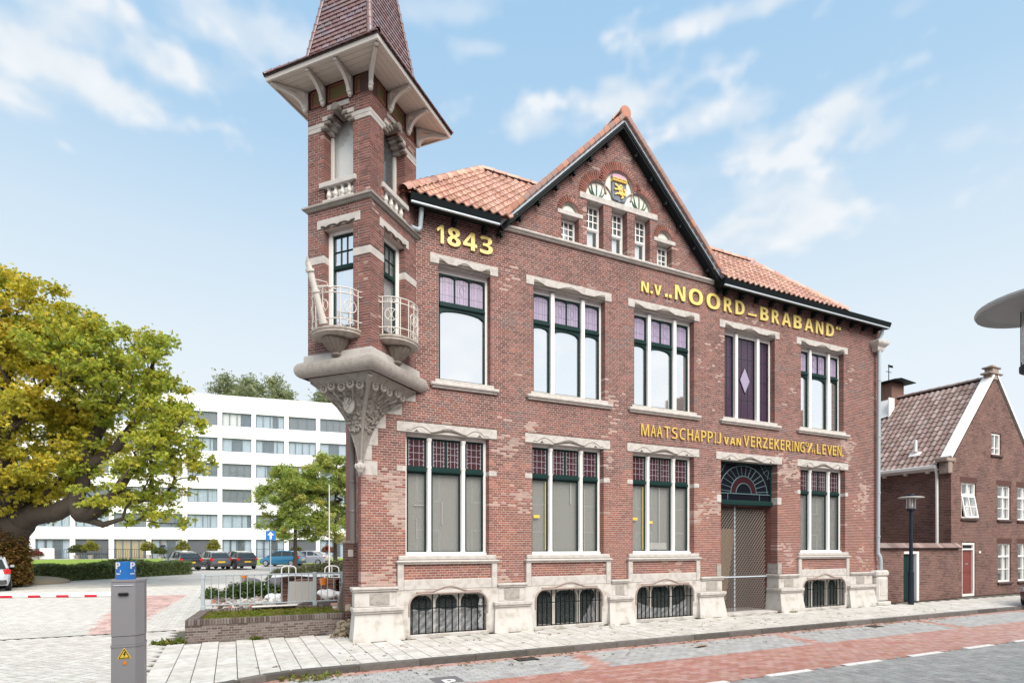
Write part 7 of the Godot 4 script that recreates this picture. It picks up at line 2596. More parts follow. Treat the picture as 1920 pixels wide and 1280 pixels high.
# ------------------------------------------------------------------ cars
func car(label: String, group: String, at: Vector3, turn: float, paint: Material, sedan := false, size := 1.0):
	var t := thing("parked_car", label, "car", group, at, turn)
	t.scale = Vector3.ONE * size
	# stations along the length: z, low edge, top edge, half width
	var st := [[1.97, 0.40, 0.66, 0.62], [1.93, 0.28, 0.84, 0.74], [1.78, 0.24, 0.97, 0.81], [1.25, 0.22, 0.97, 0.85], [0.0, 0.20, 0.95, 0.86], [-0.9, 0.20, 0.93, 0.86], [-1.1, 0.21, 0.90, 0.85], [-1.55, 0.23, 0.80, 0.82], [-1.85, 0.28, 0.68, 0.72], [-1.95, 0.36, 0.56, 0.58]]
	if sedan:
		st = [[2.2, 0.40, 0.80, 0.66], [2.17, 0.28, 0.93, 0.76], [2.0, 0.24, 0.98, 0.82], [1.3, 0.22, 0.99, 0.86], [0.0, 0.20, 0.95, 0.87], [-0.9, 0.20, 0.93, 0.87], [-1.3, 0.21, 0.90, 0.86], [-1.8, 0.23, 0.80, 0.83], [-2.1, 0.28, 0.68, 0.74], [-2.2, 0.36, 0.56, 0.6]]
	var g := Geo.new()
	var ring := func(s: Array) -> Array:
		var r := []
		for p in [[0.0, s[1]], [0.9, s[1]], [0.985, lerpf(s[1], s[2], 0.25)], [1.0, lerpf(s[1], s[2], 0.55)], [0.975, lerpf(s[1], s[2], 0.85)], [0.91, lerpf(s[1], s[2], 0.97)], [0.0, s[2] + 0.015]]:
			r.append(Vector3(p[0] * s[3], p[1], s[0]))
		return r
	for i in st.size() - 1:
		var a: Array = ring.call(st[i])
		var b: Array = ring.call(st[i + 1])
		for j in a.size() - 1:
			for s in [-1.0, 1.0]:
				var m := Vector3(s, 1, 1)
				g.quad(a[j] * m, a[j + 1] * m, b[j + 1] * m, b[j] * m, ((a[j] + b[j + 1]) / 2 - Vector3(0, 0.6, (a[j].z + b[j].z) / 2)) * m)
	for e in [0, st.size() - 1]:
		var a: Array = ring.call(st[e])
		for j in range(1, a.size() - 1):
			for s in [-1.0, 1.0]:
				g.tri(a[0] * Vector3(s, 1, 1), a[j] * Vector3(s, 1, 1), a[j + 1] * Vector3(s, 1, 1), Vector3(0, 0, 1 if e == 0 else -1))
	part(t, "body", g, paint)
	var prof := [[1.84, 0.95, 0.72], [1.42, 1.33, 0.60], [1.12, 1.43, 0.55], [0.25, 1.48, 0.56], [-0.30, 1.41, 0.55], [-1.20, 0.90, 0.72]]
	if sedan:
		prof = [[1.55, 0.97, 0.74], [0.95, 1.34, 0.62], [0.7, 1.40, 0.59], [0.1, 1.43, 0.59], [-0.35, 1.38, 0.59], [-1.25, 0.92, 0.75]]
	var cab := Geo.new()
	var roof := Geo.new()
	for i in prof.size() - 1:
		var p: Array = prof[i]
		var q: Array = prof[i + 1]
		var target := roof if i in [1, 2, 3] else cab
		target.quad(Vector3(-p[2], p[1], p[0]), Vector3(p[2], p[1], p[0]), Vector3(q[2], q[1], q[0]), Vector3(-q[2], q[1], q[0]), Vector3(0, 1, 0.2))
		for s in [-1.0, 1.0]:
			if i in [1, 2, 3]:
				roof.quad(Vector3(s * p[2], p[1], p[0]), Vector3(s * q[2], q[1], q[0]), Vector3(s * (q[2] + 0.02), q[1] - 0.07, q[0]), Vector3(s * (p[2] + 0.02), p[1] - 0.07, p[0]), Vector3(s, 0.3, 0))
	for s in [-1.0, 1.0]:
		for i in prof.size() - 1:
			var p: Array = prof[i]
			var q: Array = prof[i + 1]
			cab.quad(Vector3(s * p[2] * 0.995, p[1] - 0.004, p[0]), Vector3(s * q[2] * 0.995, q[1] - 0.004, q[0]), Vector3(s * 0.745, 0.9, q[0]), Vector3(s * 0.745, 0.9, p[0]), Vector3(s, 0.2, 0))
		for b in [[prof[0], prof[1], 0.05], [prof[4], prof[5], 0.03]]:
			roof.tube([Vector3(s * b[0][2], b[0][1], b[0][0]), Vector3(s * b[1][2], b[1][1], b[1][0])], b[2], 6)
		for z in [0.25, 1.15 if not sedan else 1.0]:
			roof.tube([Vector3(s * 0.752, 0.92, z + 0.05), Vector3(s * 0.625, 1.41, z)], 0.035, 6)
	part(t, "windows", cab, M.car_glass)
	part(t, "roof", roof, paint)
	var zr: float = st[0][0]
	for s in [-1.0, 1.0]:
		g = Geo.new()
		g.cbox(Transform3D(Basis(Vector3.UP, s * 0.5), Vector3(s * 0.70, 0.82, zr - 0.10)), Vector3(0.12, 0.10 if not sedan else 0.07, 0.08), 0.03)
		part(t, "tail_light", g, M.red_lamp)
		g = Geo.new()
		g.cbox(Transform3D(Basis(Vector3.UP, s * -0.6), Vector3(s * 0.62, 0.64, -zr + 0.10)), Vector3(0.14, 0.07, 0.08), 0.03)
		part(t, "headlight", g, M.chrome)
		g = Geo.new()
		g.cbox(Transform3D(Basis(), Vector3(s * 0.92, 0.98, -0.85)), Vector3(0.08, 0.06, 0.05), 0.03)
		part(t, "mirror", g, paint)
		for z in [zr - 0.72, -zr + 0.75]:
			g = Geo.new()
			var T := Transform3D(Basis(Vector3.BACK, PI / 2), Vector3(s * 0.76, 0.30, z))
			g.lathe([Vector2(0.0, -0.1), Vector2(0.27, -0.1), Vector2(0.30, -0.07), Vector2(0.30, 0.07), Vector2(0.27, 0.1), Vector2(0.0, 0.1)], T, 18)
			var wh := part(t, "wheel", g, M.rubber)
			g = Geo.new()
			g.lathe([Vector2(0.0, 0.115), Vector2(0.08, 0.115), Vector2(0.18, 0.105), Vector2(0.2, 0.1)] if s < 0 else [Vector2(0.2, -0.1), Vector2(0.18, -0.105), Vector2(0.08, -0.115), Vector2(0.0, -0.115)], T, 14)
			part(wh, "rim", g, M.chrome)
	g = Geo.new()
	g.cbox(Transform3D(Basis(), Vector3(0, 0.62 if not sedan else 0.74, zr + 0.005)), Vector3(0.26, 0.055, 0.012), 0.004)
	part(t, "number_plate", g, M.plate)
	g = Geo.new()
	g.cbox(Transform3D(Basis(), Vector3(0, 0.40, zr - 0.03)), Vector3(0.70, 0.10, 0.05), 0.04)
	g.cbox(Transform3D(Basis(), Vector3(0, 0.40, -zr + 0.06)), Vector3(0.62, 0.10, 0.05), 0.04)
	part(t, "bumper", g, M.bumper)

func on_ground(x: float, d: float) -> Vector3:
	var p := px_at(x, 1023, d)
	p.y = 0
	return p

func cars():
	var black := mat(0.028, 0.028, 0.034, 0.2, {"coat": 1.0})
	var graphite := mat(0.10, 0.102, 0.115, 0.25, {"coat": 1.0})
	var coal := mat(0.05, 0.05, 0.058, 0.25, {"coat": 1.0})
	var blue := mat(0.015, 0.16, 0.30, 0.25, {"coat": 1.0})
	var silver := mat(0.38, 0.40, 0.45, 0.3, {"metal": 0.3, "coat": 1.0})
	var pale := mat(0.52, 0.57, 0.62, 0.3, {"metal": 0.2, "coat": 1.0})
	var plum := mat(0.05, 0.012, 0.03, 0.3, {"coat": 1.0})
	car("black hatchback seen from behind, leftmost of the three dark cars beside the hedge", "dark cars parked in a row", on_ground(340, 45.5), 0.42, black)
	car("graphite hatchback seen from behind, middle of the three dark cars", "dark cars parked in a row", on_ground(397, 47.0), 0.38, graphite)
	car("charcoal hatchback seen from behind, rightmost of the three dark cars", "dark cars parked in a row", on_ground(446, 48.0), 0.36, coal)
	car("bright blue hatchback parked side-on by the arrow sign", "", on_ground(530, 54.0), 1.0, blue, false, 1.0)
	car("silver saloon parked behind the young tree, right of the blue car", "", on_ground(576, 57.5), 1.0, silver, true)
	car("pale silver hatchback cut off by the left edge of the picture", "", on_ground(-30, 25.0), 0.28, pale)
	car("dark plum car just showing at the right-hand edge of the road", "", Vector3(22.1, -0.1, 2.95), PI / 2, plum)

# ------------------------------------------------------------------ white flats
func flats():
	var ap := thing("apartment_block", "long white block of flats five storeys above a glazed ground floor, behind the car park", "apartment block", "", Vector3(1.4626, 0, -59.9014), -0.1314)
	var x0 := -32.6
	var x1 := 26.0
	var g := Geo.new()
	g.box(Vector3(x0, 0, -12), Vector3(x1, 18.3, -0.5))
	part(ap, "rear_block", g, M.plaster)
	var rows := [3.88, 6.73, 9.58, 12.43, 15.28]
	var lo := 2.60
	for k in 6:
		var y1: float = rows[k] if k < 5 else 18.58
		g = Geo.new()
		g.bbox(Vector3(x0, lo, -0.5), Vector3(x1, y1, 0.0), 0.02)
		part(ap, "spandrel", g, M.plaster)
		g = Geo.new()
		if k < 5:
			g.bbox(Vector3(x0, y1 - 0.10, -0.1), Vector3(x1, y1 - 0.04, 0.05), 0.01)
			part(ap, "sill_line", g, M.plaster)
		lo = y1 + 1.5
	g = Geo.new()
	g.bbox(Vector3(x0 - 0.1, 18.58, -12.1), Vector3(x1 + 0.1, 18.68, 0.06), 0.02)
	part(ap, "roof_edge", g, M.plaster)
	var grey := mat(0.09, 0.10, 0.115, 0.7)
	var ochre := mat(0.42, 0.31, 0.10, 0.8)
	var pale := mat(0.40, 0.49, 0.57, 0.8)
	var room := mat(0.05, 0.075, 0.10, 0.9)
	for b in range(-8, 7):
		var a := -4.62 + 3.46 * b
		for r in 5:
			var y: float = rows[r]
			g = Geo.new()
			g.bbox(Vector3(a + 3.0, y, -0.5), Vector3(a + 3.46, y + 1.5, -0.05), 0.01)
			part(ap, "pier", g, M.plaster)
			if b > 3 or b < -7:
				g = Geo.new()
				g.box(Vector3(a, y, -0.4), Vector3(a + 3.0, y + 1.5, -0.3))
				part(ap, "window", g, M.car_glass)
				continue
			g = Geo.new()
			frame_rect(g, a, a + 3.0, y, y + 1.5, 0.06, -0.24, -0.14)
			var n := 3 if (b + r) % 3 == 0 else 4
			for k in range(1, n):
				var x := a + 3.0 * k / n
				g.box(Vector3(x - 0.035, y + 0.06, -0.24), Vector3(x + 0.035, y + 1.44, -0.15))
			var w := part(ap, "window", g, M.window_frame_grey)
			pane(w, "pane", a + 0.05, a + 2.95, y + 0.05, y + 1.45, -0.19, M.flat_glass)
			var roll := rng.randf()
			g = Geo.new()
			if roll < 0.16:
				g.box(Vector3(a + 0.06, y + 0.06, -0.30), Vector3(a + 2.94, y + 1.44, -0.28))
				part(w, "grey_blind", g, grey)
			else:
				var p := a + 0.06
				while p < a + 2.9:
					var fw := rng.randf_range(0.5, 1.3)
					if rng.randf() < 0.62:
						var fx := p
						while fx < minf(p + fw, a + 2.92):
							g.box(Vector3(fx, y + 0.06, -0.34 + 0.03 * (int(fx * 13) % 2)), Vector3(minf(fx + 0.11, a + 2.94), y + 1.44, -0.32 + 0.03 * (int(fx * 13) % 2)))
							fx += 0.12
					p += fw + 0.05
				if g.n > 0:
					part(w, "curtain", g, pale if rng.randf() < 0.7 else M.curtain)
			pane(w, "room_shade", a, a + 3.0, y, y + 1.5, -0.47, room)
		# glazed ground floor
		g = Geo.new()
		g.bbox(Vector3(a + 3.0, 0, -0.5), Vector3(a + 3.46, 2.6, -0.04), 0.01)
		part(ap, "pier", g, M.plaster)
		if b > 3 or b < -7:
			continue
		g = Geo.new()
		frame_rect(g, a, a + 3.0, 0.1, 2.6, 0.07, -0.36, -0.26)
		for k in [1, 2, 3]:
			g.box(Vector3(a + 0.75 * k - 0.04, 0.17, -0.36), Vector3(a + 0.75 * k + 0.04, 2.53, -0.27))
		var w2 := part(ap, "shop_window", g, M.window_frame_grey)
		pane(w2, "pane", a + 0.05, a + 2.95, 0.15, 2.55, -0.31, M.flat_glass)
		g = Geo.new()
		var dark := b in [-4, -1, 2] or b == -7
		if dark:
			g.box(Vector3(a + 0.05, 1.1, -0.24), Vector3(a + 2.95, 2.56, -0.22))
			part(w2, "grey_blind", g, grey)
		elif b == -3:
			for e in [[0.1, 1.35], [1.6, 2.6]]:
				var fx: float = a + e[0]
				while fx < a + e[1]:
					g.box(Vector3(fx, 0.2, -0.42 + 0.03 * (int(fx * 13) % 2)), Vector3(fx + 0.11, 2.5, -0.40 + 0.03 * (int(fx * 13) % 2)))
					fx += 0.12
			part(w2, "ochre_curtain", g, ochre)
		else:
			for e in [[0.1, 0.7], [0.9, 1.3], [2.2, 2.9]]:
				var fx: float = a + e[0]
				while fx < a + e[1]:
					g.box(Vector3(fx, 0.2, -0.42 + 0.03 * (int(fx * 13) % 2)), Vector3(fx + 0.11, 2.5, -0.40 + 0.03 * (int(fx * 13) % 2)))
					fx += 0.12
			part(w2, "curtain", g, pale)
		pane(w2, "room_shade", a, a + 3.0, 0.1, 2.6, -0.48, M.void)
	var T := ap.transform
	# terraces
	for e in [[-16.9, "left", -3], [-13.2, "middle", 0], [0.3, "right", 1]]:
		var f := thing("terrace_railing", {"left": "black railing of the terrace in front of the grey ground-floor blind", "middle": "black terrace railing in front of the ochre curtains", "right": "black railing beside the open glass door right of the dark cars"}[e[1]], "railing", "terrace railings", T * Vector3(e[0], 0.55, 2.6), -0.1314)
		g = Geo.new()
		g.box(Vector3(-1.6, 0.98, -0.02), Vector3(1.6, 1.02, 0.02))
		g.box(Vector3(-1.6, 0.12, -0.02), Vector3(1.6, 0.15, 0.02))
		part(f, "rail", g, M.black)
		for k in 17:
			g = Geo.new()
			var x := -1.6 + 0.2 * k
			g.box(Vector3(x - 0.012, 0.0 if k % 8 == 0 else 0.12, -0.012), Vector3(x + 0.012, 1.0, 0.012))
			part(f, "bar", g, M.black)
	var yel := [Color(0.30, 0.28, 0.04), Color(0.20, 0.24, 0.05), Color(0.38, 0.34, 0.06)]
	var grn := [Color(0.10, 0.14, 0.04), Color(0.15, 0.18, 0.06)]
	var rose := [Color(0.35, 0.04, 0.07), Color(0.10, 0.13, 0.04), Color(0.28, 0.10, 0.10)]
	var plants := [[-22.6, 2.0, 1.0, rose, "pink flowering bush on the lawn edge by the chestnut trunk"], [-20.9, 2.3, 0.9, rose, "red flowering shrub beside the white garden panel"], [-17.6, 2.0, 1.5, grn, "grey-green potted plant left of the yellow bush"], [-16.4, 2.1, 1.9, yel, "yellow-leaved bush on the terrace with the black railing"], [-11.3, 2.0, 1.9, yel, "yellowish shrub beside the doorway where a person stands"], [-10.2, 2.3, 1.2, grn, "green bush left of the black hatchback"], [-8.2, 1.6, 2.0, yel, "rounded yellow-green bush above the leftmost dark car"], [-5.2, 1.6, 2.1, yel, "rounded yellow-green bush above the middle dark car"], [3.2, 2.0, 1.3, grn, "small green bush beyond the silver saloon"], [6.6, 2.0, 1.4, rose, "reddish plant beside the brick corner, in front of the flats"]]
	for p in plants:
		var s := thing("garden_plant", p[4], "plant", "plants on the terraces", T * Vector3(p[0], 0.55, p[1]))
		shrub(s, "foliage", Vector3(0, p[2] * 0.45, 0), Vector3(0.75, p[2] * 0.55, 0.6), 380, 0.22, p[3])
		g = Geo.new()
		g.lathe([Vector2(0.0, 0.0), Vector2(0.2, 0.0), Vector2(0.27, 0.4), Vector2(0.0, 0.42)], Transform3D(), 10)
		part(s, "pot", g, M.far_paving)
	var bench := thing("garden_bench", "dark slatted garden bench on the terrace by the chestnut trunk", "bench", "", T * Vector3(-22.0, 0.55, 1.4), -0.1314)
	for k in 4:
		g = Geo.new()
		g.bbox(Vector3(-0.9, 0.42, -0.2 + k * 0.12), Vector3(0.9, 0.45, -0.1 + k * 0.12), 0.005)
		part(bench, "seat_slat", g, M.black)
		g = Geo.new()
		g.bbox(Vector3(-0.9, 0.55 + k * 0.13, -0.26), Vector3(0.9, 0.65 + k * 0.13, -0.23), 0.005)
		part(bench, "back_slat", g, M.black)
	for s in [-0.85, 0.85]:
		g = Geo.new()
		g.box(Vector3(s - 0.03, 0, -0.28), Vector3(s + 0.03, 1.05, -0.22))
		g.box(Vector3(s - 0.03, 0, 0.2), Vector3(s + 0.03, 0.42, 0.26))
		part(bench, "leg", g, M.black)
	var pn := thing("garden_screen", "white garden screen with flowers in front of the flats", "screen", "", T * Vector3(-20.0, 0.55, 2.3), -0.1314)
	g = Geo.new()
	g.bbox(Vector3(-0.6, 0.05, -0.03), Vector3(0.6, 1.1, 0.03), 0.02)
	part(pn, "panel", g, M.white)
	var bx := thing("planter_box", "small brown box on the lawn above the hedge", "box", "", px_at(86, 1058, 34) * Vector3(1, 0, 1) + Vector3(0, 0.12, 0))
	g = Geo.new()
	g.bbox(Vector3(-0.35, 0.0, -0.2), Vector3(0.35, 0.12, 0.2), 0.02)
	g.bbox(Vector3(-0.38, 0.5, -0.22), Vector3(0.38, 0.75, 0.22), 0.02)
	for s in [-0.3, 0.3]:
		g.box(Vector3(s - 0.03, 0.1, -0.03), Vector3(s + 0.03, 0.5, 0.03))
	part(bx, "box", g, mat(0.06, 0.035, 0.03, 0.8))
	person(T * Vector3(-10.35, 0.55, 0.3) , -0.1314)
	g = Geo.new()
	g.box(Vector3(-32, 0, 0.01), Vector3(12, 0.55, 3.2))
	var te := struct("terrace", g, M.far_paving)
	te.transform = T

# a standing figure: one body grown round a skeleton, meshed as surface nets
func person(at: Vector3, turn: float):
	var t := thing("person", "person in dark clothes standing in the open ground-floor doorway of the flats", "person", "", at, turn)
	var bones := [[Vector3(0, 1.62, 0), Vector3(0, 1.70, 0.01), 0.085, 0.09], [Vector3(0, 1.42, 0), Vector3(0, 1.6, 0), 0.055, 0.05], [Vector3(0, 1.0, 0), Vector3(0, 1.36, 0), 0.13, 0.14], [Vector3(-0.17, 1.40, 0), Vector3(0.17, 1.40, 0), 0.065, 0.065], [Vector3(0, 0.92, 0), Vector3(0, 1.0, 0), 0.14, 0.14]]
	for s in [-1.0, 1.0]:
		bones.append_array([[Vector3(0.19 * s, 1.40, 0), Vector3(0.24 * s, 1.12, -0.02), 0.055, 0.045], [Vector3(0.24 * s, 1.12, -0.02), Vector3(0.2 * s, 0.9, 0.1), 0.042, 0.034], [Vector3(0.2 * s, 0.9, 0.1), Vector3(0.19 * s, 0.82, 0.13), 0.036, 0.024], [Vector3(0.09 * s, 0.92, 0), Vector3(0.1 * s, 0.5, 0.01), 0.085, 0.06], [Vector3(0.1 * s, 0.5, 0.01), Vector3(0.1 * s, 0.09, -0.02), 0.058, 0.042], [Vector3(0.1 * s, 0.05, -0.04), Vector3(0.11 * s, 0.04, 0.13), 0.045, 0.035]])
	var field := func(p: Vector3) -> float:
		var d := 1e9
		for b in bones:
			var ab: Vector3 = b[1] - b[0]
			var u := clampf((p - b[0]).dot(ab) / ab.length_squared(), 0, 1)
			var q: float = p.distance_to(b[0] + ab * u) - lerpf(b[2], b[3], u)
			var h := clampf(0.5 + 0.5 * (d - q) / 0.04, 0, 1)
			d = lerpf(d, q, h) - 0.04 * h * (1 - h) if d < 1e8 else q
		return d
	var c := 0.035
	var nx := 20
	var ny := 54
	var nz := 14
	var o := Vector3(-nx * c / 2, -0.04, -0.2)
	var val := {}
	for i in nx + 1:
		for j in ny + 1:
			for k in nz + 1:
				val[Vector3i(i, j, k)] = field.call(o + Vector3(i, j, k) * c)
	var vert := {}
	for i in nx:
		for j in ny:
			for k in nz:
				var sum := Vector3.ZERO
				var n := 0
				for e in [[0, 0, 0, 1, 0, 0], [0, 1, 0, 1, 1, 0], [0, 0, 1, 1, 0, 1], [0, 1, 1, 1, 1, 1], [0, 0, 0, 0, 1, 0], [1, 0, 0, 1, 1, 0], [0, 0, 1, 0, 1, 1], [1, 0, 1, 1, 1, 1], [0, 0, 0, 0, 0, 1], [1, 0, 0, 1, 0, 1], [0, 1, 0, 0, 1, 1], [1, 1, 0, 1, 1, 1]]:
					var a := Vector3i(i + e[0], j + e[1], k + e[2])
					var b := Vector3i(i + e[3], j + e[4], k + e[5])
					var va: float = val[a]
					var vb: float = val[b]
					if (va < 0) != (vb < 0):
						sum += Vector3(a) + Vector3(b - a) * (va / (va - vb))
						n += 1
				if n:
					vert[Vector3i(i, j, k)] = o + sum / n * c
	var st := SurfaceTool.new()
	st.begin(Mesh.PRIMITIVE_TRIANGLES)
	var colour := func(p: Vector3) -> Color:
		if p.y > 1.47 or (p.y < 0.9 and absf(p.x) > 0.165):
			return Color(0.42, 0.24, 0.18)
		return Color(0.03, 0.035, 0.05) if p.y > 0.93 else Color(0.05, 0.06, 0.09)
	for cell in vert:
		for ax in 3:
			var step := Vector3i.ZERO
			step[ax] = 1
			var v0: float = val[cell]
			var v1: float = val[cell + step]
			if (v0 < 0) == (v1 < 0):
				continue
			var u := Vector3i.ZERO
			u[(ax + 1) % 3] = 1
			var w := Vector3i.ZERO
			w[(ax + 2) % 3] = 1
			var q := [cell, cell - u, cell - u - w, cell - w]
			if not (vert.has(q[1]) and vert.has(q[2]) and vert.has(q[3])):
				continue
			var idx := [0, 1, 2, 0, 2, 3] if v0 > 0 else [0, 2, 1, 0, 3, 2]
			for e in idx:
				st.set_smooth_group(0)
				st.set_color(colour.call(vert[q[e]]))
				st.add_vertex(vert[q[e]])
	st.generate_normals()
	part(t, "body", st.commit(), mat(1, 1, 1, 0.8, {"tint": true}))
	var g := Geo.new()
	g.ball(Vector3(0, 1.735, -0.015), Vector3(0.098, 0.085, 0.105), Basis(), 12, 8)
	part(t, "hair", g, mat(0.10, 0.07, 0.05, 0.8))
	g = Geo.new()
	for s in [-1.0, 1.0]:
		g.ball(Vector3(0.032 * s, 1.675, 0.092), Vector3(0.013, 0.009, 0.008), Basis(), 6, 4)
	part(t, "eyes", g, M.black)
	g = Geo.new()
	g.ball(Vector3(0, 1.64, 0.1), Vector3(0.014, 0.028, 0.02), Basis(), 6, 5)
	part(t, "nose", g, mat(0.42, 0.24, 0.18, 0.7))

# the terrace across the street, which the office windows mirror
func opposite():
	var t := thing("terrace", "row of brick houses across the street, mirrored in the upper windows of the office", "terrace", "", Vector3(-16, 0, 14.6))
	var wallm := mat(0.24, 0.13, 0.10, 0.9, {"tex": grain, "scale": 1.0})
	var x := 0.0
	for k in 9:
		var w := 5.4 + 0.7 * (k % 3)
		var eave := 6.6 + 0.5 * ((k * 2) % 3)
		var ridge := (eave + 4.4 + 0.3 * (k % 2)) if k > 5 else minf(eave + 3.0, 9.8)
		var g := Geo.new()
		g.box(Vector3(x, 0, 0), Vector3(x + w, eave, 9))
		part(t, "wall", g, wallm)
		g = Geo.new()
		g.quad(Vector3(x, eave, -0.3), Vector3(x + w, eave, -0.3), Vector3(x + w, ridge, 4.5), Vector3(x, ridge, 4.5), Vector3(0, 1, -1))
		g.quad(Vector3(x, eave, 9.3), Vector3(x + w, eave, 9.3), Vector3(x + w, ridge, 4.5), Vector3(x, ridge, 4.5), Vector3(0, 1, 1))
		for e in [x, x + w]:
			g.tri(Vector3(e, eave, 0), Vector3(e, eave, 9), Vector3(e, ridge, 4.5), Vector3(-1 if e == x else 1, 0, 0))
		part(t, "roof", g, M.tile_bed if k % 2 else M.chimney_brick)
		g = Geo.new()
		g.box(Vector3(x + w - 0.9, ridge - 0.8, 4.0), Vector3(x + w - 0.1, ridge + 1.0, 5.0))
		part(t, "chimney", g, wallm)
		for r in 2:
			for c in 2:
				var a := x + 0.8 + c * (w - 2.8)
				g = Geo.new()
				frame_rect(g, a, a + 1.2, 0.9 + r * 3.1, 2.7 + r * 3.1, 0.1, -0.05, 0.03)
				var wn := part(t, "window", g, M.white)
				pane(wn, "pane", a + 0.1, a + 1.1, 1.0 + r * 3.1, 2.6 + r * 3.1, -0.002, M.car_glass)
		x += w

# ------------------------------------------------------------------ things in the street
func street_things():
	# raised bed with its low brick wall
	var p := thing("raised_bed", "low weathered grey brick planter with grass in it, left of the office corner", "planter", "", Vector3.ZERO)
	var tone := func(_u, _y): return rng.randi_range(0, 11)
	var fr := Node3D.new()
	fr.name = "front_wall"
	p.add_child(fr, true)
	brickwork(fr, Transform3D(Basis(), Vector3(-3.0, 0, -1.30)), 0.0, 3.04, -0.02, 0.33, func(_a, _b): return [], tone, "grey_brick", 0.05, 0.12, M.dark_mortar, 150)
	var le := Node3D.new()
	le.name = "side_wall"
	p.add_child(le, true)
	var dv := Vector3(0.2, 0, -2.1).normalized()
	var TS := Transform3D(Basis(-dv, Vector3.UP, (-dv).cross(Vector3.UP)), Vector3(-3.0, 0, -1.306))
	brickwork(le, TS, -2.12, -0.125, -0.02, 0.33, func(_a, _b): return [], tone, "grey_brick", 0.05, 0.12, M.dark_mortar, 30)
	var bk := Node3D.new()
	bk.name = "rear_wall"
	p.add_child(bk, true)
	brickwork(bk, Transform3D(Basis(), Vector3(-2.8, 0, -3.36)), 0.0, 3.2, -0.02, 0.33, func(_a, _b): return [], tone, "grey_brick", 0.05, 0.12, M.dark_mortar, 30)
	var xf := []
	var tones := PackedInt32Array()
	for k in 58:     # bricks on edge along the top
		xf.append(Transform3D(Basis.from_scale(Vector3(0.046, 0.10, 0.20)), Vector3(-2.975 + k * 0.0525, 0.382, -1.385)))
		tones.append(rng.randi_range(0, 11))
		if k < 57:
			xf.append(Transform3D(Basis.from_scale(Vector3(0.046, 0.10, 0.20)), Vector3(-2.76 + k * 0.0555, 0.382, -3.42)))
			tones.append(rng.randi_range(0, 11))
	for k in 36:
		xf.append(Transform3D(Basis(Vector3.UP, 0.095) * Basis.from_scale(Vector3(0.20, 0.10, 0.046)), Vector3(-2.90, 0.382, -1.50) + dv * (0.0525 * k)))
		tones.append(rng.randi_range(0, 11))
	pieces(p, "coping_brick", unit_slab, xf, tones, "grey_brick", 160)
	var g := Geo.new()
	g.quad(Vector3(-2.9, 0.30, -1.36), Vector3(0.1, 0.30, -1.36), Vector3(0.45, 0.30, -3.4), Vector3(-2.75, 0.30, -3.4), Vector3.UP)
	part(p, "soil", g, M.soil)
	var gx := []
	var gt := []
	for k in 9000:
		var z := rng.randf_range(-3.3, -1.46)
		var x := rng.randf_range(-2.75, 0.35)
		if x > 0.05 and z > -1.5:
			continue
		var n := tone_noise.get_noise_2d(x * 2, z * 2)
		if n < -0.18 and rng.randf() < 0.7:
			continue
		var h := rng.randf_range(0.06, 0.14) * (1.0 + 0.7 * maxf(0, n))
		gx.append(Transform3D(Basis(Vector3.UP, rng.randf() * TAU) * Basis(Vector3.RIGHT, -rng.randf_range(0.6, 1.5)) * Basis.from_scale(Vector3(0.05, 1, h)), Vector3(x, 0.33 + h * 0.3, z)))
		var s := rng.randf_range(0.6, 1.2)
		gt.append(Color(0.22 * s, 0.28 * s, 0.04 * s) if rng.randf() < 0.7 else Color(0.34 * s, 0.28 * s, 0.11 * s))
	scatter(p, "grass", leaf_one, gx, gt, M.leaf)
	# railing along the back of the bed
	var r := thing("railing", "grey steel railing of thin upright bars behind the planter", "railing", "", Vector3.ZERO)
	var za := -3.37
	var posts := [-2.77, -0.32, 0.36]
	g = Geo.new()
	g.bbox(Vector3(-2.77, 1.20, za - 0.02), Vector3(0.45, 1.235, za + 0.02), 0.006)
	g.bbox(Vector3(-2.72, 0.515, za - 0.018), Vector3(0.45, 0.545, za + 0.018), 0.006)
	part(r, "rail", g, M.zinc)
	for x in posts:
		g = Geo.new()
		g.bbox(Vector3(x - 0.04, 0.36, za - 0.04), Vector3(x + 0.04, 1.25, za + 0.04), 0.01)
		g.bbox(Vector3(x - 0.048, 1.13, za - 0.048), Vector3(x + 0.048, 1.255, za + 0.048), 0.01)
		g.bbox(Vector3(x - 0.05, 0.42, za - 0.05), Vector3(x + 0.05, 0.52, za + 0.05), 0.01)
		part(r, "post", g, M.zinc)
	var bar := Geo.new()
	bar.tube([Vector3(0, 0.53, 0), Vector3(0, 1.21, 0)], 0.010, 6)
	var bm := bar.mesh()
	for k in 20:
		var x := -2.60 + 0.152 * k
		if absf(x + 0.32) < 0.06:
			continue
		var b := part(r, "bar", bm, M.zinc)
		b.position = Vector3(x, 0, za)
	var board := thing("white_plank", "white plank lying on the planter under the railing", "plank", "", Vector3(-1.25, 0.46, -3.22), 0.05)
	g = Geo.new()
	g.bbox(Vector3(-0.5, 0.0, -0.07), Vector3(0.5, 0.025, 0.07), 0.004)
	part(board, "board", g, M.white)
	# dark brick pillar against the corner
	var pl := thing("brick_pillar", "narrow dark brick pillar with a stone cap at the office's left corner", "pillar", "", Vector3(0.05, 0, -1.25))
	var pf := Node3D.new()
	pf.name = "pillar_face"
	pl.add_child(pf, true)
	var dt := func(_u, _y): return rng.randi_range(0, 9)
	brickwork(pf, T0, 0.0, 0.30, 0.0, 1.95, func(_a, _b): return [], dt, "dark_brick", 0.06, 0.24, M.dark_mortar, 110)
	brickwork(pf, Transform3D(Basis(Vector3(0, 0, 1), Vector3.UP, Vector3(-1, 0, 0)), Vector3.ZERO), -0.3, -0.005, 0.0, 1.95, func(_a, _b): return [], dt, "dark_brick", 0.06, 0.1, M.dark_mortar, 40)
	g = Geo.new()
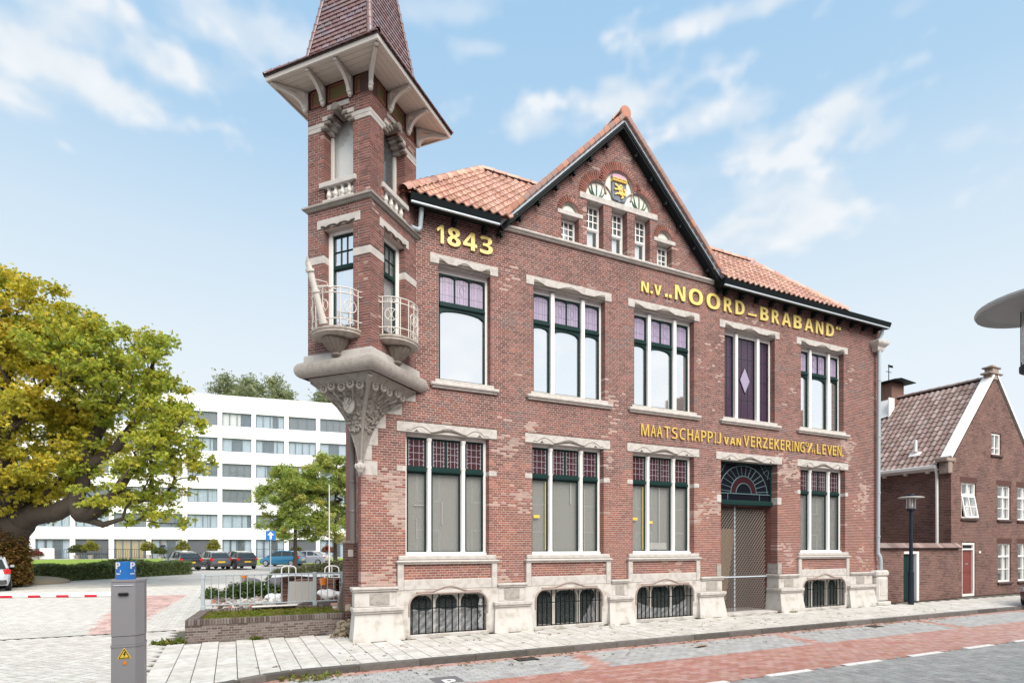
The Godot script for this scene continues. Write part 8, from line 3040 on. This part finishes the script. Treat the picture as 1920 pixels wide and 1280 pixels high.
	g.bbox(Vector3(-0.03, 1.95, -0.32), Vector3(0.36, 2.01, 0.03), 0.015)
	part(pl, "cap", g, M.brown_stone)
	g = Geo.new()
	g.bbox(Vector3(0.06, 1.66, 0.0), Vector3(0.17, 1.82, 0.02), 0.004)
	part(pl, "small_plate", g, M.cream)
	var heap := thing("rubble_heap", "heap of earth and crumbled mortar at the foot of the dark brick pillar", "rubble", "", Vector3(0.08, 0, -1.0))
	g = Geo.new()
	for k in 70:
		var a := rng.randf() * TAU
		var d := sqrt(rng.randf()) * 0.28
		var s := rng.randf_range(0.03, 0.09)
		g.cbox(Transform3D(Basis(Vector3(rng.randf(), rng.randf(), rng.randf()).normalized(), rng.randf() * 3), Vector3(cos(a) * d, maxf(0.02, 0.62 * (1 - d / 0.30) * rng.randf()), sin(a) * d * 0.8)), Vector3(s, s * 0.7, s * 0.8), s * 0.25)
	part(heap, "clods", g, M.soil)
	weeds(heap, Vector3(-0.1, 0.02, 0.3), 0.35, 90, 0.10, [Color(0.22, 0.13, 0.07), Color(0.15, 0.11, 0.06), Color(0.30, 0.2, 0.1)], "dry_leaves")
	# parking pay column
	var m := thing("parking_meter", "grey steel parking pay column with a blue P drum on top", "parking meter", "", Vector3(-3.055, 0, 5.16), deg_to_rad(-25.87))
	m.rotation.y = 0.02
	m.scale = Vector3(0.86, 1, 1)
	g = Geo.new()
	var plan := [[-0.145, 0.13], [0.075, 0.13], [0.15, 0.05], [0.15, -0.14], [-0.145, -0.14]]
	for e in [[0.0, 0.98, 0.0], [0.985, 1.06, -0.006], [1.065, 1.565, 0.0]]:
		var q := PackedVector2Array()
		for c in plan:
			q.append(Vector2(c[0] * (1 + e[2] * 4), -c[1] * (1 + e[2] * 4)))
		g.prism(q, Transform3D(Basis(Vector3.RIGHT, -PI / 2), Vector3.ZERO), e[0], e[1])
	var q2 := PackedVector2Array()
	for c in plan:
		q2.append(Vector2(c[0] * 1.03, -c[1] * 1.03))
	g.prism(q2, Transform3D(Basis(Vector3.RIGHT, -PI / 2), Vector3.ZERO), 0.962, 0.983)
	g.prism(q2, Transform3D(Basis(Vector3.RIGHT, -PI / 2), Vector3.ZERO), 1.566, 1.585)
	var cab := part(m, "cabinet", g, M.silver_cabinet)
	g = Geo.new()
	g.bbox(Vector3(-0.08, 1.445, 0.12), Vector3(0.015, 1.468, 0.155), 0.01)
	part(m, "handle", g, M.black)
	g = Geo.new()
	g.bbox(Vector3(-0.125, 1.528, 0.12), Vector3(0.06, 1.537, 0.136), 0.003)
	part(m, "lid_strip", g, M.pale_metal)
	g = Geo.new()
	g.prism(PackedVector2Array([Vector2(-0.075, 0), Vector2(0.055, 0), Vector2(-0.01, 0.105)]), Transform3D(Basis(), Vector3(-0.015, 0.855, 0)), 0.12, 0.1325)
	var tri := part(m, "warning_triangle", g, M.yellow)
	g = Geo.new()
	for e in [[Vector2(-0.058, 0.008), Vector2(0.038, 0.008)], [Vector2(0.038, 0.008), Vector2(-0.01, 0.088)], [Vector2(-0.01, 0.088), Vector2(-0.058, 0.008)]]:
		g.tube([Vector3(e[0].x - 0.015, e[0].y + 0.855, 0.133), Vector3(e[1].x - 0.015, e[1].y + 0.855, 0.133)], 0.0035, 4)
	g.prism(PackedVector2Array([Vector2(-0.005, 0.068), Vector2(-0.024, 0.038), Vector2(-0.012, 0.040), Vector2(-0.016, 0.016), Vector2(0.006, 0.046), Vector2(-0.006, 0.044), Vector2(0.006, 0.066)]), Transform3D(Basis(), Vector3(-0.015, 0.855, 0)), 0.13, 0.1345)
	part(tri, "lightning_mark", g, M.black)
	g = Geo.new()
	g.lathe([Vector2(0.0, 0.0), Vector2(0.018, 0.0), Vector2(0.018, -0.01)], Transform3D(Basis(Vector3.RIGHT, PI / 2), Vector3(-0.02, 0.815, 0.134)), 14)
	part(m, "orange_dot", g, M.orange)
	g = Geo.new()
	g.lathe([Vector2(0.0, 1.585), Vector2(0.095, 1.585), Vector2(0.095, 1.75), Vector2(0.0, 1.752)], Transform3D(Basis(), Vector3(-0.03, 0, 0)), 28)
	var drum := part(m, "blue_drum", g, M.blue_sign)
	for e in [[-0.68, true], [0.86, true]]:
		for item in [["P", 0.055, 0.06, 1.685], ["PARKEREN", 0.052, 0.012, 1.632], ["i", 0.008, 0.022, 1.655]]:
			for ci in item[0].length():
				var n: int = item[0].length()
				var cw: float = item[1] / n * (0.85 if n > 1 else 1.0)
				var ang: float = e[0] + (ci - (n - 1) / 2.0) * (item[1] / n) / 0.095 + (0.3 if item[0] == "i" else 0.0)
				var h := Node3D.new()
				h.name = "lettering"
				drum.add_child(h, true)
				h.transform = Transform3D(Basis(Vector3.UP, ang), Vector3(-0.03, 0, 0)) * Transform3D(Basis(), Vector3(0, 0, 0.0955))
				letter_into(h, item[0][ci], cw, item[2], item[3])
	# barrier boom
	var bo := thing("barrier_boom", "white and red striped barrier boom across the car park entrance", "barrier", "", px_at(228, 1114, 11.9) * Vector3(1, 0, 1))
	var b0 := px_at(228, 1114, 11.9)
	var b1 := px_at(-170, 1118.5, 11.9)
	var along := (b1 - b0).normalized()
	var len := b0.distance_to(b1)
	var BB := Basis(along, Vector3.UP, along.cross(Vector3.UP))
	g = Geo.new()
	g.cbox(Transform3D(BB, (b0 + b1) / 2 - bo.position), Vector3(len / 2, 0.05, 0.035), 0.02)
	part(bo, "pole", g, M.white)
	for k in 8:
		g = Geo.new()
		var c := b0 + along * (0.62 + 0.58 * k)
		if c.distance_to(b0) > len - 0.2:
			break
		g.cbox(Transform3D(BB, c - bo.position + Vector3(0, -0.018, 0)), Vector3(0.14, 0.034, 0.038), 0.015)
		part(bo, "red_band", g, M.red)
	g = Geo.new()
	var e1 := b1 - bo.position
	g.bbox(Vector3(e1.x - 0.2, 0.0, e1.z - 0.2), Vector3(e1.x + 0.2, 1.05, e1.z + 0.2), 0.03)
	part(bo, "motor_post", g, M.red)
	g = Geo.new()
	g.tube([Vector3(0.0, 0.0, 0.0), Vector3(0.0, b0.y - 0.05, 0.0)], 0.035, 8)
	part(bo, "rest_post", g, M.white)
	# one-way sign
	var sp := on_ground(507, 37.0)
	var sg := thing("traffic_sign", "square blue sign with a white arrow on a slim grey post", "sign", "", sp, deg_to_rad(0))
	g = Geo.new()
	g.tube([Vector3(0, 0, 0), Vector3(0, 2.85, 0)], 0.03, 8)
	part(sg, "post", g, M.zinc)
	g = Geo.new()
	g.bbox(Vector3(-0.30, 2.25, 0.03), Vector3(0.30, 2.85, 0.055), 0.01)
	var face := part(sg, "plate", g, M.blue_sign)
	g = Geo.new()
	g.prism(PackedVector2Array([Vector2(-0.06, 2.32), Vector2(0.06, 2.32), Vector2(0.06, 2.58), Vector2(0.19, 2.58), Vector2(0, 2.80), Vector2(-0.19, 2.58), Vector2(-0.06, 2.58)]), T0, 0.05, 0.06)
	part(face, "arrow", g, M.white)
	var lp := thing("slim_pole", "thin pale pole between the two young trees", "pole", "", on_ground(617, 35.0))
	g = Geo.new()
	g.tube([Vector3(0, 0, 0), Vector3(0, 5.6, 0)], [0.05, 0.03], 8)
	part(lp, "pole", g, M.cream)
	rubble()
	street_lamp("slim dark blue street lamp with a flat disc shade in front of the garden wall", Vector3(17.62, 0, 0.46), 1.0)
	street_lamp("disc shade of a near street lamp cut off by the right edge of the picture", Vector3(1.94, 0.005, 10.09), 0.94)
	# small weeds and litter
	var W := [Color(0.12, 0.19, 0.03), Color(0.20, 0.25, 0.04), Color(0.26, 0.22, 0.06)]
	for e in [["weed", "green weeds growing out of the kerb gutter below the planter", -1.1, -0.09, 2.45, 0.45, 130, 0.14], ["weed", "leafy weeds at the left end of the planter wall", -3.25, 0.0, -1.35, 0.30, 140, 0.20], ["weed", "dry weed tuft at the right foot of the parking pay column", -2.72, 0.0, 4.2, 0.16, 60, 0.26], ["weed", "small weed at the middle of the planter foot", -1.75, 0.0, -1.22, 0.12, 40, 0.16], ["weed", "tuft of weed at the right foot of the doorway", 12.3, 0.0, 0.30, 0.14, 40, 0.10]]:
		var s := thing(e[0], e[1], "weed", "weeds", Vector3(e[2], e[3], e[4]))
		weeds(s, Vector3.ZERO, e[5], e[6], e[7], W if e[4] < 4 else [Color(0.3, 0.25, 0.12), Color(0.22, 0.22, 0.08)])
	for e in [["drain_grate", "dark iron drain grate at the kerb in the parking bay nearest the planter", 2.5, 2.60], ["drain_grate", "dark iron drain grate in the far parking bay near the lamp", 12.2, 2.66]]:
		var dg := thing(e[0], e[1], "drain", "drain grates in the parking lane", Vector3(e[2], -0.096, e[3]))
		g = Geo.new()
		g.bbox(Vector3(-0.2, -0.01, -0.13), Vector3(0.2, 0.004, 0.13), 0.003)
		part(dg, "frame", g, M.iron)
		for k in 7:
			g = Geo.new()
			g.bbox(Vector3(-0.17 + k * 0.052, 0.004, -0.11), Vector3(-0.17 + k * 0.052 + 0.026, 0.009, 0.11), 0.002)
			part(dg, "bar", g, M.drain_iron)
	var fl := thing("fallen_leaves", "brown fallen leaves scattered along the kerb and over the parking bays", "leaves")
	xf = []
	var leaf_tint := []
	for k in 420:
		var x := rng.randf_range(-2.0, 17.0)
		var q := Vector3(x, -0.092, kerb_z(x) + 0.15 + absf(rng.randfn()) * 0.28)
		if k % 3 == 0:
			q = Vector3(x, 0.006, rng.randf_range(0.12, 2.1))
		xf.append(Transform3D(Basis(Vector3.UP, rng.randf() * TAU).scaled(Vector3.ONE * rng.randf_range(0.03, 0.075)), q))
		var s := rng.randf_range(0.5, 1.2)
		leaf_tint.append([Color(0.25 * s, 0.13 * s, 0.05 * s), Color(0.33 * s, 0.24 * s, 0.07 * s), Color(0.12 * s, 0.09 * s, 0.06 * s)][k % 3])
	scatter(fl, "leaves", leaf_spray, xf, leaf_tint, M.leaf)
	var lt := thing("litter", "scrap of brown cardboard lying in the second parking bay", "litter", "", Vector3(6.2, -0.095, 3.0), 0.3)
	g = Geo.new()
	g.quad(Vector3(-0.2, 0.01, -0.06), Vector3(0.2, 0.02, -0.04), Vector3(0.22, 0.015, 0.05), Vector3(-0.15, 0.04, 0.07), Vector3.UP)
	part(lt, "sheet", g, M.plywood)

func letter_into(h: Node3D, ch: String, w: float, ht: float, y: float):
	var t := TextMesh.new()
	var f := SystemFont.new()
	f.font_names = PackedStringArray(["Droid Sans"])
	f.font_weight = 700
	t.font = f
	t.text = ch
	t.font_size = 48
	t.pixel_size = 0.01
	t.depth = 0.01
	var bx := t.get_aabb()
	var o := MeshInstance3D.new()
	o.name = "letter"
	o.mesh = t
	o.material_override = M.white
	var s := Vector3(w / maxf(bx.size.x, 0.001), ht / maxf(bx.size.y, 0.001), 0.3)
	o.scale = s
	o.position = Vector3(-w / 2 - bx.position.x * s.x, y - bx.position.y * s.y, 0)
	h.add_child(o, true)

func rubble():
	var gy := 0.0
	# what is piled up on the paving behind the railing
	var st := thing("boulder", "pale broken stone at the left end of the rubble behind the railing", "stone", "", on_ground(412, 22.5))
	var g := Geo.new()
	g.ball(Vector3(0, 0.15, 0), Vector3(0.6, 0.28, 0.4), Basis(Vector3.UP, 0.3), 9, 6)
	g.ball(Vector3(0.6, 0.1, 0.2), Vector3(0.4, 0.2, 0.3), Basis(Vector3.BACK, 0.3), 8, 5)
	part(st, "stone", g, M.base_stone)
	var ps := thing("bollard", "short post with an orange top among the weeds", "post", "", on_ground(457, 21.5))
	g = Geo.new()
	g.tube([Vector3(0, 0, 0), Vector3(0, 0.72, 0)], 0.09, 10)
	part(ps, "post", g, M.brown_stone)
	g = Geo.new()
	g.tube([Vector3(0, 0.72, 0), Vector3(0, 0.86, 0)], 0.1, 10)
	part(ps, "orange_top", g, M.orange)
	var W := [Color(0.11, 0.18, 0.05), Color(0.17, 0.23, 0.07), Color(0.08, 0.13, 0.05)]
	for e in [[398, 21.0, 0.35, 0.3, 160, "small round weed bush at the left behind the railing"], [462, 21.0, 0.9, 0.55, 480, "leafy weeds round the orange-topped post"], [500, 22.0, 0.9, 0.5, 420, "weeds growing over the dark tarpaulin"]]:
		var s := thing("weed", e[5], "weed", "weeds", on_ground(e[0], e[1]))
		shrub(s, "leaves", Vector3(0, 0.05, 0), Vector3(e[2], e[3], 0.5), e[4], 0.16, W)
	var tp := thing("tarpaulin", "heap of grey rubble sheeting behind the railing bars", "sheeting", "", on_ground(512, 22.5))
	g = Geo.new()
	for k in 26:
		g.ball(Vector3(rng.randf_range(-1.3, 1.3), rng.randf_range(0.1, 0.55), rng.randf_range(-0.4, 0.4)), Vector3(rng.randf_range(0.2, 0.5), rng.randf_range(0.1, 0.25), 0.3), Basis(Vector3(0, 0, 1), rng.randf_range(-0.6, 0.6)), 7, 5)
	part(tp, "sheeting", g, mat(0.16, 0.155, 0.17, 0.7, {"tex": blotch_tex(), "scale": 1.5}))
	var pos := [[505, 20.0, 0.20], [524, 19.5, 0.26], [545, 19.2, 0.22], [532, 18.6, 0.16], [608, 16.5, 0.20], [634, 15.5, 0.2]]
	var where := ["white rubbish bag at the left of the pile", "large white rubbish bag between tarpaulin and pallets", "white rubbish bag leaning on the pallets", "flat white bag in front of the pile", "white bag in front of the orange cone", "rounded white bag next to the brick pillar"]
	for k in pos.size():
		var bg := thing("rubbish_bag", where[k], "bag", "white rubbish bags in the pile", on_ground(pos[k][0], pos[k][1]))
		if k >= 4:
			bg.position.y = 0.42
		g = Geo.new()
		for j in 5:
			g.ball(Vector3(rng.randf_range(-0.2, 0.2), rng.randf_range(0.06, 0.16), rng.randf_range(-0.1, 0.1)), Vector3(pos[k][2], pos[k][2] * 0.6, pos[k][2] * 0.7) * rng.randf_range(0.6, 1.0), Basis(Vector3(0, 0, 1), rng.randf_range(-0.7, 0.7)), 9, 6)
		part(bg, "bag", g, M.white)
	for k in 2:
		var pa := thing("pallet_stack", ["stack of wooden pallets under a white sheet behind the grey board", "stack of pallets to the right, behind the railing post"][k], "pallets", "stacked pallets", on_ground([567, 598][k], [19.0, 18.0][k]), deg_to_rad([-12, -20][k]))
		for y in 6:
			g = Geo.new()
			for j in 3:
				g.bbox(Vector3(-0.6, y * 0.15, -0.5 + j * 0.45), Vector3(0.6, y * 0.15 + 0.10, -0.4 + j * 0.45), 0.005)
			g.bbox(Vector3(-0.62, y * 0.15 + 0.10, -0.52), Vector3(0.62, y * 0.15 + 0.13, 0.52), 0.005)
			part(pa, "pallet", g, mat(0.19, 0.10, 0.075, 0.9))
	var sh := thing("white_sheet", "white sheet draped over the pallets", "sheet", "", on_ground(577, 18.6) + Vector3(0, 0.93, 0), -0.25)
	g = Geo.new()
	for a in 14:
		for b in 5:
			var c := []
			for e in [[a, b], [a + 1, b], [a + 1, b + 1], [a, b + 1]]:
				var x: float = -1.0 + 0.145 * e[0]
				var z: float = -0.5 + 0.22 * e[1]
				c.append(Vector3(x, 0.05 + 0.035 * sin(x * 5) * cos(z * 4) - 0.14 * maxf(0, absf(z) - 0.4), z))
			g.quad(c[0], c[1], c[2], c[3], Vector3.UP)
	part(sh, "sheet", g, M.white)
	var bd := thing("grey_board", "grey board leaning on the stack of pallets behind the railing", "board", "", on_ground(563, 17.2))
	g = Geo.new()
	g.cbox(Transform3D(Basis(Vector3.UP, -0.3) * Basis(Vector3.RIGHT, -0.22), Vector3(0, 0.42, 0)), Vector3(0.36, 0.43, 0.012), 0.004)
	part(bd, "board", g, mat(0.36, 0.35, 0.32, 0.8))
	var cr := thing("brick_pallet", "block of brown paving bricks on a pallet right of the railing post", "bricks", "", on_ground(600, 15.2), -0.35)
	for y in 3:
		for x in 8:
			g = Geo.new()
			g.bbox(Vector3(-0.48 + x * 0.12, 0.12 + y * 0.1, -0.3), Vector3(-0.48 + x * 0.12 + 0.112, 0.21 + y * 0.1, 0.3), 0.006)
			part(cr, "brick", g, PAL["grey_brick"].mats[(x + y * 3) % 4])
	g = Geo.new()
	g.bbox(Vector3(-0.5, 0.0, -0.32), Vector3(0.5, 0.1, 0.32), 0.01)
	part(cr, "pallet", g, mat(0.05, 0.04, 0.035, 0.9))
	var bs := thing("brick_stack", "loose stack of pink bricks beside the dark brick pillar", "bricks", "", on_ground(636, 13.9), -0.2)
	for k in 16:
		g = Geo.new()
		g.cbox(Transform3D(Basis(Vector3.UP, rng.randf_range(-0.3, 0.3)), Vector3(rng.randf_range(-0.1, 0.1), 0.04 + 0.065 * (k / 2), rng.randf_range(-0.1, 0.1))), Vector3(0.11, 0.03, 0.055), 0.006)
		part(bs, "brick", g, PAL["pantile"].mats[k % 12] if k % 3 else PAL["slab"].mats[k % 12])
	var cn := thing("orange_bucket", "orange bucket on the pallets", "bucket", "", on_ground(606, 17.0) + Vector3(0, 0.75, 0))
	g = Geo.new()
	g.lathe([Vector2(0.0, 0.0), Vector2(0.09, 0.0), Vector2(0.12, 0.2), Vector2(0.11, 0.2), Vector2(0.08, 0.02)], Transform3D(), 14)
	part(cn, "bucket", g, M.orange)
	var pb := thing("broken_board", "weathered broken board standing against the dark brick pillar", "board", "", on_ground(644, 13.6))
	g = Geo.new()
	g.prism(PackedVector2Array([Vector2(-0.10, 0), Vector2(0.12, 0), Vector2(0.10, 0.5), Vector2(0.14, 0.8), Vector2(0.04, 1.05), Vector2(-0.02, 0.85), Vector2(-0.12, 0.6)]), Transform3D(Basis(Vector3.UP, 0.5) * Basis(Vector3.BACK, 0.08), Vector3.ZERO), -0.02, 0.02)
	part(pb, "board", g, mat(0.25, 0.23, 0.20, 0.9, {"tex": blotch_tex(), "scale": 3.0}))
	var db := thing("debris", "broken bricks and plaster crumbs strewn over the paving behind the railing", "debris", "")
	var xf := []
	var tint := []
	for k in 420:
		var q := on_ground(rng.randf_range(400, 640), rng.randf_range(16.5, 23.0))
		var s := rng.randf_range(0.03, 0.12)
		xf.append(Transform3D(Basis(Vector3(rng.randf(), rng.randf(), 0.2).normalized(), rng.randf() * 3) * Basis.from_scale(Vector3(s * 1.6, s * 0.7, s)), q + Vector3(0, s * 0.3, 0)))
		tint.append([Color(0.36, 0.33, 0.30), Color(0.38, 0.19, 0.14), Color(0.26, 0.24, 0.22), Color(0.55, 0.50, 0.46), Color(0.12, 0.10, 0.08)][k % 5])
	scatter(db, "crumbs", unit_slab, xf, tint, mat(1, 1, 1, 0.9, {"tint": true}))
	for k in 2:
		var hp := thing("bicycle_hoop", ["white tubular bicycle hoop behind the white sheet", "white tubular bicycle hoop near the brick pillar"][k], "bicycle stand", "bicycle hoops", on_ground([541, 622][k], 26.0), -0.1)
		var pts := []
		for a in 13:
			var u := PI - PI * a / 12.0
			pts.append(Vector3(cos(u) * 0.3, 0.80 + 0.2 * pow(sin(u), 0.6), 0))
		pts.push_front(Vector3(-0.32, 0, 0))
		pts.append(Vector3(0.32, 0, 0))
		g = Geo.new()
		g.tube(pts, 0.026, 8)
		g.tube([Vector3(0, 0.0, 0), Vector3(0, 0.98, 0)], 0.02, 8)
		part(hp, "hoop", g, M.white)

func blotch_tex() -> NoiseTexture2D:
	return blotch

# ------------------------------------------------------------------
func _ready():
	rng.seed = 7
	var cam := Camera3D.new()
	cam.name = "camera"
	cam.position = CAM
	cam.rotation.y = deg_to_rad(-YAW)
	cam.projection = Camera3D.PROJECTION_FRUSTUM
	cam.keep_aspect = Camera3D.KEEP_HEIGHT
	cam.near = 0.05
	cam.far = 1500.0
	cam.size = 2.0 * 0.05 * 640.0 / 1086.0
	cam.frustum_offset = Vector2(0, 0.05 * 383.0 / 1086.0)
	cam.current = true
	add_child(cam)
	var env := Environment.new()
	env.background_mode = Environment.BG_SKY
	var sky := Sky.new()
	var sm := PanoramaSkyMaterial.new()
	sm.panorama = make_sky()
	sky.sky_material = sm
	env.sky = sky
	env.tonemap_mode = Environment.TONE_MAPPER_LINEAR
	env.tonemap_exposure = EXPOSURE
	env.background_energy_multiplier = SKY_ENERGY
	env.sdfgi_enabled = true
	env.ssao_enabled = true
	env.ssil_enabled = true
	var we := WorldEnvironment.new()
	we.name = "world"
	we.environment = env
	add_child(we)
	var sun := DirectionalLight3D.new()
	sun.name = "sun"
	sun.light_energy = SUN_ENERGY
	sun.light_angular_distance = 50.0
	sun.light_color = Color(1.0, 0.965, 0.92)
	sun.shadow_enabled = true
	sun.look_at_from_position(Vector3(0.5, 14, 14), Vector3.ZERO)
	add_child(sun)

	tone_noise.seed = 2
	tone_noise.frequency = 0.9
	tone_noise.fractal_octaves = 4
	bloom_noise.seed = 8
	bloom_noise.frequency = 0.55
	bloom_noise.fractal_octaves = 4
	var ub := Geo.new()
	ub.obox(Transform3D())
	unit_brick = ub.mesh()
	var us := Geo.new()
	us.cbox(Transform3D(), Vector3.ONE * 0.5, 0.03)
	unit_slab = us.mesh()
	make_materials()
	M.mesh_metal = mat(0.115, 0.095, 0.082, 0.5, {"spec": 0.4})
	M.fan_plum = mat(0.035, 0.012, 0.016, 0.25, {"spec": 0.25})
	M.dark_came = mat(0.20, 0.18, 0.23, 0.5)
	M.hood = mat(0.21, 0.185, 0.165, 0.9, {"tex": M.stain, "scale": 2.0})
	M.fittings = mat(0.36, 0.355, 0.335, 0.8)
	M.tile_bed = mat(0.22, 0.08, 0.05, 0.9)
	M.tile_bed_dark = mat(0.07, 0.045, 0.04, 0.9)
	M.verge = mat(0.44, 0.19, 0.13, 0.7)
	M.grey_curtain = mat(0.34, 0.34, 0.34, 0.8)
	M.frieze_brick = mat(0.10, 0.05, 0.045, 0.9, {"tex": grain, "scale": 3.0})
	M.orange_brick = mat(0.30, 0.11, 0.07, 0.9, {"tex": grain, "scale": 3.0})
	M.ledge = mat(0.34, 0.325, 0.30, 0.8, {"tex": M.stain, "scale": 1.0})
	M.balcony_stone = mat(0.42, 0.38, 0.34, 0.85, {"tex": M.stain, "scale": 1.2})
	M.corbel_dark = mat(0.25, 0.215, 0.19, 0.9, {"tex": M.stain, "scale": 2.0})
	M.dark_sill = mat(0.075, 0.05, 0.045, 0.8)
	M.dark_lintel = mat(0.12, 0.055, 0.045, 0.9, {"tex": grain, "scale": 3.0})
	M.gable_stone = mat(0.33, 0.27, 0.23, 0.9, {"tex": M.stain, "scale": 1.5})
	M.chimney_brick = mat(0.20, 0.11, 0.09, 0.9, {"tex": blotch, "scale": 2.0})
	M.lamp_blue = mat(0.018, 0.027, 0.042, 0.5, {"spec": 0.3})
	M.lamp_disc = mat(0.42, 0.40, 0.38, 0.5)
	M.lamp_glass = glass(0.8, 0.9, 0.9, 0.12)
	M.flat_glass = glass(0.5, 0.6, 0.65, 0.10)
	M.drain_iron = mat(0.09, 0.08, 0.07, 0.6)
	M.bumper = mat(0.05, 0.05, 0.055, 0.5)
	M.far_ground = mat(0.30, 0.29, 0.25, 0.95, {"tex": blotch, "scale": 0.05})
	M.road_bed = mat(0.16, 0.16, 0.16, 0.9, {"tex": grain, "scale": 1.0})
	M.red_bed = mat(0.34, 0.17, 0.14, 0.9, {"tex": grain, "scale": 1.0})
	M.grey_bed = mat(0.22, 0.21, 0.20, 0.9, {"tex": grain, "scale": 1.0})
	leaf_meshes()

	setting()
	house = thing("insurance_office", "red brick office with gilded lettering, a stepped street gable and a corner turret", "office building")
	walls()
	plinth()
	for i in 4:
		low_surround(i)
		low_window(i)
		basement(i)
	for i in 5:
		high_window(i)
	doorway()
	turret()
	roofs()
	lettering()
	neighbour()
	opposite()
	flats()
	greenery()
	cars()
	street_things()

const EXPOSURE := 3.6
const SKY_ENERGY := 0.297
const SUN_ENERGY := 0.5
